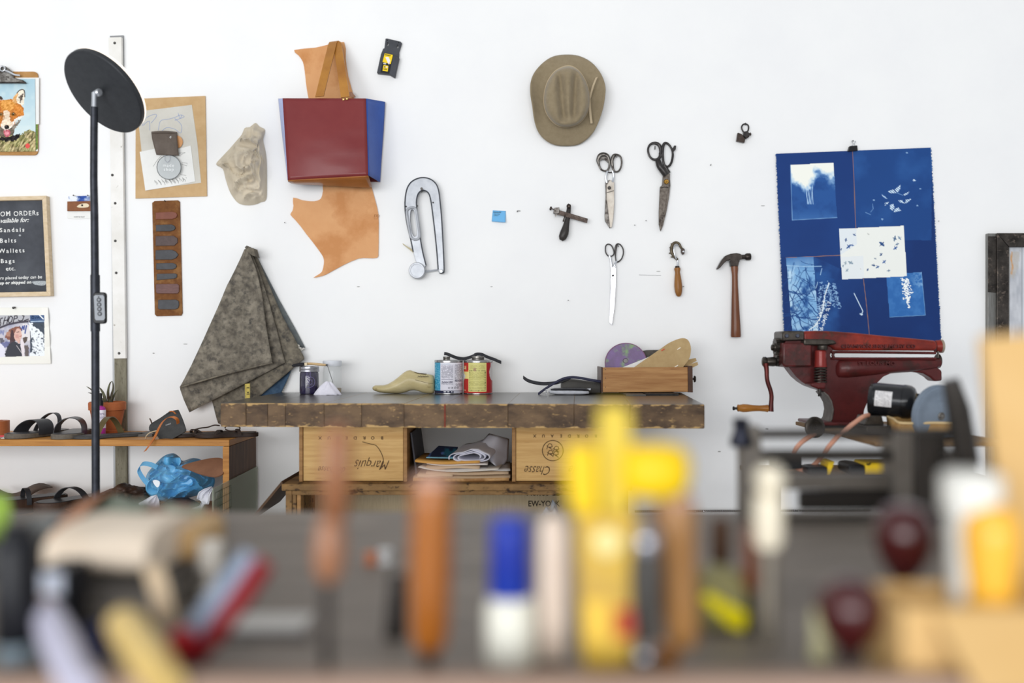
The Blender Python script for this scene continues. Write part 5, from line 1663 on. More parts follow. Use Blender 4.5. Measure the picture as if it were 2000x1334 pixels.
# ================================================================== things on the workbench
def canvas_cyl(t, name, cx, y0, y1, r, paint, nth=140, ny=90, y=0.0, m=None, **kw):
    """Printed label wrapped round an upright can."""
    th = np.linspace(-PI, PI, nth + 1)
    yy = np.linspace(y0, y1, ny + 1)
    TH, YY = np.meshgrid(th, yy)
    X = cx + r * np.sin(TH)
    A = np.full((ny + 1, nth + 1, 3), 255.0)
    paint(X, YY, A)
    A = np.clip(A / 255.0, 0, 1)
    A = np.where(A <= 0.04045, A / 12.92, ((A + 0.055) / 1.055) ** 2.4)
    k = t.k(y)
    o = t.L(cx, y0, y)
    co = np.stack([o.x + r * k * np.sin(TH), o.y - r * k * np.cos(TH), o.z - (YY - y0) * k], -1).reshape(-1, 3)
    idx = np.arange((nth + 1) * (ny + 1)).reshape(ny + 1, nth + 1)
    f = np.stack([idx[:-1, :-1], idx[1:, :-1], idx[1:, 1:], idx[:-1, 1:]], -1).reshape(-1, 4)
    me = bpy.data.meshes.new(name)
    me.from_pydata(co.tolist(), [], f.tolist())
    ca = me.color_attributes.new('print', 'FLOAT_COLOR', 'POINT')
    ca.data.foreach_set('color', np.concatenate([A.reshape(-1, 3), np.ones((len(co), 1))], 1).astype('f').ravel())
    return t.link(name, me, m or canvas_mat('glossy_label', 0.35), **kw)


def onbench(py):
    return dist_for(py, ZB)


M_ink = mat('purple_ink', '17122a', 0.12, coat=0.5)
M_glass = mat('clear_glass', 'E8EEF0', 0.06, alpha=0.22, spec=0.8)
M_inkgl = mat('ink_stained_glass', '1d1735', 0.08, alpha=0.8, spec=0.8, c2='2a2348', sc=20)
M_lid = mat('zinc_lid', 'B9B9BE', 0.3, 0.75, c2='A4A4AA', sc=30)
t = Th('ink_jar', 'lidded glass jar of dark purple ink at the left end of the workbench', 'jar', 'z6', d=3.44, base=(200, 500))
t.lathe('glass', 200, 500, 0, [(70, 0), (82, 8), (84, 30), (83, 150), (80, 190), (72, 205), (72, 215)], M_inkgl, seg=36)
t.lathe('ink', 200, 497, 0, [(66, 0), (77, 8), (78, 66), (74, 70)], M_ink, seg=36)
lid = t.lathe('lid', 200, 292, 0, [(86, -8), (87, 8), (84, 12), (86, 18), (85, 36), (80, 42), (2, 43)], M_lid, seg=36)
M_emb = mat('glass_emboss', '6b6488', 0.15)
t.tube('emboss_ring', [(200 + 50 * math.sin(a), 392 - 48 * math.cos(a), -math.sqrt(max(0, 83.5 ** 2 - (50 * math.sin(a)) ** 2)) * t.k()) for a in [i * 2 * PI / 40 for i in range(40)]], 3.2, M_emb, closed=True, seg=6)
for P in ([(175, 385), (190, 370), (200, 395), (212, 370), (226, 388)], [(172, 410), (190, 400), (205, 420), (225, 402)], [(185, 350), (200, 362), (218, 350)]):
    t.tube('emboss_mark', [(x, y, -math.sqrt(83.5 ** 2 - (x - 200) ** 2) * t.k()) for x, y in P], 3, M_emb, sm=4, seg=6)
for x in (178, 188, 200, 212):
    t.tube('emboss_line', [(x, 300, -math.sqrt(82.5 ** 2 - (x - 200) ** 2) * t.k()), (x, 345, -math.sqrt(83.5 ** 2 - (x - 200) ** 2) * t.k())], 2.4, M_emb, seg=6)
t.done()
t = Th('glue_brush', 'black-tipped brush with a pale wooden handle lying across the ink jar lid', 'brush', 'z6', d=3.41, base=(200, 250))
t.plate('bristles', [(42, 242), (60, 232), (120, 220), (176, 217), (178, 243), (120, 252), (62, 258), (46, 254)], -0.012, 0.010, mat('black_bristle', '1f1e20', 0.8, c2='2d2c30', sc=100), bevel=0.002)
t.tube('handle', [(172, 230, 0), (230, 230, 0), (290, 236, 0.004), (340, 240, 0.008), (362, 241, 0.010)], [12, 11, 12, 10, 5], mat('pale_handle_wood', 'D1B58C', 0.5, c2='BF9F72', sc=30), sm=4, seg=12)
t.plate('pale_ferrule', [(156, 221), (180, 219), (180, 243), (158, 245)], -0.0125, 0.0105, mat('pale_tape', 'D9C9AA', 0.6))
t.plate('hanging_hole', ell(352, 241, 7, 7, 12), -0.0015, 0.018, M_blackpl)
t.done()
t = Th('clear_jar', 'clear glass jar with a white screw lid and a little amber liquid', 'jar', 'z6', d=3.50, base=(405, 491))
t.lathe('glass', 405, 491, 0, [(72, 0), (83, 8), (84, 30), (84, 190), (80, 222), (72, 240), (72, 250)], M_glass, seg=36)
t.lathe('liquid', 405, 488, 0, [(66, 0), (78, 8), (79, 44), (2, 45)], mat('amber_liquid', 'A88a55', 0.15, alpha=0.8), seg=30)
t.lathe('lid', 405, 250, 0, [(82, 0), (84, 8), (84, 40), (80, 48), (2, 50)], mat('milky_lid', 'D3D6DC', 0.35), seg=36)
t.tube('wire', [(352, 246, -0.04), (368, 262, -0.042), (378, 300, -0.042), (395, 350, -0.042), (410, 398, -0.042)], 2.2, M_dsteel, sm=4, seg=6)
t.done()
t = Th('white_rag', 'crumpled white cotton rag peaked in front of the jars', 'rag', 'z6', d=3.37, base=(360, 506))
bm = bmesh.new()
o0 = t.L(362, 508, 0)
G = []
for j in range(15):
    f = j / 14
    row = []
    for i in range(64):
        a = 2 * PI * i / 64
        fold = 1 + 0.05 * math.sin(a * 5 + 0.5) * f + 0.04 * math.sin(a * 8 + 2) * f
        r = 0.0485 * f * fold
        z = 0.047 * (1 - f ** 1.7) * (1 + 0.12 * math.sin(a * 3) * f) + 0.006 * noise.noise(Vector((math.cos(a) * f * 2.2, math.sin(a) * f * 2.2, 5))) * (1 - f) - 0.0035 * math.sin(a * 6 + 0.5) * f * (1 - f) * 4 + 0.003 * noise.noise(Vector((math.cos(a) * f * 3, math.sin(a) * f * 3, 1)))
        row.append(bm.verts.new(o0 + Vector((r * math.cos(a) * 1.02 + 0.004 * (1 - f), r * 0.7 * math.sin(a), max(0.001, z + 0.001)))))
    G.append(row)
for a, b in zip(G[1:], G[2:]):
    for i in range(64):
        bm.faces.new((a[i], a[(i + 1) % 64], b[(i + 1) % 64], b[i]))
bm.faces.new(G[1])
for v in G[0]:
    bm.verts.remove(v)
t.add('rag', bm, mat('white_cotton', 'E2E0EA', 0.9, c2='D9D7E2', sc=60, bump=0.1), solid=0.0015, ang=70)
t.done()

t = Th('shoe_last', 'pale yellowed wooden shoe last pointing left beside the cans', 'shoe last', 'z6', d=3.46, base=(1050, 494))
M_last = mat('varnished_last_wood', 'B5A678', 0.35, c2='C9BA8e', sc=10, stretch=(1, 3, 3), bump=0.04, c3='7d6a40', sc3=12, lo3=0.6, hi3=0.74, coat=0.2)
t.body('last', [(763, 440, 452, 0, 0.006), (768, 430, 462, 0, 0.012), (785, 421, 472, 0, 0.020), (820, 420, 482, 0, 0.028), (860, 419, 489, 0, 0.033), (900, 408, 492, 0, 0.036), (945, 382, 494, 0, 0.038),
                (990, 348, 494, 0, 0.037), (1030, 314, 490, 0, 0.034), (1065, 291, 480, 0, 0.031), (1095, 285, 468, 0, 0.028), (1130, 297, 463, 0, 0.026), (1170, 310, 472, 0, 0.026), (1210, 316, 487, 0, 0.028),
                (1250, 321, 493, 0, 0.030), (1285, 325, 494, 0, 0.028), (1304, 336, 488, 0, 0.020), (1312, 370, 470, 0, 0.010)], M_last, seg=28, pw=2.1)
t.tube('split_line', [(1140, 372, -0.0305), (1200, 388, -0.0325), (1260, 402, -0.034), (1300, 405, -0.028)], 1.4, mat('seam_dark', '5d4f30', 0.7), seg=5)
for i in range(9):
    t.tube('stamp_mark', [(1162 + i * 10.5, 350 - (i % 3) * 4, -0.0275), (1168 + i * 10.5, 336 + (i % 2) * 5, -0.0265), (1174 + i * 10.5, 348, -0.0275)], 1.8, M_inkblk, seg=5)
t.plate('top_plate', [(1130, 303), (1170, 312), (1240, 320), (1210, 326), (1160, 320)], -0.012, 0.012, mat('last_top_dark', '4a3f28', 0.6))
t.done()

M_tin = mat('tin_plate', 'B4B3B3', 0.22, 0.9, c2='8f8d8c', sc=20)


def can(name, label, cx, r, base, top, paint, cap, ring_x):
    t = Th(name, label, 'can', 'cn', d=3.465, base=(cx, base), group='tin cans on the workbench')
    H = base - top
    t.lathe('body', cx, base, 0, [(r * 0.97, 0), (r, 6), (r, 18), (r * 0.975, 24), (r * 0.975, H - 60), (r, H - 52), (r * 1.005, H - 8), (r * 0.99, H), (r * 0.95, H - 2), (r * 0.94, H - 12), (2, H - 12)], M_tin, seg=48)
    canvas_cyl(t, 'label', cx, top + 62, base - 22, r * 0.985, paint)
    cx2, cr, ct = cap
    t.lathe('cap', cx2, top + 6, 0, [(cr * 1.25, 0), (cr * 1.2, 10), (cr * 0.95, 14), (cr * 0.95, 24), (cr, 27), (cr * 0.95, 31), (cr, 36), (cr * 0.95, 41), (cr, 48), (cr * 1.0, top - ct), (cr * 0.9, top - ct + 6), (2, top - ct + 6)], M_steel, seg=36)
    t.done()


def lab_blue(X, Y, A):
    A[:] = hexc('DCDAE4')
    ink(A, X < 268, '2f8fb4')
    ink(A, (X < 268) & (vnoise(X, Y, 9, 3) > 0.66), '7fc0d6')
    ink(A, Y > 1110, '2a2c44')
    ink(A, (Y > 1125) & (X > 570), 'B9BAC6')
    ink(A, (Y > 1128) & (Y < 1150) & (X > 300) & (X < 550) & (np.sin(X * 0.5) > -0.2), 'D8D8E2')
    for (x0, x1, y0, y1) in ((290, 560, 525, 830), (600, 770, 500, 910), (290, 560, 890, 975), (600, 770, 940, 1020)):
        M = (X > x0) & (X < x1) & (Y > y0) & (Y < y1) & (np.mod(Y, 16) < 9) & (vnoise(X, Y, 8, int(x0)) > 0.32)
        ink(A, M, '6b6a78', 0.85)
    ink(A, (X > 290) & (X < 560) & (Y > 845) & (Y < 858), '8a8998', 0.8)
    for x in (475, 540, 610, 668):
        dd = np.abs(X - x) + np.abs(Y - 1050)
        ink(A, (dd < 28) & (dd > 18), '55545f')
        ink(A, dd < 10, '33323c')
    ink(A, (Y < 500) & (X > 270), 'E6E4EC')
    ink(A, (Y > 492) & (Y < 500) & (X < 500), '4a7f9a', 0.7)


def lab_red(X, Y, A):
    A[:] = hexc('B5302a')
    ink(A, (X < 925) & (Y > 655) & (Y < 835), 'E6D488')
    ink(A, inpoly(X, Y, [(780, 660), (800, 690), (845, 770), (820, 850), (800, 900), (780, 900)]), 'DAD8DA')
    ink(A, (X < 930) & (Y > 640) & (Y < 672), 'C9492f')
    ink(A, (X > 925) & (X < 1337) & (Y < 1140), 'E9DD8E')
    ink(A, (X > 935) & (X < 1325) & (Y < 1130), 'D3CC82')
    dash = lambda v: np.mod(v, 38) < 17
    ink(A, (np.abs(Y - 648) < 7) & (X > 940) & (X < 1325) & dash(X), '4a4630')
    ink(A, (np.abs(Y - 1103) < 7) & (X > 940) & (X < 1325) & dash(X), '4a4630')
    for xx in (948, 1318):
        ink(A, (np.abs(X - xx) < 8) & (Y > 648) & (Y < 1105) & dash(Y), '4a4630')
    for y0, y1 in ((520, 610), (690, 830), (850, 870), (890, 1000), (1030, 1080)):
        M = (X > 960) & (X < 1305) & (Y > y0) & (Y < y1) & (np.mod(Y, 15) < 8) & (vnoise(X, Y, 10, int(y0)) > 0.35)
        ink(A, M, 'A79f5c', 0.75)
    ink(A, (np.hypot(X - 1075, Y - 622) < 40) & (vnoise(X, Y, 22, 5) > 0.2), 'A78a66')
    ink(A, (np.hypot(X - 1150, Y - 1115) < 11), '3a3524')
    ink(A, (X > 1345) & (Y > 470), 'A3262a', 0.8)
    ink(A, inpoly(X, Y, [(1440, 470), (1435, 560), (1408, 660), (1412, 760), (1445, 860), (1500, 920), (1500, 470)]), 'C9C2C0')
    for (P) in ([(868, 545), (825, 545), (825, 610), (868, 610), (868, 580), (850, 580)], ):
        pass
    line(A, X, Y, [(830, 548), (808, 548), (802, 580), (808, 610), (830, 608), (830, 582), (816, 582)], 6, 'F0E6A8')
    line(A, X, Y, [(866, 546), (845, 546), (845, 610), (866, 610)], 6, 'F0E6A8')
    line(A, X, Y, [(845, 578), (862, 578)], 6, 'F0E6A8')
    for x in (815, 840):
        ink(A, (np.abs(X - x) < 9) & (np.abs(Y - 1110) < 9), 'E9B98a')


can('solvent_can', 'tin can with a blue and white label of small print beside the shoe last', 440, 335, 1195, 400, lab_blue, (392, 84, 318), 0)
can('cement_can', 'tin can with a torn red and yellow label, right of the blue one', 1137, 343, 1195, 402, lab_red, (1135, 148, 308), 0)
t = Th('leather_strip', 'black leather strip draped over the tops of the two cans', 'leather strip', 'cn', d=3.49, base=(850, 330))
t.ribbon('leather_strip', [(332, 252, -0.02), (400, 258, -0.016), (500, 298, -0.004), (640, 352, 0.004), (790, 372, 0.008), (900, 350, 0.010), (1010, 312, 0.012), (1080, 270, 0.004), (1160, 262, 0), (1240, 275, 0), (1330, 318, 0.004), (1430, 358, 0.004), (1530, 392, 0.004), (1600, 425, 0.004), (1685, 458, 0.004)],
         0.014, 0.0022, M_black, wdir=(0, 0.62, 0.78), sm=5, ang=60)
t.done()

# strap and wallet
t = Th('black_strap', 'thin black leather strap curling left from the dark pouch on the workbench', 'strap', 'tr', d=3.42, base=(250, 640))
t.ribbon('strap', [(65, 470, 0.0), (110, 502, 0), (170, 522, 0), (250, 536, 0), (330, 536, 0), (410, 528, 0), (470, 510, 0.01), (560, 478, 0.02)], 0.016, 0.003, M_black, wdir=(0, 0.75, 0.66), sm=5, ang=60)
t.ribbon('strap', [(222, 648, -0.035), (260, 618, -0.03), (330, 570, -0.02), (410, 522, -0.014), (490, 484, -0.01), (570, 470, -0.01), (660, 476, -0.01), (780, 498, -0.01), (890, 516, -0.01)], 0.012, 0.003, mat('navy_leather', '23243a', 0.4, c2='2d2e44', sc=30), wdir=(0, 0.8, 0.6), sm=5, ang=60)
t.done()
t = Th('dark_pouch', 'flat charcoal leather pouch lying against the wooden drawer', 'pouch', 'tr', d=3.46, base=(680, 640))
t.body('pouch', [(462, 530, 640, 0, 0.015), (470, 505, 642, 0, 0.03), (560, 484, 643, 0, 0.035), (640, 492, 643, 0, 0.036), (760, 508, 643, 0, 0.036), (870, 524, 643, 0, 0.034), (884, 545, 640, 0, 0.02)], mat('charcoal_pouch', '3a3836', 0.5, c2='47443f', sc=14, bump=0.08), pw=5)
t.done()
t = Th('grey_wallet', 'folded grey leather wallet with a pale edge in front of the dark pouch', 'wallet', 'tr', d=3.385, base=(545, 655))
t.body('lower_fold', [(332, 612, 628, 0, 0.01), (345, 606, 640, 0, 0.03), (420, 602, 652, 0, 0.04), (560, 602, 655, 0, 0.042), (680, 606, 652, 0, 0.04), (745, 612, 646, 0, 0.03), (758, 620, 640, 0, 0.01)], mat('pale_grey_edge', 'A9ABB2', 0.4, c2='C0C2C8', sc=80, stretch=(1, 1, 8)), pw=3)
t.body('upper_fold', [(355, 592, 604, 0.005, 0.02), (400, 584, 603, 0.005, 0.036), (560, 580, 601, 0.005, 0.038), (700, 582, 604, 0.005, 0.036), (752, 594, 612, 0.005, 0.02)], M_black, pw=3)
t.plate('pull_tab', [(730, 592), (778, 586), (776, 604), (735, 606)], -0.01, 0.0, mat('pale_grey_edge', 'A9ABB2', 0.4))
t.done()
t = Th('eyelet_setter', 'tiny upright steel eyelet setter standing left of the grey wallet', 'setter', 'tr', d=3.375, base=(306, 660))
t.lathe('foot', 306, 660, 0, [(12, 0), (12, 6), (6, 9)], M_dsteel, seg=14)
t.lathe('stem', 306, 651, 0, [(4, 0), (4, 40), (6, 44), (6, 52), (3, 55)], M_chrome, seg=12)
t.done()

# drawer of offcuts
M_dr = mat('oak_drawer', 'B48755', 0.42, c2='99693c', sc=6, stretch=(1, 1, 14), bump=0.06, lo=0.36, hi=0.66, c3='6a3f1e', sc3=8, lo3=0.62, hi3=0.78)
M_drd = mat('dark_drawer_front', '3f2a1e', 0.4, c2='54382a', sc=20, bump=0.1)
t = Th('abrasive_strip', 'flat black strips lying under the wooden drawer', 'strip', 'tr', d=3.36, base=(1400, 670))
zt = t.P(1400, 675).z
t.wbox('strip', (t.P(1130, 660).x, -0.30, ZB), (t.P(1335, 660).x, -0.08, ZB + 0.005), mat('grey_slate_strip', '55524e', 0.5))
t.wbox('strip', (t.P(1345, 660).x, -0.27, ZB + 0.0003), (t.P(1690, 660).x, -0.07, ZB + 0.0070), mat('emery_black', '1f1d1c', 0.6, c2='34312f', sc=90, bump=0.2))
t.done()
t = Th('offcut_drawer', 'old oak drawer full of offcuts, laid on the workbench with its knob facing right', 'drawer', 'tr', d=3.40, base=(1370, 628))
t.plate('side_board', [(905, 366), (1800, 362), (1805, 622), (905, 628)], 0.0, 0.011, M_dr, bevel=0.001)
t.plate('side_board', [(905, 366), (1800, 362), (1805, 622), (905, 628)], 0.150, 0.161, M_dr, bevel=0.001)
t.plate('back_board', [(888, 362), (904, 362), (904, 628), (888, 628)], 0.0, 0.161, M_drd, bevel=0.001)
t.plate('front_board', [(1802, 352), (1852, 350), (1856, 630), (1806, 628)], -0.004, 0.165, M_drd, bevel=0.001)
t.plate('bottom_board', [(905, 612), (1800, 612), (1800, 624), (905, 624)], 0.012, 0.149, M_dr)
t.lathe('knob', 1856, 488, 0.08, [(12, 0), (12, 8), (34, 12), (36, 20), (30, 28), (4, 30)], mat('knob_black', '241b17', 0.3), axis=(1, 0, 0), seg=24)
for y in (388, 478, 573):
    t.lathe('nail', 932, y, 0.0, [(5, -1), (5, 1), (3, 2)], M_nail, axis=(0, -1, 0), seg=8)
t.done()
t = Th('buffing_disc', 'purple and green mottled felt disc with a centre hole standing in the drawer', 'disc', 'tr', d=3.50, base=(1148, 505))
bmd = mat('purple_felt', '8d76a6', 0.8, c2='7b6b86', sc=14, bump=0.06, c3='8aa67c', sc3=16, lo3=0.50, hi3=0.60)
t.plate('disc', ell(1148, 318, 221, 211, 56), -0.006, 0.006, bmd, holes=[ell(1145, 296, 28, 25, 24)], bevel=0.001)
t.tube('rim', [(x, y, -0.0055) for x, y in ell(1148, 318, 218, 208, 56)], 5, mat('mauve_rim', '8a6480', 0.7), closed=True, seg=6)
t.tube('bush', [(x, y, -0.003) for x, y in ell(1145, 296, 29, 26, 24)], 5, M_dkbrown, closed=True, seg=6)
t.done()
t = Th('card_sole_pattern', 'tan card sole pattern with white pegs leaning out of the drawer', 'pattern', 'tr', d=3.435, base=(1400, 600))
t.plate('card', spline([(1130, 450), (1240, 362), (1370, 270), (1500, 180), (1600, 110), (1700, 66), (1760, 57), (1805, 78), (1832, 140), (1833, 210), (1815, 275), (1765, 345), (1690, 430), (1500, 600), (1300, 600)], 3), -0.002, 0.002, mat('tan_card', 'B99f74', 0.75, c2='B0956a', sc=40))
for (x, y, c) in ((1708, 166, 'EDE3D2'), (1540, 180, 'C9523a'), (1682, 352, 'EDE3D2')):
    t.plate('peg', [(x - 20, y + 8), (x + 14, y - 14), (x + 20, y - 6), (x - 14, y + 14)], -0.005, -0.002, mat('peg_' + c, c, 0.6), label='red-tipped peg' if c == 'C9523a' else None)
t.done()
t = Th('white_card', 'white card wedge tucked between the purple disc and the card pattern', 'card', 'tr', d=3.47, base=(1250, 560))
t.plate('card', [(1110, 366), (1345, 274), (1420, 240), (1420, 560), (1110, 560)], -0.001, 0.001, M_paper)
t.done()
t = Th('sanding_block', 'dark grey sanding block behind the card pattern in the drawer', 'block', 'tr', d=3.53, base=(1430, 590))
t.plate('block', [(1335, 190), (1380, 182), (1520, 180), (1560, 600), (1340, 600)], -0.02, 0.012, mat('grey_emery', '5c5852', 0.8, c2='4a4743', sc=60, bump=0.2), bevel=0.003)
t.done()
for i, (P, dd) in enumerate((([(1640, 320), (1885, 266), (1896, 296), (1660, 420)], 3.50), ([(1700, 370), (1905, 308), (1910, 340), (1720, 430)], 3.475))):
    t = Th('card_strip', ('upper' if i == 0 else 'lower') + ' of two tan card strips poking out of the drawer over its knob', 'card strip', 'tr', d=dd, base=(1700, 420), group='card strips in the drawer')
    t.plate('strip', P, -0.002, 0.002, mat('tan_card', 'B99f74', 0.75))
    t.done()

# ================================================================== shoe rack on the left
SZ, SX = 0.759, -0.991
M_rack = mat('orange_pine', 'B9823f', 0.45, c2='9c662a', sc=6, stretch=(0.8, 1, 12), bump=0.06, lo=0.36, hi=0.66, c3='6d4420', sc3=12, lo3=0.64, hi3=0.76)
M_rackd = mat('aged_pine_side', '6b4a30', 0.55, c2='4c3424', sc=9, stretch=(1, 6, 0.6), bump=0.15, lo=0.34, hi=0.66)
t = Th('shoe_rack', 'low open wooden shoe rack along the wall on the left', 'rack', 'px', d=3.3, base=(200, 1200))
t.loc = Vector((-1.5, -0.2, 0))
t.root.location = t.loc
t.wbox('top_board', (-2.3, -0.37, SZ - 0.0225), (SX, -0.026, SZ), M_rack, bevel=0.0015)
bm = bmesh.new()
t.wbox('side_board', (SX - 0.022, -0.3680, 0), (SX - 0.001, -0.028, SZ - 0.0235), M_rackd, bevel=0.0015)
t.wbox('front_edge', (SX - 0.0225, -0.371, 0), (SX - 0.0005, -0.3685, SZ - 0.0235), M_rack)
t.wbox('side_board', (-2.3, -0.37, 0), (-2.278, -0.028, SZ - 0.0235), M_rackd, bevel=0.0015)
t.wbox('lower_board', (-2.276, -0.36, 0.468), (SX - 0.0235, -0.028, 0.488), M_rack, bevel=0.0015)
t.done()
LZ = 0.488


def sole_pts(L, Wd):
    P = [(0, 0.0), (0.02, 0.30), (0.12, 0.40), (0.3, 0.38), (0.5, 0.40), (0.68, 0.5), (0.82, 0.48), (0.94, 0.3), (1.0, 0.05), (0.98, -0.2), (0.9, -0.38), (0.75, -0.46), (0.5, -0.36), (0.3, -0.36), (0.12, -0.38), (0.02, -0.28)]
    return [(p[0] * L, p[1] * Wd) for p in spline(P, 3)]


def sandal(name, label, px, d, z, yaw, L, Wd, th, ms, straps, mst, group=None, roll=0.0, pitch=0.0, sole_label=None):
    """Sole plus straps; yaw 0 points the toe at the camera. straps: (u0, u1, height, width, lean)."""
    t = Th(name, label, 'sandal', 'px', d=d, base=(px, 900), group=group)
    X = at(px, 700, d).x
    t.loc = Vector((X, d - CD, z))
    t.root.location = t.loc
    Rm = Matrix.Rotation(yaw, 3, 'Z') @ Matrix.Rotation(roll, 3, 'Y') @ Matrix.Rotation(pitch, 3, 'X')
    tr = lambda u, w, h: Rm @ Vector((w, -(u - L / 2), h))
    bm = bmesh.new()
    lo_ = [bm.verts.new(tr(u, w, 0.0008)) for u, w in sole_pts(L, Wd)]
    hi_ = [bm.verts.new(tr(u, w, th + 0.0008 + 0.006 * (u / L - 0.5) ** 2)) for u, w in sole_pts(L, Wd)]
    n = len(lo_)
    bm.faces.new(lo_[::-1])
    bm.faces.new(hi_)
    for i in range(n):
        bm.faces.new((lo_[i], lo_[(i + 1) % n], hi_[(i + 1) % n], hi_[i]))
    t.add('sole', bm, ms, bevel=0.002, label=sole_label)
    bm = bmesh.new()
    pts2 = sole_pts(L * 0.93, Wd * 0.9)
    lo_ = [bm.verts.new(tr(u + L * 0.035, w, th + 0.001 + 0.006 * (u / L - 0.5) ** 2)) for u, w in pts2]
    hi_ = [bm.verts.new(tr(u + L * 0.035, w, th + 0.003 + 0.006 * (u / L - 0.5) ** 2)) for u, w in pts2]
    bm.faces.new(lo_[::-1])
    bm.faces.new(hi_)
    for i in range(n):
        bm.faces.new((lo_[i], lo_[(i + 1) % n], hi_[(i + 1) % n], hi_[i]))
    t.add('footbed', bm, mst)
    for (u0, u1, h, w, lean) in straps:
        bm = bmesh.new()
        rows = []
        M_ = 22
        for i in range(M_ + 1):
            a = PI * i / M_
            ww = -math.cos(a) * Wd * 0.47
            uu = (u0 + (u1 - u0) * i / M_) * L + lean * math.sin(a)
            hh = th * 0.6 + math.sin(a) ** 0.75 * h
            nrm = Vector((-math.cos(a) * 1.0, 0, math.sin(a) * 1.2)).normalized() * 0.0014
            c = lambda du, sg: tr(uu + du, ww + sg * nrm.x, hh + sg * nrm.z)
            rows.append([bm.verts.new(q) for q in (c(-w / 2, -1), c(w / 2, -1), c(w / 2, 1), c(-w / 2, 1))])
        for A_, B_ in zip(rows, rows[1:]):
            for j in range(4):
                bm.faces.new((A_[j], A_[(j + 1) % 4], B_[(j + 1) % 4], B_[j]))
        bm.faces.new(rows[0][::-1])
        bm.faces.new(rows[-1])
        t.add('strap', bm, mst, ang=50)
    return t


M_cork = mat('grey_rubber_sole', '5a534b', 0.7, c2='6b6358', sc=80, bump=0.1)
M_gl = mat('black_glossy_strap', '2f2f31', 0.38, c2='37373a', sc=20, bump=0.05)
sandal('slide_sandal', 'black leather slide sandal, left one of the pair on top of the shoe rack', 74, 3.355, SZ, -0.5, 0.24, 0.10, 0.016, M_cork, [(0.66, 0.50, 0.052, 0.058, -0.02), (0.42, 0.30, 0.072, 0.016, -0.03)], M_gl, group='pair of slide sandals on the rack').done()
sandal('slide_sandal', 'black leather slide sandal, right one of the pair on top of the shoe rack', 141, 3.345, SZ, 0.15, 0.24, 0.108, 0.016, M_cork, [(0.56, 0.64, 0.060, 0.060, -0.03)], M_gl, group='pair of slide sandals on the rack').done()
M_olive = mat('olive_leather', '5b4f33', 0.45, c2='6a5c3c', sc=20, bump=0.05)
M_chs = mat('charcoal_sole', '3c3b3a', 0.6, c2='4a4847', sc=30)
sandal('strap_sandal', 'charcoal sandal with one wide olive leather strap in front of the potted aloe', 213, 3.32, SZ, -0.95, 0.24, 0.10, 0.008, M_chs, [(0.28, 0.72, 0.068, 0.022, 0.0)], M_olive).done()
o_ = [o for o in COL.objects if o.name == 'footbed.002']
for o in o_:
    o.data.materials.clear()
    o.data.materials.append(M_chs)

t = Th('leather_offcut', 'flat grey leather offcut between the olive-strap sandal and the hanging flap', 'leather offcut', 'z3', d=3.40, base=(1080, 490))
t.loc = Vector((t.loc.x, t.loc.y, SZ))
t.root.location = t.loc
t.hull8('offcut', [(t.P(990, 480).x, -0.26, SZ), (t.P(1190, 480).x, -0.26, SZ), (t.P(1180, 480).x, -0.10, SZ), (t.P(1030, 480).x, -0.10, SZ)],
        [(t.P(990, 480).x, -0.26, SZ + 0.006), (t.P(1190, 480).x, -0.26, SZ + 0.01), (t.P(1180, 480).x, -0.10, SZ + 0.012), (t.P(1030, 480).x, -0.10, SZ + 0.006)], mat('grey_leather', '55514e', 0.6, c2='625d58', sc=30))
t.done()
t = Th('leather_flap', 'charcoal leather bag flap with an orange-tan strap hanging over the rack edge', 'leather flap', 'z3', d=3.29, base=(1230, 555))
M_chl = mat('charcoal_flap', '3b3b3b', 0.55, c2='464645', sc=40, bump=0.1, bsc=200)
t.sheet('flap', [(1275, 322), (1200, 372), (1140, 408), (1118, 432), (1120, 462), (1182, 502), (1222, 562)], [(1338, 309), (1350, 330), (1372, 380), (1390, 430), (1402, 468), (1350, 498), (1240, 556)], M_chl, 14, 20,
        fn=lambda u, v: 0.035 - 0.07 * v + 0.012 * math.sin(u * 3), solid=0.003)
M_otan = mat('orange_tan_strap', 'B46a34', 0.45, c2='A05a29', sc=20)
t.ribbon('strap', [(1338, 412, -0.012), (1330, 380, -0.03), (1295, 362, -0.035), (1255, 372, -0.04), (1218, 405, -0.045), (1190, 455, -0.05), (1165, 510, -0.066), (1130, 565, -0.080), (1088, 622, -0.085)], 0.011, 0.0025, M_otan, wdir=(0.85, 0.2, 0.45), sm=6, ang=50)
t.tube('cord_loop', [(1092, 532, -0.03), (1100, 505, -0.035), (1130, 480, -0.035), (1180, 466, -0.03)], 4.5, mat('pale_cord', 'B5A488', 0.7), sm=4, seg=8)
t.tube('thong', [(1276, 322, 0.02), (1300, 322, 0.012), (1320, 340, 0.005)], 5, M_otan, sm=4, seg=8)
t.tube('thong', [(1125, 375, 0.0), (1134, 392, -0.004), (1140, 410, -0.008)], 5, M_dkbrown, sm=4, seg=8)
t.text('stamp', 'MADE', 1246, 430, 13, -0.024, mat('silver_foil', 'C9C9C9', 0.4), rot=-0.35, ext=0.0002, space=1.3)
t.done()
M_dks = mat('dark_brown_sole', '2e2420', 0.55, c2='3b2e27', sc=30, bump=0.1)
t = sandal('thong_sandal', 'dark brown strappy sandal, left of two at the right end of the rack', 393, 3.36, SZ, -1.05, 0.23, 0.085, 0.010, M_dks, [(0.5, 0.66, 0.016, 0.010, 0.0), (0.62, 0.50, 0.02, 0.010, 0.01)], M_dks)
t.zf('z3')
t.d = 3.30
t.tube('buckle_strap', [(1425, 470, 0), (1500, 448, 0.0), (1560, 440, 0.02), (1610, 425, 0.02), (1650, 428, 0.03)], 5, M_dks, sm=4, seg=8)
t.done()
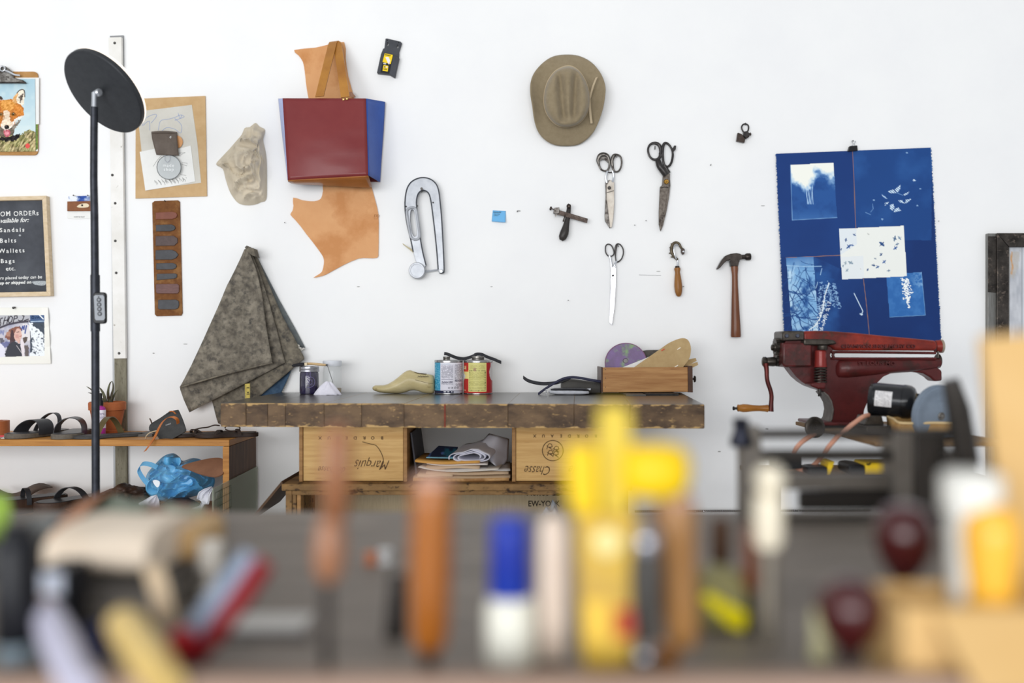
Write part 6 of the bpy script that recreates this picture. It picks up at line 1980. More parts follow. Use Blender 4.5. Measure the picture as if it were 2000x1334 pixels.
t = sandal('thong_sandal', 'dark brown strappy sandal, right of two at the right end of the rack', 443, 3.33, SZ, -1.25, 0.22, 0.095, 0.012, M_dks, [(0.55, 0.7, 0.018, 0.010, 0.0), (0.35, 0.30, 0.02, 0.012, 0.0)], M_dks)
t.zf('z3')
t.d = 3.32
t.tube('thong', [(1690, 448, 0), (1700, 432, 0), (1750, 432, 0), (1800, 440, 0), (1790, 462, 0), (1730, 468, 0), (1692, 455, 0)], 5, M_dks, sm=4, seg=8)
t.done()
t = Th('tape_roll', 'brown-orange roll of tape lying flat at the far left of the shoe rack', 'tape roll', 'z3', d=3.36, base=(-25, 492))
t.loc = Vector((t.loc.x, t.loc.y, SZ))
t.root.location = t.loc
t.lathe('tape', -30, 498, 0, [(52, 0), (92, 0), (92, 108), (52, 108), (50, 60)], mat('orange_brown_tape', 'A9633c', 0.45, c2='9c5733', sc=60, stretch=(1, 1, 10)), seg=36)
t.done()
t = Th('red_ribbon', 'bit of red ribbon in front of the tape roll on the rack', 'ribbon', 'z3', d=3.29, base=(30, 515))
t.loc = Vector((t.loc.x, t.loc.y, SZ))
t.root.location = t.loc
t.ribbon('ribbon', [(-60, 518, 0), (-10, 508, 0), (30, 506, 0), (62, 496, 0.01)], 0.012, 0.0008, mat('red_satin', 'D94a55', 0.4), wdir=(0.2, 0.9, 0.4), sm=4)
t.done()
t = Th('white_cards', 'small white cards lying on the rack left of the slide sandals', 'cards', 'px', d=3.35, base=(25, 855))
t.loc = Vector((t.loc.x, t.loc.y, SZ))
t.root.location = t.loc
for i, (x0, x1, yy0, yy1, r) in enumerate(((10, 42, -0.33, -0.24, 0.1), (20, 40, -0.30, -0.2, -0.2), (-5, 24, -0.32, -0.22, 0.3))):
    a, b = at(x0, 850, 3.3).x, at(x1, 850, 3.3).x
    t.hull8('card', [(a, yy0, SZ + 0.001 * i), (b, yy0 + r * 0.03, SZ + 0.001 * i), (b, yy1 + r * 0.03, SZ + 0.001 * i), (a, yy1, SZ + 0.001 * i)],
            [(a, yy0, SZ + 0.001 * i + 0.0008), (b, yy0 + r * 0.03, SZ + 0.001 * i + 0.0008), (b, yy1 + r * 0.03, SZ + 0.001 * i + 0.0008), (a, yy1, SZ + 0.001 * i + 0.0008)], M_paper)
t.done()

# aloe
t = Th('aloe_pot', 'terracotta pot with a sparse dark aloe on the shoe rack in front of the batten', 'potted plant', 'z3', d=3.495, base=(806, 462))
M_terra = mat('terracotta', 'B4693f', 0.75, c2='A65c35', sc=20, bump=0.05, c3='C58a66', sc3=12, lo3=0.62, hi3=0.75)
zb = SZ + 0.010
b0 = (CZ - zb) * F / 3.495 + CY
by = (b0 - 720) * 3.846
t.lathe('pot', 806, by, 0, [(84, 0), (92, 4), (120, 150), (117, 152), (131, 154), (132, 205), (126, 214), (116, 214), (112, 196), (2, 194)], M_terra, seg=44)
t.lathe('soil', 806, by - 193, 0, [(113, 0), (113, 5), (60, 9), (2, 8)], mat('dark_soil', '3d2f26', 0.95, c2='55402f', sc=200, bump=0.5), seg=30)
M_aloe = mat('dark_aloe', '4b4436', 0.5, c2='5d5f42', sc=30, c3='39291f', sc3=40, lo3=0.5, hi3=0.64)
for P, r in (([(822, 250, 0), (812, 200, -0.01), (815, 150, -0.015), (828, 108, -0.015), (843, 94, -0.01)], [13, 11, 8, 5, 1.5]),
             ([(830, 250, 0), (838, 200, 0.0), (850, 150, 0.005), (848, 110, 0.005), (842, 94, 0.005)], [12, 10, 7, 4, 1.5]),
             ([(795, 250, 0), (784, 210, 0), (770, 175, 0.0), (752, 148, 0.0), (744, 142, 0)], [13, 12, 9, 5, 1.5]),
             ([(836, 250, 0.01), (848, 220, 0.01), (864, 185, 0.01), (884, 160, 0.01)], [11, 9, 6, 1.5]),
             ([(760, 250, 0.01), (735, 215, 0.01), (700, 190, 0.01), (662, 180, 0.01)], [11, 9, 6, 1.5]),
             ([(770, 250, 0.0), (735, 200, 0.0), (690, 160, 0.0), (650, 134, 0.0)], [11, 9, 6, 1.5]),
             ([(785, 250, -0.02), (775, 232, -0.025), (760, 215, -0.03)], [9, 6, 1.5])):
    t.tube('leaf', P, r, M_aloe, sm=5, seg=10, flat=0.55)
t.done()
t = Th('pot_saucer', 'small terracotta saucer under the aloe pot', 'saucer', 'z3', d=3.495, base=(806, by))
t.loc = Vector((t.loc.x, t.loc.y, SZ))
t.root.location = t.loc
t.lathe('saucer', 806, (( (CZ - SZ) * F / 3.495 + CY) - 720) * 3.846, 0, [(92, 0.5), (112, 2), (118, 24), (112, 26), (106, 19), (2, 19)], M_terra, seg=44)
t.done()
t = Th('spray_bottle', 'slim magenta bottle with a white label and black cap behind the lamp pole', 'bottle', 'z3', d=3.40, base=(765, 500))
t.loc = Vector((t.loc.x, t.loc.y, SZ))
t.root.location = t.loc
bb = (((CZ - SZ) * F / 3.40 + CY) - 720) * 3.846
t.lathe('bottle', 755, bb, 0, [(30, 0.5), (36, 5), (37, 195), (30, 210), (16, 218), (16, 224)], mat('magenta_plastic', 'B23a96', 0.3, c2='A8338c', sc=20), seg=28)
t.lathe('cap', 755, bb - 222, 0, [(20, 0), (20, 40), (11, 44), (11, 90), (6, 94)], M_blackpl, seg=20)


def lab_m(X, Y, A):
    A[:] = hexc('E9E3EC')
    ink(A, (np.mod(Y, 9) < 4) & (X > 764) & (X < 790) & (vnoise(X, Y, 5, 3) > 0.35), '8f88a0', 0.8)
    ink(A, (Y < 330), 'F0EAF2')


canvas_cyl(t, 'label', 755, bb - 190, bb - 55, 37.8, lab_m, nth=60, ny=50)
t.done()

# ---- lower shelf
sandal('loop_sandal', 'brown sandal with an upright narrow black loop, left one on the lower rack board', 58, 3.345, LZ, -0.85, 0.25, 0.10, 0.05, M_dkbrown, [(0.55, 0.55, 0.055, 0.016, 0.0)], M_gl).done()
sandal('loop_sandal', 'brown sandal with a leaning wide black loop, right one on the lower rack board', 136, 3.34, LZ, -0.6, 0.25, 0.11, 0.045, M_dkbrown, [(0.6, 0.35, 0.06, 0.024, 0.0)], M_gl).done()
for i, (x0, x1, z, c, lab) in enumerate(((-60, 52, 0.04, '6b5442', 'brown leather sheet at the far left of the lower rack board'), (150, 215, 0.02, '6a4630', 'reddish brown leather piece behind the lamp pole on the lower board'))):
    t = Th('leather_sheet', lab, 'leather sheet', 'px', d=3.35, base=((x0 + x1) / 2, 980))
    t.loc = Vector((t.loc.x, t.loc.y, LZ))
    t.root.location = t.loc
    bm = bmesh.new()
    G = []
    a, b = at(x0, 900, 3.35).x, at(x1, 900, 3.35).x
    for j in range(9):
        G.append([bm.verts.new(Vector((a + (b - a) * i_ / 12, -0.34 + 0.28 * j / 8, LZ + 0.003 + z * (0.5 + 0.5 * math.sin(i_ * 0.5 + j * 0.4 + i * 2)) + 0.03 * j / 8)) - t.loc) for i_ in range(13)])
    for j in range(8):
        for i_ in range(12):
            bm.faces.new((G[j][i_], G[j][i_ + 1], G[j + 1][i_ + 1], G[j + 1][i_]))
    t.add('leather_sheet', bm, mat('sheet_leather_' + c, c, 0.6, c2='4d3a2c', sc=12, bump=0.1), solid=0.003, ang=70)
    t.done()


def heap(name, label, cat, zf, x0, x1, ytop, d, z, m, ny=1.0, amp=0.35, seed=0, sub=5, dep=0.09):
    """A crumpled soft heap resting at height z."""
    t = Th(name, label, cat, zf, d=d, base=((x0 + x1) / 2, ytop))
    top = t.P((x0 + x1) / 2, ytop)
    hw = (x1 - x0) / 2 * t.k()
    t.loc = Vector((top.x, top.y, z))
    t.root.location = t.loc
    H = top.z - z
    bm = bmesh.new()
    bmesh.ops.create_icosphere(bm, subdivisions=sub, radius=1)
    for v in bm.verts:
        n = v.co.copy()
        q = n * 2.0 + Vector((seed, seed * 2, 0))
        r = 1 + amp * (noise.noise(q) * 0.6 + (0.45 - abs(noise.noise(q * 2.1))) * 0.6 + (0.3 - abs(noise.noise(q * 4.3))) * 0.25)
        zz = max(n.z, -0.15)
        v.co = Vector((n.x * hw * r, n.y * dep * r, (zz + 0.15) / 1.15 * H * (0.9 + 0.25 * (r - 1))))
        v.co.z = max(v.co.z, 0.001)
    t.add(name, bm, m, ang=60)
    return t


heap('leather_heap', 'heap of dark brown leather straps and scraps left of the blue plastic bag', 'leather heap', 'z3', 810, 1120, 868, 3.40, LZ, M_dkbrown, seed=3, amp=0.9).done()
t = heap('black_pouch', 'folded black leather bag lying under the blue plastic bag', 'bag', 'z3', 1200, 1520, 962, 3.30, LZ, M_black, seed=6, amp=0.3, dep=0.05)
t.done()
M_poly = mat('blue_polythene', '55b2e8', 0.22, c2='7cc6f0', sc=9, alpha=0.78, bump=0.7, bsc=40, spec=0.6)
t = Th('plastic_bag', 'crumpled bright blue plastic carrier bag stuffed on the lower rack board', 'plastic bag', 'z3', d=3.33, base=(1340, 990))
t.dome('bag', [(1092, 850), (1105, 790), (1150, 735), (1225, 660), (1300, 636), (1350, 665), (1372, 692), (1450, 672), (1522, 692), (1560, 760), (1612, 822), (1592, 900), (1485, 950), (1285, 1000), (1172, 982), (1102, 932)],
       0.085, M_poly, y=0.05, smooth=8, rings=46, nz=0.03, nsc=10, ctr=(1330, 830), pw=3.0, ridge=0.075, ang=50)
t.ribbon('handle', [(1180, 742, -0.04), (1130, 720, -0.045), (1070, 715, -0.04), (1042, 755, -0.03), (1058, 800, -0.03), (1095, 850, -0.035), (1120, 870, -0.04)], 0.018, 0.0015, M_poly, wdir=(0.3, 0.6, 0.75), sm=5, ang=60)
t.ribbon('handle', [(1210, 790, -0.07), (1160, 810, -0.075), (1122, 850, -0.075), (1118, 900, -0.07), (1150, 930, -0.07), (1195, 920, -0.07), (1205, 880, -0.07)], 0.022, 0.0015, M_poly, wdir=(0.35, 0.8, 0.5), sm=5, ang=60)
t.plate('gap', spline([(1148, 842), (1172, 836), (1200, 850), (1196, 880), (1180, 892), (1158, 868)], 3), -0.078, -0.076, mat('white_film', 'E6EAEE', 0.4), label='white film seen through the handle')
t.sheet('top_flare', [(1225, 662), (1215, 690), (1230, 720)], [(1352, 668), (1360, 700), (1345, 730)], M_poly, 8, 6, fn=lambda u, v: -0.04 - 0.02 * math.sin(u * 6), solid=0.001)
t.done()
t = Th('white_bag', 'limp white plastic bag with knotted tails under the blue bag', 'plastic bag', 'z3', d=3.27, base=(1300, 1100))
M_wpoly = mat('white_polythene', 'E2E2E8', 0.35, c2='D4D4DC', sc=20, bump=0.3, bsc=30)
t.loc = Vector((t.loc.x, t.loc.y, LZ))
t.root.location = t.loc
crk = lambda k: (lambda u, v: -0.03 - 0.03 * (0.35 - abs(noise.noise(Vector((u * 3 + k, v * 3, k))))) - 0.02 * math.sin(u * 5 + k) * v)
t.sheet('left_tail', [(1175, 948), (1130, 960), (1080, 990), (1038, 1012), (1045, 1030), (1100, 1028), (1098, 1080), (1110, 1130)], [(1180, 952), (1195, 990), (1200, 1040), (1192, 1090), (1185, 1130)], M_wpoly, 18, 20, fn=crk(1), solid=0.001, ang=30)
t.sheet('right_tail', [(1590, 885), (1530, 905), (1490, 930), (1478, 975), (1520, 990), (1500, 1030), (1400, 1065), (1260, 1085)], [(1600, 895), (1575, 960), (1572, 1020), (1540, 1018), (1510, 1065), (1440, 1092), (1265, 1098)], M_wpoly, 14, 28, fn=crk(4), solid=0.001, ang=30)
t.done()
t = Th('leather_insole', 'brown leather oval insole sticking out above the blue bag', 'insole', 'z3', d=3.235, base=(1560, 800))
M_ins = mat('brown_insole', '8a624a', 0.5, c2='7c5641', sc=14, bump=0.04)
bm = bmesh.new()
P = spline([(1365, 738), (1440, 708), (1540, 684), (1620, 672), (1672, 680), (1681, 720), (1680, 780), (1655, 804), (1600, 814), (1500, 792), (1430, 764)], 4)
vs = [bm.verts.new(t.L(x, y, 0.04 - (y - 672) / 142 * 0.06)) for x, y in P]
bm.faces.new(vs)
t.add('insole', bm, M_ins, solid=0.005, smooth=False)
t.done()
t = Th('leather_roll', 'dark brown leather panel standing beside the insole inside the rack', 'leather panel', 'z3', d=3.40, base=(1630, 1080))
t.loc = Vector((t.loc.x, t.loc.y, LZ))
t.root.location = t.loc
t.hull8('panel', [(SX - 0.075, -0.35, LZ), (SX - 0.068, -0.35, LZ), (SX - 0.04, -0.08, LZ), (SX - 0.047, -0.08, LZ)],
        [(SX - 0.034, -0.35, LZ + 0.11), (SX - 0.027, -0.35, LZ + 0.11), (SX - 0.026, -0.08, LZ + 0.12), (SX - 0.033, -0.08, LZ + 0.12)], mat('dark_panel_leather', '3e2f27', 0.55))
t.done()
t = Th('cutting_mat', 'translucent green gridded cutting mat leaning on the right side of the shoe rack', 'cutting mat', 'z3', d=3.05, base=(1600, 1100))
t.loc = Vector((-0.985, -0.3, 0))
t.root.location = t.loc
M_mat = mat('green_acrylic', 'A9B59c', 0.3, alpha=0.42, c2='B0BBA4', sc=5)
t.hull8('mat', [(-0.987, -0.56, 0), (-0.983, -0.56, 0), (-0.983, -0.03, 0), (-0.987, -0.03, 0)], [(-0.989, -0.56, 0.616), (-0.985, -0.56, 0.616), (-0.985, -0.03, 0.623), (-0.989, -0.03, 0.623)], M_mat, bevel=0.0005)
M_grid = mat('grid_ink', '4a5644', 0.7)
for i in range(12):
    z = 0.60 - i * 0.025
    t.wbox('grid_line', (-0.9832, -0.548, z), (-0.9826, -0.372, z + 0.0012), M_grid)
for i in range(8):
    y = -0.548 + i * 0.025
    t.wbox('grid_line', (-0.9832, y, 0.03), (-0.9826, y + 0.0012, 0.60), M_grid)
t.done()

# ================================================================== floor lamp
t = Th('floor_lamp', 'black LED floor lamp with a tilted round head in front of the shoe rack', 'floor lamp', 'px', d=2.85, base=(187, 1362))
t.loc = Vector((t.loc.x, t.loc.y, 0))
t.root.location = t.loc
M_lamp = mat('black_lamp_metal', '35373a', 0.5, 0.3, c2='3b3d40', sc=60)
M_pole = mat('black_pole', '2f3136', 0.42, 0.6, c2='3b3d44', sc=40)
n_ = Vector((-0.394, -0.634, -0.666)).normalized()
C0 = t.L(199.9, 182.0)
q = n_.to_track_quat('Z', 'Y').to_matrix()


def disc(name, prof, m, **kw):
    bm = bmesh.new()
    rings = []
    for r, h in prof:
        rings.append([bm.verts.new(C0 + q @ Vector((r * math.cos(2 * PI * i / 72), r * math.sin(2 * PI * i / 72), h))) for i in range(72)])
    for a, b in zip(rings, rings[1:]):
        for i in range(72):
            bm.faces.new((a[i], a[(i + 1) % 72], b[(i + 1) % 72], b[i]))
    bm.faces.new(rings[0][::-1])
    bm.faces.new(rings[-1])
    return t.add(name, bm, m, **kw)


hd = disc('lamp_head', [(0.136, -0.019), (0.1393, -0.017), (0.1393, -0.003), (0.137, 0.0), (0.128, 0.0012), (0.02, 0.0012)], M_lamp)
disc('diffuser', [(0.1385, -0.025), (0.1385, -0.0185), (0.134, -0.0182)], mat('warm_diffuser', 'FFF3E4', 0.5, emit=1.1), parent=hd, label='lit warm white diffuser')
hg = t.tube('hinge', [(184, 183, -0.03), (190, 182, -0.022), (196, 179, -0.008)], [5, 6, 6], M_chrome, seg=12)
t.lathe('hinge_knob', 192, 181, -0.024, [(6.5, -6), (7.5, -4), (7.5, 4), (5, 6)], M_chrome, axis=(0.8, -0.6, 0), parent=hg, seg=18)
t.tube('neck', [(184.5, 181, -0.03), (184, 210, -0.03)], 5.0, M_chrome, seg=18)
t.tube('pole', [(184, 209, -0.03), (183.5, 280, -0.022), (183.2, 350, -0.012), (184.5, 420, -0.004), (185.5, 540, 0)], [7.0, 7, 7, 7.2, 7.4], M_pole, seg=20)
t.tube('pole_sleeve', [(185.8, 537, 0), (186.2, 647, 0)], 8.8, M_pole, seg=20)
t.tube('pole', [(186.2, 645, 0), (187.2, 1000, 0), (187.6, 1355, 0)], 7.6, M_pole, seg=20)
zf_ = 0.0
b0 = t.L(187.6, 1355, 0)
bm = bmesh.new()
rings = []
for r, h in ((0.13, 0.0), (0.132, 0.004), (0.13, 0.016), (0.03, 0.022), (0.018, 0.03)):
    rings.append([bm.verts.new(Vector((b0.x + r * math.cos(2 * PI * i / 48), b0.y + r * math.sin(2 * PI * i / 48), h))) for i in range(48)])
for a, b in zip(rings, rings[1:]):
    for i in range(48):
        bm.faces.new((a[i], a[(i + 1) % 48], b[(i + 1) % 48], b[i]))
bm.faces.new(rings[0][::-1])
bm.faces.new(rings[-1])
t.add('base', bm, M_lamp)
t.zf('z2')
rc = t.plate('remote', rrect(690, 765, 786, 1000, 22), -0.024, -0.010, mat('remote_black', '1d1d20', 0.3), bevel=0.003, label='black remote clipped to the pole')
t.plate('keypad', [(698, 795), (710, 787), (766, 787), (776, 800), (781, 960), (770, 974), (716, 974), (706, 962)], -0.0256, -0.024, mat('remote_grey', '9a9ea4', 0.4), parent=rc)
for i, y in enumerate((822, 857, 891, 926)):
    x = 735 + i * 2
    t.plate('button', ell(x, y, 16, 16, 18), -0.0275, -0.0256, mat('button_dark', '3a3c40', 0.4), parent=rc)
    t.plate('button_face', ell(x, y, 9, 9, 14), -0.0282, -0.0275, mat('button_grey', '8a8d93', 0.4), parent=rc)
t.plate('sensor', ell(734, 800, 6, 4, 10), -0.0265, -0.0256, M_blackpl, parent=rc)
t.done()

# ================================================================== red cast-iron shoe machine
M_red = mat('red_cast_iron', '4a1b1b', 0.38, 0.05, c2='5c2322', sc=9, bump=0.22, bsc=55, lo=0.35, hi=0.65, c3='3a1f1c', sc3=14, lo3=0.54, hi3=0.66, coat=0.15)
M_redw = mat('worn_red_iron', '5c211d', 0.38, 0.05, c2='8f2f22', sc=8, bump=0.2, bsc=60, lo=0.4, hi=0.62, c3='4b2a22', sc3=22, lo3=0.58, hi3=0.66)
M_grs = mat('greasy_steel', '4f4a44', 0.32, 0.8, c2='3a3531', sc=40, bump=0.1)
t = Th('shoe_machine', 'dark red cast-iron hand-cranked shoe machine with raised lettering on its arm', 'machine', 'r2', d=3.0, base=(800, 700))
t.loc = Vector((t.loc.x, t.loc.y, 0.827))
t.root.location = t.loc
col = [(430, 300), (430, 200), (450, 150), (560, 150), (720, 150), (735, 180), (760, 210), (745, 225), (737, 245), (745, 268), (770, 278), (1000, 280), (1250, 282), (1300, 350), (1250, 355), (1180, 357), (1130, 365), (1085, 385), (1045, 425), (1015, 480), (985, 540),
       (960, 600), (945, 690), (700, 690), (716, 688), (738, 665), (756, 610), (752, 560), (735, 525), (710, 495), (690, 478), (650, 466), (600, 448), (555, 420), (515, 385), (488, 350), (470, 326), (440, 324)]
t.plate('frame', col, -0.030, 0.030, M_red, bevel=0.006, seg=3)
t.plate('gearbox', [(430, 165), (620, 165), (622, 322), (440, 324), (428, 300)], -0.055, 0.055, M_red, bevel=0.006, seg=3)
arm = t.plate('upper_arm', [(560, 90), (640, 86), (740, 88), (900, 100), (1100, 120), (1300, 138), (1420, 150), (1440, 165), (1440, 205), (1420, 217), (1200, 216), (800, 217), (772, 214), (750, 196), (720, 180), (560, 178)], -0.042, 0.042, M_redw, bevel=0.016, seg=4)
t.plate('top_plate', [(428, 96), (440, 88), (570, 88), (572, 150), (428, 154)], -0.05, 0.05, M_grs, bevel=0.004)
t.plate('steel_shoe', [(566, 140), (720, 140), (770, 150), (785, 172), (720, 184), (566, 182)], -0.058, 0.03, M_grs, bevel=0.005, seg=3)
for x in (455, 525):
    t.lathe('bolt', x, 120, -0.05, [(14, 0), (14, 5), (10, 9), (4, 9)], mat('bolt_blue_steel', '4a4d58', 0.3, 0.8), axis=(0, -1, 0), seg=16)
# slot lip and lower arm
t.tube('slot_lip', [(1425, 232, -0.034), (800, 226, -0.034), (765, 232, -0.034), (755, 246, -0.034), (766, 262, -0.034), (800, 268, -0.034), (1425, 268, -0.034)], 9, M_red, sm=3, seg=10)
bm = bmesh.new()
R = []
for x, yt, yb, hdp in ((752, 290, 386, 0.03), (772, 272, 396, 0.046), (830, 268, 396, 0.052), (950, 266, 384, 0.052), (1100, 264, 366, 0.048), (1250, 263, 356, 0.044), (1380, 263, 340, 0.038), (1432, 264, 325, 0.034)):
    c = t.L(x, (yt + yb) / 2, 0)
    hz = (yb - yt) / 2 * t.k()
    R.append([bm.verts.new(c + Vector((0, hdp * math.copysign(abs(math.cos(2 * PI * i / 28)) ** 0.7, math.cos(2 * PI * i / 28)), hz * math.copysign(abs(math.sin(2 * PI * i / 28)) ** 0.7, math.sin(2 * PI * i / 28))))) for i in range(28)])
for a, b in zip(R, R[1:]):
    for i in range(28):
        bm.faces.new((a[i], a[(i + 1) % 28], b[(i + 1) % 28], b[i]))
bm.faces.new(R[0][::-1])
bm.faces.new(R[-1])
t.add('lower_arm', bm, M_red, ang=60)
t.plate('front_bracket', [(1240, 330), (1430, 318), (1468, 348), (1469, 412), (1420, 417), (1392, 390), (1345, 364), (1260, 352)], -0.028, 0.028, M_red, bevel=0.006, seg=3)
t.lathe('arm_roller', 1445, 188, 0, [(36, -26), (40, -18), (40, 4), (42, 8), (42, 18), (34, 22)], M_redw, axis=(1, 0, 0.02), seg=28)
t.lathe('roller_rim', 1445, 188, 0, [(42, 8), (44, 10), (44, 22), (40, 24), (36, 18)], mat('pale_worn_rim', '9d8f7e', 0.45, 0.4), axis=(1, 0, 0.02), seg=28)
t.lathe('arm_disc', 1440, 284, 0, [(44, -8), (46, -4), (46, 6), (40, 10)], M_grs, axis=(1, 0, 0), seg=28)
t.tube('needle_bar', [(1440, 220, -0.01), (1440, 262, -0.01)], 7, M_grs, seg=10)
for s_, x0, x1, y, sz in (('CHAMPION SHOE MCHY CO', 808, 1290, 199, 33), ('ST LOUIS MO', 918, 1160, 310, 33)):
    o = t.text('raised_lettering', s_, x0, y, sz, -0.0445 if y < 250 else -0.0515, M_red, ext=0.0035, off=0.8)
    xs = [v.co.x for v in o.data.vertices]
    f = (x1 - x0) * t.k(-0.05) / (max(xs) - min(xs))
    mn = min(xs)
    for v in o.data.vertices:
        v.co.x = mn + (v.co.x - mn) * f


def gear(name, x0, x1, cy, r, teeth, m, **kw):
    k = t.k()
    bm = bmesh.new()
    A, B = [], []
    o1, o2 = t.L(x0, cy, 0), t.L(x1, cy, 0)
    for i in range(teeth * 4):
        a = 2 * PI * i / (teeth * 4)
        rr_ = (r if i % 4 < 2 else r * 0.86) * k
        d_ = Vector((0, math.cos(a) * rr_, math.sin(a) * rr_))
        A.append(bm.verts.new(o1 + d_))
        B.append(bm.verts.new(o2 + d_))
    bm.faces.new(A[::-1])
    bm.faces.new(B)
    n = len(A)
    for i in range(n):
        bm.faces.new((A[i], A[(i + 1) % n], B[(i + 1) % n], B[i]))
    return t.add(name, bm, m, smooth=False, **kw)


gear('gear_wheel', 376, 436, 190, 56, 20, M_grs)
gear('gear_wheel', 384, 432, 278, 40, 16, M_grs)
t.lathe('gear_hub', 376, 196, 0, [(30, 0), (28, 8), (20, 10), (20, 18), (14, 22), (4, 22)], M_grs, axis=(-1, 0, 0), seg=20)
t.lathe('crank_boss', 384, 288, 0, [(24, 0), (30, 6), (32, 20), (28, 60), (32, 66), (32, 82), (26, 86)], M_grs, axis=(-1, 0, 0), seg=22)
t.tube('crank_arm', [(318, 300, -0.01), (324, 340, -0.012), (326, 390, -0.014), (334, 430, -0.014), (348, 470, -0.014), (356, 510, -0.014), (354, 560, -0.014), (350, 612, -0.014)], [18, 15, 14, 14, 14, 14, 15, 20], mat('worn_dark_red', '4a2624', 0.32, 0.4, c2='63211d', sc=12, bump=0.1), sm=5, seg=14)
t.lathe('crank_handle', 336, 592, -0.014, [(20, 0), (25, 6), (22, 20), (19, 60), (21, 100), (26, 140), (27, 165), (22, 190), (24, 198), (16, 203)], mat('amber_crank_wood', 'A8702c', 0.3, c2='8b5620', sc=10, stretch=(0.8, 6, 6), lo=0.35, hi=0.65, coat=0.2), axis=(-1, 0, 0.01), seg=24)
t.lathe('handle_bolt', 133, 592, -0.014, [(8, 0), (8, 18), (13, 19), (13, 28), (6, 30)], M_dsteel, axis=(-1, 0, 0), seg=14)
# presser spring
t.lathe('plunger_cap', 688, 212, -0.062, [(30, 0), (32, 4), (32, 26), (24, 30)], M_grs, seg=24)
t.lathe('plunger_barrel', 675, 322, -0.058, [(40, 0), (38, 10), (36, 60), (36, 100), (30, 108)], mat('bright_red_iron', '6f2320', 0.3, 0.1, c2='8b2a24', sc=10, bump=0.1, coat=0.2), seg=28)
t.tube('coil_spring', [(675 + 38 * math.cos(i * 0.35), 328 + i * 1.0, -0.058 - 0.0195 * math.sin(i * 0.35)) for i in range(106)], 6.5, M_grs, seg=8)
t.lathe('spring_core', 675, 436, -0.058, [(20, 0), (20, 112)], M_red, seg=16)
t.plate('spring_boss', [(612, 430), (640, 424), (708, 424), (712, 440), (706, 466), (660, 466), (616, 450)], -0.085, -0.02, M_red, bevel=0.006, seg=3)
t.tube('spring_bolt', [(670, 462, -0.055), (670, 500, -0.055)], 8, M_dsteel, seg=10)
t.lathe('bolt_head', 670, 514, -0.055, [(12, 0), (12, 16), (8, 18)], M_dsteel, seg=6)
t.plate('arc_rim', [(700, 482), (728, 505), (752, 545), (764, 600), (756, 660), (730, 705), (716, 704), (742, 655), (752, 605), (744, 560), (722, 520), (694, 490)], -0.04, 0.04, mat('grey_worn_rim', '6f6a66', 0.5, 0.3, c2='59534e', sc=30), bevel=0.002)
t.lathe('treadle_wheel', 636, 716, -0.12, [(66, -6), (70, -2), (70, 10), (64, 14), (40, 14), (38, 20), (14, 20), (12, 26)], M_grs, axis=(0.25, -1, 0.1), seg=36)
t.plate('base_flange', [(640, 684), (1010, 684), (1010, 0.827 * 0 + (680 + 0.253 * 1800 / 3.0 - 620) * 3.333 - 0.3), (640, (680 + 0.253 * 1800 / 3.0 - 620) * 3.333 - 0.3)], -0.09, 0.09, M_red, bevel=0.004)
t.done()

# ================================================================== motor, wheel, tray on a small stand
t = Th('side_stand', 'low steel stand carrying the motor and felt wheel beside the red machine', 'stand', 'r2', d=2.66, base=(1200, 1400))
DS = 2.66
zt = 0.827
t.loc = Vector((t.P(1200, 0).x, DS - CD, 0))
t.root.location = t.loc
xa, xb = t.P(850, 0).x, t.P(1700, 0).x
M_ply = mat('scarred_plywood', '8a6f50', 0.7, c2='6f583e', sc=10, stretch=(8, 1, 8))
xl2 = 0.978
t.wbox('top_board', (xl2, -1.12, zt - 0.012), (xb, -0.42, zt), M_ply, bevel=0.002)
zl = at(1000, 928, DS - 0.05).z
t.wbox('lower_board', (0.70, -1.08, zl - 0.015), (xb, -0.76, zl), M_ply, bevel=0.002)
for x, y in ((1.11, -1.11), (1.40, -0.45), (xb - 0.03, -1.11), (xb - 0.03, -0.45)):
    t.wbox('leg', (x, y, 0), (x + 0.02, y + 0.02, zt - 0.0125), M_dsteel)
for y in (-1.07, -0.79):
    t.wbox('leg', (0.72, y, 0), (0.74, y + 0.02, zl - 0.0155), M_dsteel)
t.done()

t = Th('electric_motor', 'black electric motor with a white rating label beside the red machine', 'motor', 'r2', d=2.72, base=(1100, 690))
M_mot = mat('black_motor_enamel', '1d1e21', 0.25, 0.2, c2='28292c', sc=20, coat=0.3)
ax = Vector((1, -0.55, -0.09)).normalized()
t.lathe('shell', 1000, 528, 0.03, [(60, -12), (92, -6), (104, 10), (107, 30), (107, 190), (107, 194)], M_mot, axis=ax, seg=44)
t.lathe('end_bell', 1000, 528, 0.03, [(110, 196), (110, 210), (106, 240), (92, 262), (70, 272), (66, 268)], M_mot, axis=ax, seg=44)
t.lathe('cooling_vent', 1000, 528, 0.03, [(64, 268), (64, 276), (46, 282), (40, 274)], mat('vent_brass', '8a7448', 0.4, 0.7, c2='3a3226', sc=120), axis=ax, seg=30)
for i in range(10):
    a = 2 * PI * i / 10
    q = ax.to_track_quat('Z', 'Y').to_matrix()
    c = t.L(1000, 528, 0.03) + q @ Vector((55 * t.k() * math.cos(a), 55 * t.k() * math.sin(a), 283 * t.k()))
    bm = bmesh.new()
    bmesh.ops.create_cube(bm, size=1)
    for v in bm.verts:
        v.co = c + q @ (Matrix.Rotation(a, 3, 'Z') @ Vector((v.co.x * 0.008, v.co.y * 0.003, v.co.z * 0.006)))
    t.add('vent_slot', bm, M_blackpl)
for x, y in ((1004, 440), (1160, 500)):
    t.lathe('through_bolt', x, y, -0.01, [(9, 0), (9, 8), (5, 11)], M_dsteel, axis=ax, seg=10)
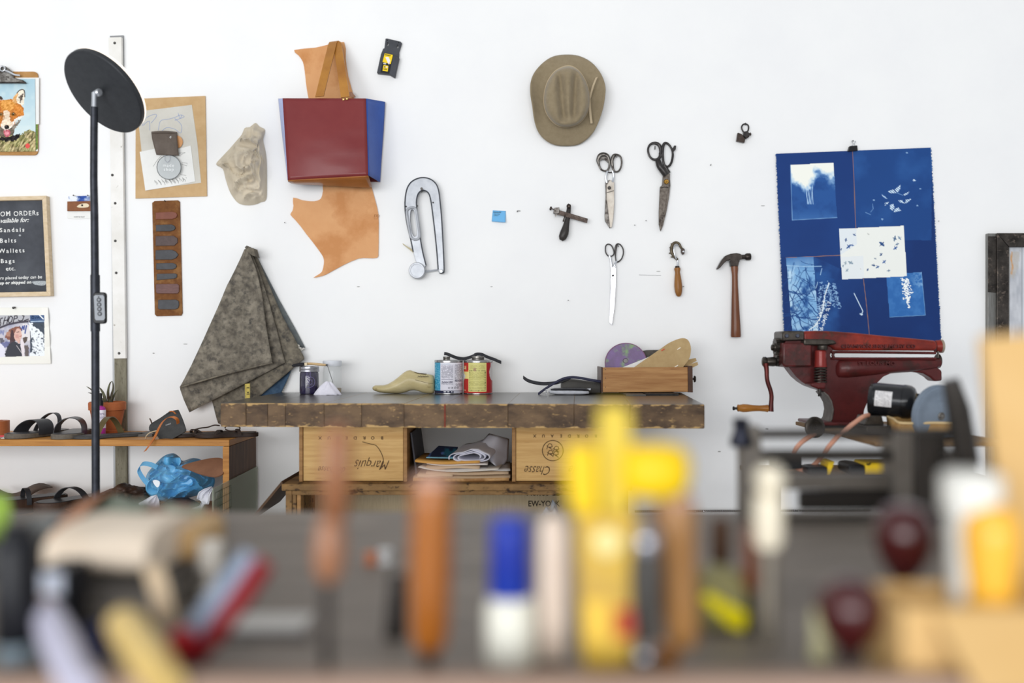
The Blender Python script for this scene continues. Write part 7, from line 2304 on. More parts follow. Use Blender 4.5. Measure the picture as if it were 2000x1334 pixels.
# rating label wrapped on the shell
q = ax.to_track_quat('Z', 'Y').to_matrix()
bm = bmesh.new()
G = []
o1 = t.L(1000, 528, 0.03)
vd = (Vector((0, -1, 0.12)) - ax * Vector((0, -1, 0.12)).dot(ax)).normalized()
sd = ax.cross(vd)
kk = t.k(0.03)
lab_pts = []
for j in range(13):
    a = -0.42 + 0.95 * j / 12
    G.append([bm.verts.new(o1 + ax * (h * kk) + (vd * math.cos(a) + sd * math.sin(a)) * (107.8 * kk)) for h in (38, 90, 140)])
for A_, B_ in zip(G, G[1:]):
    for i in range(2):
        bm.faces.new((A_[i], A_[i + 1], B_[i + 1], B_[i]))
lbm = t.add('rating_label', bm, mat('label_paper', 'E4E2E2', 0.5))
bm = bmesh.new()
rr = random.Random(9)
for j in range(11):
    a0 = -0.36 + 0.08 * j
    h = 44
    while h < 132:
        w_ = rr.uniform(6, 20)
        if rr.random() < 0.75:
            v4 = [bm.verts.new(o1 + ax * (hh * kk) + (vd * math.cos(a) + sd * math.sin(a)) * (108.4 * kk)) for hh, a in ((h, a0), (min(h + w_, 134), a0), (min(h + w_, 134), a0 + 0.022), (h, a0 + 0.022))]
            bm.faces.new(v4)
        h += w_ + 4
t.add('small_print', bm, mat('print_grey', '7d7b80', 0.6), parent=lbm, kind='stuff')
t.lathe('shaft', 1000, 528, 0.03, [(16, 270), (16, 330), (14, 380), (14, 400)], M_dsteel, axis=ax, seg=18)
t.plate('mount_foot', [(985, 640), (1075, 640), (1090, 700), (960, 700)], -0.03, 0.05, M_grs, bevel=0.002)
t.wbox('mount_plate', (t.P(925, 0).x, -0.94, zt), (t.P(1095, 0).x, -0.80, t.P(0, 695).z), M_grs, bevel=0.002)
t.done()
t = Th('polishing_disc', 'dusty blue-grey felt buffing wheel on the motor shaft', 'buffing wheel', 'r2', d=2.60, base=(1440, 840))
M_fw = mat('blue_grey_felt', '6b7785', 0.75, c2='7f8b99', sc=12, bump=0.1, lo=0.3, hi=0.7)
wa = Vector((0.33, -1, -0.05)).normalized()
t.lathe('wheel', 1440, 640, 0, [(20, -22), (196, -20), (201, -14), (201, 10), (197, 16), (150, 20), (148, 19), (100, 24), (98, 22), (50, 28), (34, 27), (8, 27)], M_fw, axis=wa, seg=72)
for r_ in (176, 128, 74):
    q = wa.to_track_quat('Z', 'Y').to_matrix()
    t.lathe('worn_ring', 1440, 640, 0, [(r_ - 12, 16), (r_ - 10, 24.5 - (r_ - 50) * 0.05), (r_ + 8, 23.5 - (r_ - 50) * 0.05), (r_ + 10, 14)], mat('pale_worn_felt', '8b97a6', 0.8, c2='7b8898', sc=20), axis=wa, seg=64)
t.lathe('washer', 1440, 640, 0, [(26, 26), (26, 31), (22, 33), (14, 31), (10, 31), (10, 38), (3, 40)], M_steel, axis=wa, seg=24)
t.done()
t = Th('rawhide_tray', 'shallow tan rawhide tray with a rough rim below the felt wheel', 'tray', 'r2', d=2.58, base=(1350, 740))
M_raw = mat('rawhide', 'BE9A62', 0.65, c2='A57f4a', sc=20, bump=0.3, bsc=60)
zr = t.P(0, 690).z
xs0, xs1 = t.P(1105, 0).x, t.P(1580, 0).x
bm = bmesh.new()
t.plate('front_wall', [(1190, 688), (1300, 690), (1420, 686), (1560, 690), (1600, 668), (1612, 755), (1195, 755)], 0.0, 0.006, M_raw, bevel=0.002)
t.quad3('side_wall', [(1110, 648, 0.12), (1190, 688, 0.0), (1195, 755, 0.0), (1120, 748, 0.12)], 0.006, M_raw)
t.plate('back_wall', [(1110, 648), (1540, 648), (1540, 746), (1115, 746)], 0.115, 0.121, M_raw)
t.quad3('floor', [(1197, 752, 0.006), (1600, 752, 0.006), (1540, 744, 0.115), (1118, 744, 0.115)], 0.004, M_raw)
t.tube('rolled_rim', [(1112, 647, 0.118), (1150, 662, 0.06), (1190, 686, 0.0), (1300, 689, -0.002), (1420, 686, -0.002), (1560, 688, -0.002), (1602, 668, 0)], 8, mat('pale_rawhide', 'D6BC8c', 0.6), sm=4, seg=10)
t.done()
t = Th('power_cord', 'pink-orange power cord looping down from the motor', 'cord', 'r2', d=2.64, base=(560, 1000))
t.tube('cord', [(985, 636, 0.05), (950, 648, 0.02), (905, 680, 0.0), (850, 722, -0.02), (790, 775, -0.03), (725, 845, -0.03), (690, 900, -0.02), (640, 955, 0), (590, 988, 0.01), (545, 990, 0.01), (508, 965, 0.01), (494, 930, 0.01), (502, 880, 0.01), (525, 840, 0.01), (570, 800, 0.02), (640, 760, 0.04)], 15, mat('salmon_rubber', 'D09a82', 0.5, c2='C48c74', sc=20), sm=6, seg=12)
t.done()
t = Th('yellow_power_tool', 'yellow and black power tool lying on the stand under the motor', 'power tool', 'r2', d=2.62, base=(1100, 1024))
M_yel = mat('tool_yellow', 'E3BE20', 0.4)
t.loc = Vector((t.loc.x, t.loc.y, zl))
t.root.location = t.loc
yb_ = (CZ - zl) * F / 2.62 + CY
yz = (yb_ - 620) * 3.333
t.plate('body', rrect(965, 950, 1235, yz - 0.5, 14), -0.04, 0.05, M_yel, bevel=0.008, seg=3)
t.plate('grip', [(858, 962), (900, 956), (968, 962), (968, yz - 0.5), (870, yz - 0.5), (856, 1000)], -0.045, 0.045, M_blackpl, bevel=0.006, seg=3)
t.plate('wedge', [(728, 945), (770, 940), (740, yz - 0.5), (718, yz - 0.5)], -0.03, 0.04, M_yel, bevel=0.003)
t.plate('chuck', [(600, 975), (720, 970), (730, yz - 0.5), (596, yz - 0.5)], -0.03, 0.04, M_blackpl, bevel=0.006)
t.tube('hook', [(975, 955, -0.045), (990, 960, -0.05), (1000, 950, -0.045)], 5, M_blackpl, seg=8)
t.done()
t = Th('black_box', 'small black box on the lower board at the left end of the stand', 'box', 'r2', d=2.62, base=(480, 1000))
t.loc = Vector((t.loc.x, t.loc.y, zl))
t.root.location = t.loc
t.plate('box', [(398, 905), (552, 905), (556, 985), (405, 995)], 0.0, 0.10, M_blackpl, bevel=0.002)
bx = t
t.done()

# ================================================================== near bench with out-of-focus tools
TZ = 0.81
M_near = mat('grey_worn_bench', '827970', 0.55, c2='706860', sc=6, stretch=(1, 4, 1), bump=0.15, lo=0.34, hi=0.68, c3='91877c', sc3=4, lo3=0.55, hi3=0.7)
M_rail2 = mat('pinkish_worn_rail', 'A98f7f', 0.55, c2='957c6c', sc=5, stretch=(0.6, 4, 4), bump=0.15)
t = Th('tool_bench', 'near grey-brown workbench filling the blurred foreground', 'workbench', 'px', d=1.1, base=(1000, 1400))
t.loc = Vector((0, -2.5, 0))
t.root.location = t.loc
for i in range(6):
    y0 = -2.90 + i * 0.1375
    t.wbox('plank', (-1.5, y0 + 0.0006, TZ - 0.04), (1.5, y0 + 0.1369, TZ), M_near, bevel=0.0015)
t.wbox('tool_rail', (-1.5, -2.925, TZ - 0.05), (1.5, -2.901, TZ + 0.026), M_rail2, bevel=0.004)
for x in (-1.42, 1.36):
    for y in (-2.85, -2.17):
        t.wbox('leg', (x, y, 0), (x + 0.07, y + 0.07, TZ - 0.0405), M_near)
t.done()


def near(name, label, cat, px, d, group=None, z=TZ):
    t = Th(name, label, cat, 'px', d=d, base=(px, 1000), group=group)
    t.loc = Vector((t.loc.x, t.loc.y, z))
    t.root.location = t.loc
    t.by = (CZ - z) * F / d + CY
    return t


def turned(t, name, px, ytop, prof, m, lean=0.0, dy=0.0, seg=28, **kw):
    """Turned shape hanging down from row ytop: prof (radius, drop) in pixels."""
    P = [(r, -h) for r, h in prof]
    return t.lathe(name, px, ytop, dy, P[::-1], m, axis=(lean, 0, 1), seg=seg, **kw)


M_wb = mat('brown_tool_wood', '9a6642', 0.3, c2='7f4f30', sc=8, stretch=(5, 5, 0.7), coat=0.3)
M_wo = mat('orange_tool_wood', 'A8672a', 0.28, c2='96571f', sc=8, stretch=(5, 5, 0.7), coat=0.3)
M_wt = mat('tan_tool_wood', 'A87C4c', 0.32, c2='8f6538', sc=8, stretch=(5, 5, 0.7), coat=0.2)
M_end_gloss = mat('painted_end_gloss', 'CDA592', 0.4, c2='C09682', sc=30)  # pale pink gloss of a handle's top end, put into the colour
M_cor = mat('dark_red_lacquer', '3b1113', 0.2, coat=0.6, c2='471516', sc=10)
M_cream2 = mat('cream_plastic', 'E8DFC9', 0.4)

t = near('wooden_awl', 'tall reddish-brown turned wooden awl handle standing left of centre in the foreground', 'awl', 650, 0.76)
turned(t, 'handle', 661, 828, [(4, 0), (18, 6), (26, 30), (29, 80), (29, 130), (25, 168), (21, 188)], M_wb, lean=0.04)
turned(t, 'lower_grip', 646, 1012, [(20, 0), (25, 14), (31, 50), (31, 80), (27, 105), (17, 122), (10, 126)], mat('pink_brown_wood', 'A37355', 0.3, c2='8f6246', sc=8, stretch=(5, 5, 0.7), coat=0.3), lean=0.04)
turned(t, 'steel_shaft', 638, 1134, [(10, 0), (11, 40), (9, t.by - 1134 - 0.6)], M_dsteel, lean=0.0)
t.done()
t = near('mallet_handle', 'thick orange-brown wooden tool handle standing right of the turned awl', 'tool handle', 842, 0.76)
turned(t, 'handle', 844, 930, [(20, 0), (33, 6), (40, 22), (40, 60), (41, 200), (38, 300), (30, 335)], M_wo, lean=0.015)
turned(t, 'gloss_end_cap', 844, 924, [(4, 0), (22, 3), (34, 11), (37.5, 22), (37, 24)], M_end_gloss, lean=0.015)  # added cap carrying the painted gloss
turned(t, 'shaft', 839, 1262, [(16, 0), (16, t.by - 1262.6)], M_dsteel)
t.done()
t = near('dark_punch', 'short dark punch standing just left of the thick orange-brown handle', 'punch', 775, 0.86)
turned(t, 'shank', 778, 1118, [(10, 0), (17, 4), (19, 60), (21, t.by - 1118.6)], M_dsteel, lean=0.05)
t.done()
t = near('small_spool', 'tiny orange spool on the near bench behind the tools', 'spool', 724, 1.15, group='tiny spools')
turned(t, 'spool', 724, t.by - 24, [(14, 0), (14, 5), (9, 6), (9, 18), (14, 19), (14, 23.4)], mat('orange_thread', 'C9805c', 0.6))
t.done()
t = near('small_spool', 'tiny white spool on the near bench beside the orange one', 'spool', 752, 1.15, group='tiny spools')
turned(t, 'spool', 752, t.by - 30, [(15, 0), (15, 5), (10, 6), (10, 24), (15, 25), (15, 29.4)], mat('white_thread', 'CFCFCF', 0.6))
t.done()
t = near('glue_bottle', 'white plastic bottle with a bright blue cap in the foreground', 'bottle', 998, 0.785)
t.lathe('body', 998, t.by - 0.6, 0, [(44, 0), (50, 6), (51, 20), (51, 100), (48, 125), (36, 138), (30, 142)], mat('milky_plastic', 'E6E6DA', 0.35), seg=32)
t.lathe('cap', 996, t.by - 142, 0, [(38, 0), (40, 5), (39, 110), (37, 140), (31, 148), (6, 150)], mat('royal_blue_cap', '2038a0', 0.35, c2='1c2f90', sc=10), seg=32)
t.lathe('blue_band', 996, t.by - 136, 0, [(40.6, 0), (40.6, 50)], mat('deep_blue_band', '0f2f96', 0.3), seg=32, label='deeper blue band on the cap')
t.done()
t = near('bone_folder', 'flat pale bone folder standing right of the blue-capped bottle', 'bone folder', 1080, 0.79)
t.plate('bone_folder', [(1054, t.by - 0.6), (1052, 1120), (1054, 1030), (1064, 1010), (1082, 1005), (1098, 1012), (1108, 1032), (1110, 1120), (1106, t.by - 0.6)], -0.006, 0.006, mat('bone', 'D6C6B8', 0.4, c2='CBB8A8', sc=14), bevel=0.003)
t.done()
t = near('bar_clamp', 'bright yellow plastic trigger clamp standing upright in the foreground', 'clamp', 1200, 0.76)
M_y = mat('clamp_yellow', 'E4BF10', 0.38)
M_yo = mat('ochre_yellow', 'C9AE3a', 0.45, c2='D9BE45', sc=12)
t.plate('bar', [(1172, 792), (1230, 792), (1236, 870), (1232, 1010), (1176, 1010), (1168, 870)], -0.008, 0.008, M_yo, bevel=0.003, label='dull yellow upright bar')
t.plate('jaw', [(1104, 880), (1120, 866), (1168, 872), (1172, 1000), (1150, 1012), (1118, 1005), (1108, 960)], -0.014, 0.014, M_y, bevel=0.006, seg=3)
t.body('grip', [(1210, 885, 955, 0, 0.008), (1222, 870, 968, 0, 0.017), (1270, 864, 976, 0, 0.021), (1310, 866, 974, 0, 0.021), (1335, 874, 962, 0, 0.017), (1346, 890, 945, 0, 0.008)], M_y, pw=2.6)
t.plate('handle', [(1126, 1005), (1250, 1005), (1252, 1120), (1240, 1250), (1236, t.by - 0.6), (1140, t.by - 0.6), (1132, 1180)], -0.016, 0.012, mat('mottled_yellow_handle', 'D2AE45', 0.4, c2='BF9c4a', sc=30), bevel=0.006)
t.lathe('highlight_disc', 1186, 1058, -0.017, [(27, 0), (27, 8), (20, 14), (4, 15)], mat('pale_yellow_highlight', 'EBDC9a', 0.3), axis=(0, -1, 0), seg=24)  # pale out-of-focus highlight, modelled as a raised disc
t.plate('red_sticker', [(1200, 1190), (1238, 1186), (1236, 1245), (1202, 1248)], -0.0172, -0.016, mat('sticker_red', 'B5442a', 0.5), label='small red sticker')
t.plate('yellow_sticker', [(1140, 1175), (1192, 1172), (1192, 1250), (1142, 1252)], -0.0172, -0.016, mat('sticker_yellow', 'E6BE4c', 0.5))
t.done()
t = near('steel_punch', 'dark grey tapered hand tool with a silver domed top right of the yellow clamp', 'punch', 1262, 0.74)
turned(t, 'dome', 1262, 1028, [(4, 0), (18, 4), (27, 16), (29, 32), (26, 46)], mat('silver_dome', 'A9AAB2', 0.25, 0.9))
turned(t, 'grip', 1262, 1072, [(26, 0), (31, 16), (33, 60), (30, 120), (22, 165), (15, 185)], mat('dark_grey_grip', '4c4a47', 0.4, c2='3c3a38', sc=12), lean=0.0)
turned(t, 'shaft', 1258, 1255, [(14, 0), (24, 12), (26, 30), (26, t.by - 1255.6)], mat('silver_shaft', '8a8b90', 0.3, 0.9))
t.done()
t = near('chisel', 'tan wooden chisel handle with a pinkish top, right of the grey punch', 'chisel', 1325, 0.775)
turned(t, 'handle', 1316, 975, [(34, 0), (40, 24), (38, 90), (34, 180), (34, 240), (30, 280), (22, 290)], M_wt, lean=-0.06)
turned(t, 'top', 1318, 958, [(6, 0), (26, 4), (35, 16), (36, 26)], mat('pinkish_top', 'B59080', 0.4), lean=-0.06)  # rounded top in a paler, pinkish tone than the handle
turned(t, 'ferrule', 1300, 1262, [(24, 0), (24, t.by - 1262.6)], mat('orange_highlight_ferrule', 'B9772a', 0.35, 0.3))  # orange highlight at the bottom is painted into the ferrule's colour
t.done()
t = near('tape_measure', 'small dark tape measure with a bright yellow label, tilted, right of the chisel', 'tape measure', 1418, 0.88)
t.plate('case', [(1376, 1130), (1400, 1110), (1448, 1122), (1476, 1160), (1462, t.by - 0.6), (1368, t.by - 0.6), (1364, 1180)], -0.012, 0.02, mat('khaki_case', '8a8456', 0.45, c2='7a7550', sc=12), bevel=0.005, seg=3)
t.plate('yellow_label', [(1368, 1168), (1384, 1158), (1462, 1200), (1452, 1232), (1430, 1228)], -0.0135, -0.012, mat('lemon_label', 'F0E000', 0.35), label='bright yellow label')
t.done()
for nm, lab, px, top, m, d in (('file_handle', 'slim reddish-brown file handle left of the black iron splitter', 1470, 1020, mat('redbrown_wood', '7d4a34', 0.35, c2='6a3c28', sc=8, coat=0.2), 0.86),
                               ('file_handle', 'short dark brown file handle between the chisel and the black splitter', 1408, 1010, mat('umber_wood', '5c4231', 0.4, c2='4a3426', sc=8), 0.98)):
    t = near(nm, lab, 'file', px, d)
    turned(t, 'handle', px, top, [(6, 0), (16, 4), (20, 30), (18, 90), (20, 120), (14, 130)], m, lean=0.01)
    turned(t, 'blade', px - 1, top + 129, [(9, 0), (8, t.by - top - 129.6)], M_dsteel)
    t.done()
t = near('cream_spindle', 'cream wooden spindle with a round knob in front of the splitter', 'spindle', 1502, 0.84)
turned(t, 'knob', 1503, 908, [(6, 0), (20, 5), (28, 18), (29, 32), (24, 48), (16, 56)], M_cream2)
turned(t, 'stem', 1500, 963, [(16, 0), (27, 6), (29, 40), (28, 90), (22, 106)], M_cream2)
turned(t, 'shaft', 1500, 1068, [(20, 0), (17, 60), (22, t.by - 1068.6)], mat('grey_brass_shaft', '8d867b', 0.35, 0.6))
t.done()

# ---- black iron leather splitter
t = near('leather_splitter', 'black iron leather splitter with horizontal rollers and end posts', 'splitter', 1650, 1.42)
M_bi = mat('black_iron', '4e4a47', 0.4, 0.3, c2='403d3a', sc=20, bump=0.15)
M_gi = mat('grey_iron', '7d7872', 0.45, 0.2, c2='6c6761', sc=12, bump=0.1)
t.tube('top_roller', [(1440, 848, 0), (1870, 845, 0)], 9, M_bi, seg=18)
t.tube('lower_roller', [(1465, 890, 0), (1830, 888, 0)], 12, M_bi, seg=18)
t.plate('end_post', [(1448, 836), (1486, 832), (1492, 960), (1496, t.by - 0.6), (1452, t.by - 0.6), (1452, 900)], -0.012, 0.03, M_gi, bevel=0.003)
t.plate('side_plate', [(1746, 846), (1784, 846), (1784, t.by - 0.6), (1750, t.by - 0.6)], -0.014, 0.04, M_gi, bevel=0.002)
t.plate('end_post', [(1785, 846), (1850, 846), (1856, 905), (1856, t.by - 0.6), (1785, t.by - 0.6)], -0.012, 0.05, M_bi, bevel=0.004)
t.lathe('wing_nut', 1447, 872, -0.012, [(20, 0), (22, 10), (14, 30), (14, 44), (18, 50), (10, 56)], mat('blued_nut', '2b2d38', 0.35, 0.6), seg=18)
t.plate('top_plate', [(1515, 928), (1770, 926), (1770, 957), (1515, 957)], 0.008, 0.034, M_gi, bevel=0.002)
t.plate('blade_plate', [(1565, 961), (1770, 958), (1770, 997), (1565, 997)], 0.01, 0.03, mat('black_blade_plate', '322f2d', 0.45, 0.2), bevel=0.003)
t.tube('feed_bar', [(1500, 1006, -0.004), (1775, 1004, -0.004)], 7, M_gi, seg=12)
t.plate('bed', [(1500, 1014), (1770, 1014), (1772, t.by - 0.6), (1500, t.by - 0.6)], 0.0, 0.06, M_gi, bevel=0.004)
t.plate('lever_lug', [(1850, 880), (1905, 886), (1912, 920), (1850, 930)], -0.04, 0.02, M_bi, bevel=0.003)
t.tube('lever', [(1856, 742, -0.035), (1872, 800, -0.035), (1888, 905, -0.03)], [16, 22, 24], M_bi, seg=14)
t.done()
for (px, cy, rx, ry, d, lab) in ((1768, 1060, 56, 78, 0.86, 'upper of two dark red pear-shaped awl handles, nearer the cardboard'), (1662, 1202, 64, 74, 0.755, 'lower of two dark red pear-shaped awl handles, in front of the splitter')):
    t = near('pear_awl', lab, 'awl', px, d, group='dark red pear-handled awls')
    turned(t, 'handle', px, cy - ry, [(rx * 0.15, 0), (rx * 0.6, ry * 0.1), (rx * 0.92, ry * 0.4), (rx, ry * 0.8), (rx * 0.92, ry * 1.2), (rx * 0.68, ry * 1.6), (rx * 0.4, ry * 1.85), (rx * 0.3, ry * 2)], M_cor, lean=0.03, seg=36)
    turned(t, 'ferrule', px - 2, cy + ry - 1, [(rx * 0.3, 0), (rx * 0.3, 14), (9, 18), (7, t.by - cy - ry)], M_dsteel)
    t.done()
t = near('cream_peg', 'small cream peg left of the lower dark red awl handle', 'peg', 1603, 0.80)
turned(t, 'peg', 1603, 1188, [(5, 0), (16, 5), (19, 24), (17, 60), (22, t.by - 1188.6)], mat('pale_cream_green', 'D6D2A8', 0.5))
t.done()
t = near('white_peg', 'small pinkish-white peg between the two dark red awl handles', 'peg', 1756, 0.80)
turned(t, 'peg', 1756, 1178, [(5, 0), (16, 5), (19, 24), (18, 70), (20, t.by - 1178.6)], mat('pinkish_white', 'D3C4BC', 0.5))
t.done()

# ---- cardboard, white bottle and amber handle on the right
M_card = mat('corrugated_card', 'D6B27a', 0.8, c2='CCA66c', sc=6, lo=0.3, hi=0.7)
t = near('cardboard_sheet', 'tall upright tan cardboard sheet at the right edge of the foreground', 'cardboard', 2050, 0.82)
zt_ = at(0, 658, 0.82).z
xl_ = at(1932, 0, 0.82).x
t.hull8('sheet', [(xl_ + 0.015, -2.80, TZ + 0.0005), (xl_ + 0.42, -2.80, TZ + 0.0005), (xl_ + 0.42, -2.794, TZ + 0.0005), (xl_ + 0.015, -2.794, TZ + 0.0005)],
        [(xl_, -2.765, zt_), (xl_ + 0.42, -2.765, zt_ + 0.03), (xl_ + 0.42, -2.759, zt_ + 0.03), (xl_, -2.759, zt_)], M_card)
t.done()
t = near('cardboard_box', 'low open tan cardboard box at the bottom right corner of the foreground', 'cardboard box', 1900, 0.745)
xa, xb = at(1752, 0, 0.715).x, 0.62
zb_ = at(0, 1175, 0.72).z
w = 0.004
t.wbox('front_wall', (xa, -2.896, TZ + 0.0005), (xb, -2.892, zb_), M_card)
t.wbox('back_wall', (xa, -2.826, TZ + 0.0005), (xb, -2.822, zb_), M_card)
t.wbox('side_wall', (xa, -2.8915, TZ + 0.0005), (xa + w, -2.8265, zb_), M_card)
t.wbox('side_wall', (xb - w, -2.8915, TZ + 0.0005), (xb, -2.8265, zb_), M_card)
t.hull8('flap', [(xa + 0.02, -2.900, zb_ - 0.001), (xb, -2.900, zb_ - 0.001), (xb, -2.897, zb_ - 0.001), (xa + 0.02, -2.897, zb_ - 0.001)],
        [(xa + 0.035, -2.94, zb_ - 0.05), (xb, -2.94, zb_ - 0.05), (xb, -2.937, zb_ - 0.05), (xa + 0.035, -2.937, zb_ - 0.05)], M_card)
t.wbox('bottom', (xa + w, -2.8915, TZ + 0.0005), (xb - w, -2.8265, TZ + 0.004), M_card)
t.done()
t = near('white_bottle', 'white plastic bottle standing in the cardboard box at the right', 'bottle', 1900, 0.755, z=TZ + 0.0045)
t.lathe('body', 1898, t.by - 0.5, 0, [(36, 0), (40, 6), (42, 230), (46, 300), (50, 320)], mat('white_bottle_plastic', 'DEDDD6', 0.4), seg=32)
t.lathe('cap', 1898, t.by - 318, 0, [(54, 0), (57, 4), (57, 66), (50, 72), (8, 73)], mat('white_bottle_plastic', 'DEDDD6', 0.4), seg=32)
t.done()
t = near('amber_handle', 'translucent amber screwdriver handle standing in the cardboard box', 'screwdriver', 1945, 0.738, z=TZ + 0.0045)
turned(t, 'handle', 1936, 985, [(10, 0), (34, 6), (50, 26), (54, 60), (50, 110), (44, 160), (46, 210), (30, 226)], mat('amber_plastic', 'E8A62a', 0.25, coat=0.4, c2='F0B840', sc=8), seg=32)
turned(t, 'blade', 1936, 1210, [(8, 0), (8, t.by - 1210.6)], M_chrome)
t.done()

# ---- left foreground
t = near('dark_grey_box', 'dark grey box carrying the green ear defender at the far left', 'box', 20, 1.1)
zb_ = at(0, 1058, 1.1).z
t.wbox('box', (at(-60, 0, 1.1).x, -2.52, TZ + 0.0005), (at(62, 0, 1.1).x, -2.44, zb_), mat('dark_grey_card', '55544f', 0.6, c2='4a4945', sc=10), bevel=0.003)
t.done()
t = near('ear_defender', 'lime green ear defender cup with a dark lining at the left edge', 'ear defender', 0, 1.09, z=zb_)
t.lathe('cup', -2, 1012, 0.02, [(30, -16), (46, -10), (48, 0), (46, 16), (40, 22), (30, 22)], mat('lime_plastic', '9fbf52', 0.4, c2='93b348', sc=8), axis=(-0.75, -0.65, 0.05), seg=36)
t.lathe('cushion', -2, 1012, 0.02, [(30, 20), (42, 24), (42, 40), (30, 46), (6, 40)], mat('dark_cushion', '25221f', 0.6), axis=(-0.75, -0.65, 0.05), seg=36)
t.done()
t = near('black_bottle', 'tall black bottle with a pale base at the far left of the foreground', 'bottle', 32, 0.785)
t.lathe('body', 34, t.by - 46, 0, [(40, 0), (42, 8), (42, 190), (34, 206), (28, 212)], mat('black_bottle_plastic', '141416', 0.35, c2='1d1f26', sc=6), seg=30)
t.lathe('base', 34, t.by - 0.6, 0, [(30, 0), (34, 6), (36, 45)], mat('pale_blue_base', 'A9BCC8', 0.4), seg=30)
t.lathe('cap', 34, t.by - 257, 0, [(30, 0), (30, 20), (24, 24), (4, 24)], M_blackpl, seg=26)
t.done()


def scrap(name, label, cat, pts, y0, y1, z, h, m, th=0.003, group='leather scraps on the near bench', ph=0.0):
    """Flat leather lying on the near bench; pts are pixel columns at depth fractions."""
    t = near(name, label, cat, sum(p[0] for p in pts) / len(pts), (y0 + y1) / 2, group=group, z=z)
    bm = bmesh.new()
    (a0, a1), (b0, b1) = (pts[0][0], pts[1][0]), (pts[2][0], pts[3][0])
    G = []
    for j in range(11):
        v = j / 10
        d = y0 + (y1 - y0) * v
        xa, xb = at(a0 + (b0 - a0) * v, 0, d).x, at(a1 + (b1 - a1) * v, 0, d).x
        G.append([bm.verts.new(Vector((xa + (xb - xa) * i / 14, d - CD, z + 0.002 + h * (0.5 + 0.5 * math.sin(i * 0.45 + j * 0.35 + ph)))) - t.loc) for i in range(15)])
    for j in range(10):
        for i in range(14):
            bm.faces.new((G[j][i], G[j][i + 1], G[j + 1][i + 1], G[j + 1][i]))
    t.add(name, bm, m, solid=th, ang=70)
    t.done()


scrap('leather_piece', 'blue-grey leather piece at the left of the scrap pile', 'leather piece', [(30,), (150,), (60,), (170,)], 1.12, 1.30, TZ + 0.026, 0.008, mat('blue_grey_hide', '767876', 0.6), ph=0.4)
scrap('leather_piece', 'dark grey leather piece in the middle of the scrap pile', 'leather piece', [(95,), (200,), (130,), (220,)], 1.15, 1.30, TZ + 0.038, 0.008, mat('dark_grey_hide', '5c5e5e', 0.6), ph=1.6)
scrap('leather_piece', 'grey-green leather piece at the back of the scrap pile', 'leather piece', [(170,), (285,), (190,), (290,)], 1.17, 1.31, TZ + 0.050, 0.008, mat('grey_green_hide', '76806f', 0.6), ph=2.6)
scrap('leather_piece', 'sage green leather piece at the right of the scrap pile', 'leather piece', [(300,), (410,), (310,), (395,)], 1.18, 1.38, TZ + 0.028, 0.010, mat('sage_hide', '858c78', 0.6), ph=3.6)
scrap('leather_piece', 'brown leather piece under the scrap pile', 'leather piece', [(60,), (420,), (120,), (430,)], 1.14, 1.47, TZ + 0.001, 0.020, mat('brown_hide', '84604a', 0.6), ph=0.0)
t = near('orange_strap', 'orange-brown leather strap lying diagonally over the scrap pile', 'strap', 165, 1.25, z=TZ + 0.045)
t.ribbon('orange_strap', [(118, 1040, -0.12), (150, 1002, -0.06), (180, 976, 0.02), (204, 966, 0.07)], 0.036, 0.003, mat('orange_brown_hide', 'AE6e3c', 0.5, c2='9d5f30', sc=10), wdir=(0.9, 0.1, 0.35), sm=4)
t.done()
t = near('brown_loop', 'brown leather loop standing on the scrap pile', 'strap', 295, 1.22, z=TZ + 0.01)
t.ribbon('brown_loop', [(278, 1060, 0), (282, 1010, 0), (296, 988, 0), (312, 992, 0), (316, 1025, 0), (310, 1060, 0)], 0.03, 0.003, mat('brown_loop_hide', '70503c', 0.5), sm=5)
t.done()
t = near('orange_scrap', 'small orange leather scrap right of the sage green piece', 'leather piece', 418, 1.3)
t.hull8('orange_scrap', [(at(408, 0, 1.3).x, -2.33, TZ + 0.012), (at(428, 0, 1.3).x, -2.33, TZ + 0.012), (at(428, 0, 1.3).x, -2.29, TZ + 0.012), (at(408, 0, 1.3).x, -2.29, TZ + 0.012)],
        [(at(406, 0, 1.3).x, -2.33, TZ + 0.022), (at(426, 0, 1.3).x, -2.33, TZ + 0.022), (at(426, 0, 1.3).x, -2.29, TZ + 0.025), (at(408, 0, 1.3).x, -2.29, TZ + 0.025)], M_otan)
t.done()
t = near('toolbox', 'dark grey toolbox under a pale beige leather cover at the left', 'toolbox', 205, 0.9)
M_db = mat('dark_grey_case', '8a837b', 0.5, c2='7b756e', sc=8)
xa, xb = at(138, 0, 0.9).x, at(300, 0, 0.9).x
z1 = at(0, 1140, 0.9).z
t.wbox('case', (xa, -2.70, TZ + 0.0005), (xb, -2.56, z1 - 0.012), M_db, bevel=0.004)
t.wbox('lid', (xa - 0.003, -2.703, z1 - 0.011), (xb + 0.003, -2.557, z1), mat('charcoal_lid', '57534f', 0.5), bevel=0.003)
t.done()
t = near('beige_cover', 'pale beige folded leather lying on the dark grey toolbox', 'leather roll', 182, 0.885, z=z1)
t.loc = Vector((t.loc.x, t.loc.y, z1))
t.root.location = t.loc
bm = bmesh.new()
R = []
xa2, xb2 = at(78, 0, 0.9).x, at(280, 0, 0.9).x
hh = at(0, 1046, 0.9).z - z1
for i in range(9):
    x = xa2 + (xb2 - xa2) * i / 8
    R.append([bm.verts.new(Vector((x, -2.62 + 0.075 * math.copysign(abs(math.cos(a)) ** 0.7, math.cos(a)), z1 + hh / 2 + 0.0006 + hh / 2 * math.copysign(abs(math.sin(a)) ** 0.7, math.sin(a)) * (1 + 0.05 * math.sin(i * 1.3)) + 0.0012)) - t.loc) for a in [2 * PI * k / 24 for k in range(24)]])
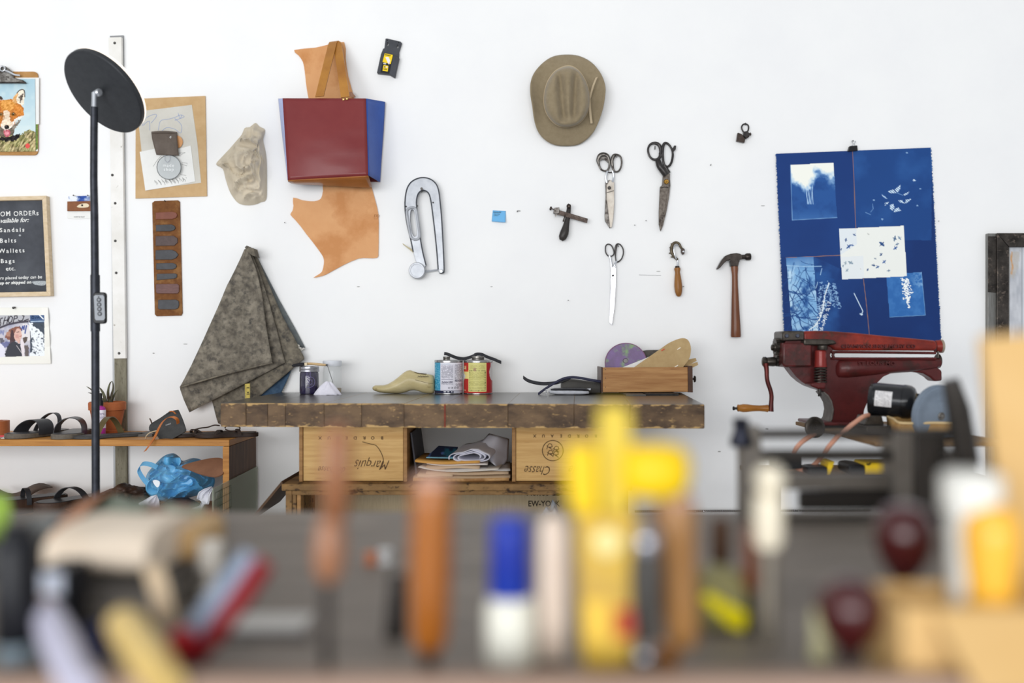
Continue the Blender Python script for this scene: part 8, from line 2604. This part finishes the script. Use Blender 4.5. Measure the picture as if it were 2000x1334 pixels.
for a, b in zip(R, R[1:]):
    for i in range(24):
        bm.faces.new((a[i], a[(i + 1) % 24], b[(i + 1) % 24], b[i]))
bm.faces.new(R[0][::-1])
bm.faces.new(R[-1])
t.add('beige_cover', bm, mat('pale_beige_hide', 'E8D8C4', 0.6, c2='E0CDB6', sc=8), ang=60)
t.done()
t = near('tan_block', 'tan leather block on a dark grey case right of the beige cover', 'block', 345, 1.0)
xa, xb = at(300, 0, 1.0).x, at(396, 0, 1.0).x
zm, zt2 = at(0, 1096, 1.0).z, at(0, 1034, 1.0).z
t.wbox('case', (xa + 0.004, -2.60, TZ + 0.0005), (xb, -2.50, zm), M_db, bevel=0.003)
t.wbox('leather_top', (xa, -2.605, zm + 0.0003), (xb - 0.005, -2.50, zt2), mat('tan_block_hide', 'C9A778', 0.6, c2='BC9868', sc=10), bevel=0.008)
t.done()
t = near('white_spool', 'white spool seen end-on right of the tan block', 'spool', 412, 1.0)
turned(t, 'spool', 412, t.by - 110, [(20, 0), (24, 4), (24, 54), (14, 58), (14, 90), (24, 94), (24, 109)], mat('off_white_spool', 'D8D2C8', 0.5))
t.done()
t = near('beige_strap', 'short pale beige leather strap hanging over the end of the dark toolbox', 'strap', 308, 0.86, z=TZ)
t.ribbon('beige_strap', [(296, 1104, 0.01), (302, 1122, -0.005), (312, 1155, -0.012), (320, 1190, -0.015), (326, 1218, -0.012)], 0.017, 0.003, mat('pale_beige_strap', 'D2BB9c', 0.6), wdir=(0.95, 0.3, 0), sm=4)
t.done()
t = near('blue_red_knife', 'utility knife with a blue-grey and red body leaning to the right', 'knife', 430, 0.80)
t.tube('blue_grey_side', [(496, 1086, 0.02), (450, 1150, 0.01), (400, 1220, 0), (352, 1285, -0.005)], [26, 30, 31, 24], mat('blue_grey_plastic', '8a98ac', 0.4, c2='7c8aa0', sc=6), seg=16)
t.tube('red_side', [(518, 1098, 0.0), (472, 1165, -0.012), (422, 1235, -0.02), (385, 1286, -0.02)], [20, 22, 21, 16], mat('deep_red_plastic', '84141c', 0.35), seg=16)
t.lathe('tip', 358, t.by - 0.8, -0.012, [(20, 0), (30, 10), (33, 30), (27, 52), (10, 60)], mat('bright_red_plastic', 'B3222a', 0.35), seg=24)
t.done()
t = near('carving_tool', 'pale yellow wooden handle leaning left at the bottom left', 'tool handle', 270, 0.765)
t.tube('handle', [(232, 1206, 0.012), (240, 1218, 0.005), (266, 1256, -0.03), (300, 1300, -0.075), (330, 1345, -0.105)], [14, 34, 40, 38, 34], mat('pale_yellow_wood', 'DCC07c', 0.4, c2='D0B068', sc=6, stretch=(4, 4, 1)), sm=5, seg=18)
t.done()
t = near('lavender_handle', 'long pale lavender handle with a pinkish end leaning at the bottom left', 'tool handle', 120, 0.79)
t.tube('handle', [(90, 1194, 0.01), (106, 1232, -0.02), (132, 1290, -0.08), (158, 1350, -0.13)], [24, 32, 34, 34], mat('pale_lavender_plastic', 'C5C3D6', 0.4), sm=4, seg=16)
t.tube('pink_end', [(78, 1172, 0.014), (92, 1198, 0.01)], [20, 24], mat('pinkish_plastic', 'D9B9ac', 0.4), seg=16)
t.done()
t = near('navy_tool', 'short navy blue tool between the lavender and pale yellow handles', 'tool', 190, 0.80)
t.tube('grip', [(178, 1225, 0), (190, 1284, 0)], [20, 22], mat('navy_plastic', '2b3560', 0.4), seg=16)
t.tube('tip', [(205, 1215, 0.02), (212, 1280, 0.02)], [9, 9], mat('mid_blue_plastic', '4a62b0', 0.4), seg=12)
t.done()
t = near('white_label_box', 'small dark box with a pale blue-white label left of the toolbox', 'box', 100, 0.86)
xa, xb = at(72, 0, 0.86).x, at(130, 0, 0.86).x
t.wbox('box', (xa, -2.74, TZ + 0.0005), (xb, -2.69, at(0, 1112, 0.86).z), mat('box_black', '25262c', 0.5), bevel=0.002)
t.wbox('label', (xa + 0.001, -2.7408, at(0, 1160, 0.86).z), (xb - 0.003, -2.7402, at(0, 1118, 0.86).z), mat('pale_label', 'D3DAEA', 0.5), label='pale blue-white label')
t.done()
t = near('loose_sheet', 'white paper scrap lying flat on the near bench left of the awl', 'paper', 520, 0.91)
t.wbox('loose_sheet', (at(440, 0, 0.9).x, -2.725, TZ + 0.0006), (at(600, 0, 0.9).x, -2.665, TZ + 0.0014), mat('bench_paper', 'BDBAB5', 0.7))
t.done()
t = near('steel_rule', 'dark steel rule lying flat on the near bench in front of the white paper', 'rule', 500, 0.86)
t.wbox('steel_rule', (at(400, 0, 0.86).x, -2.755, TZ + 0.0006), (at(610, 0, 0.86).x, -2.733, TZ + 0.003), M_dsteel)
t.done()
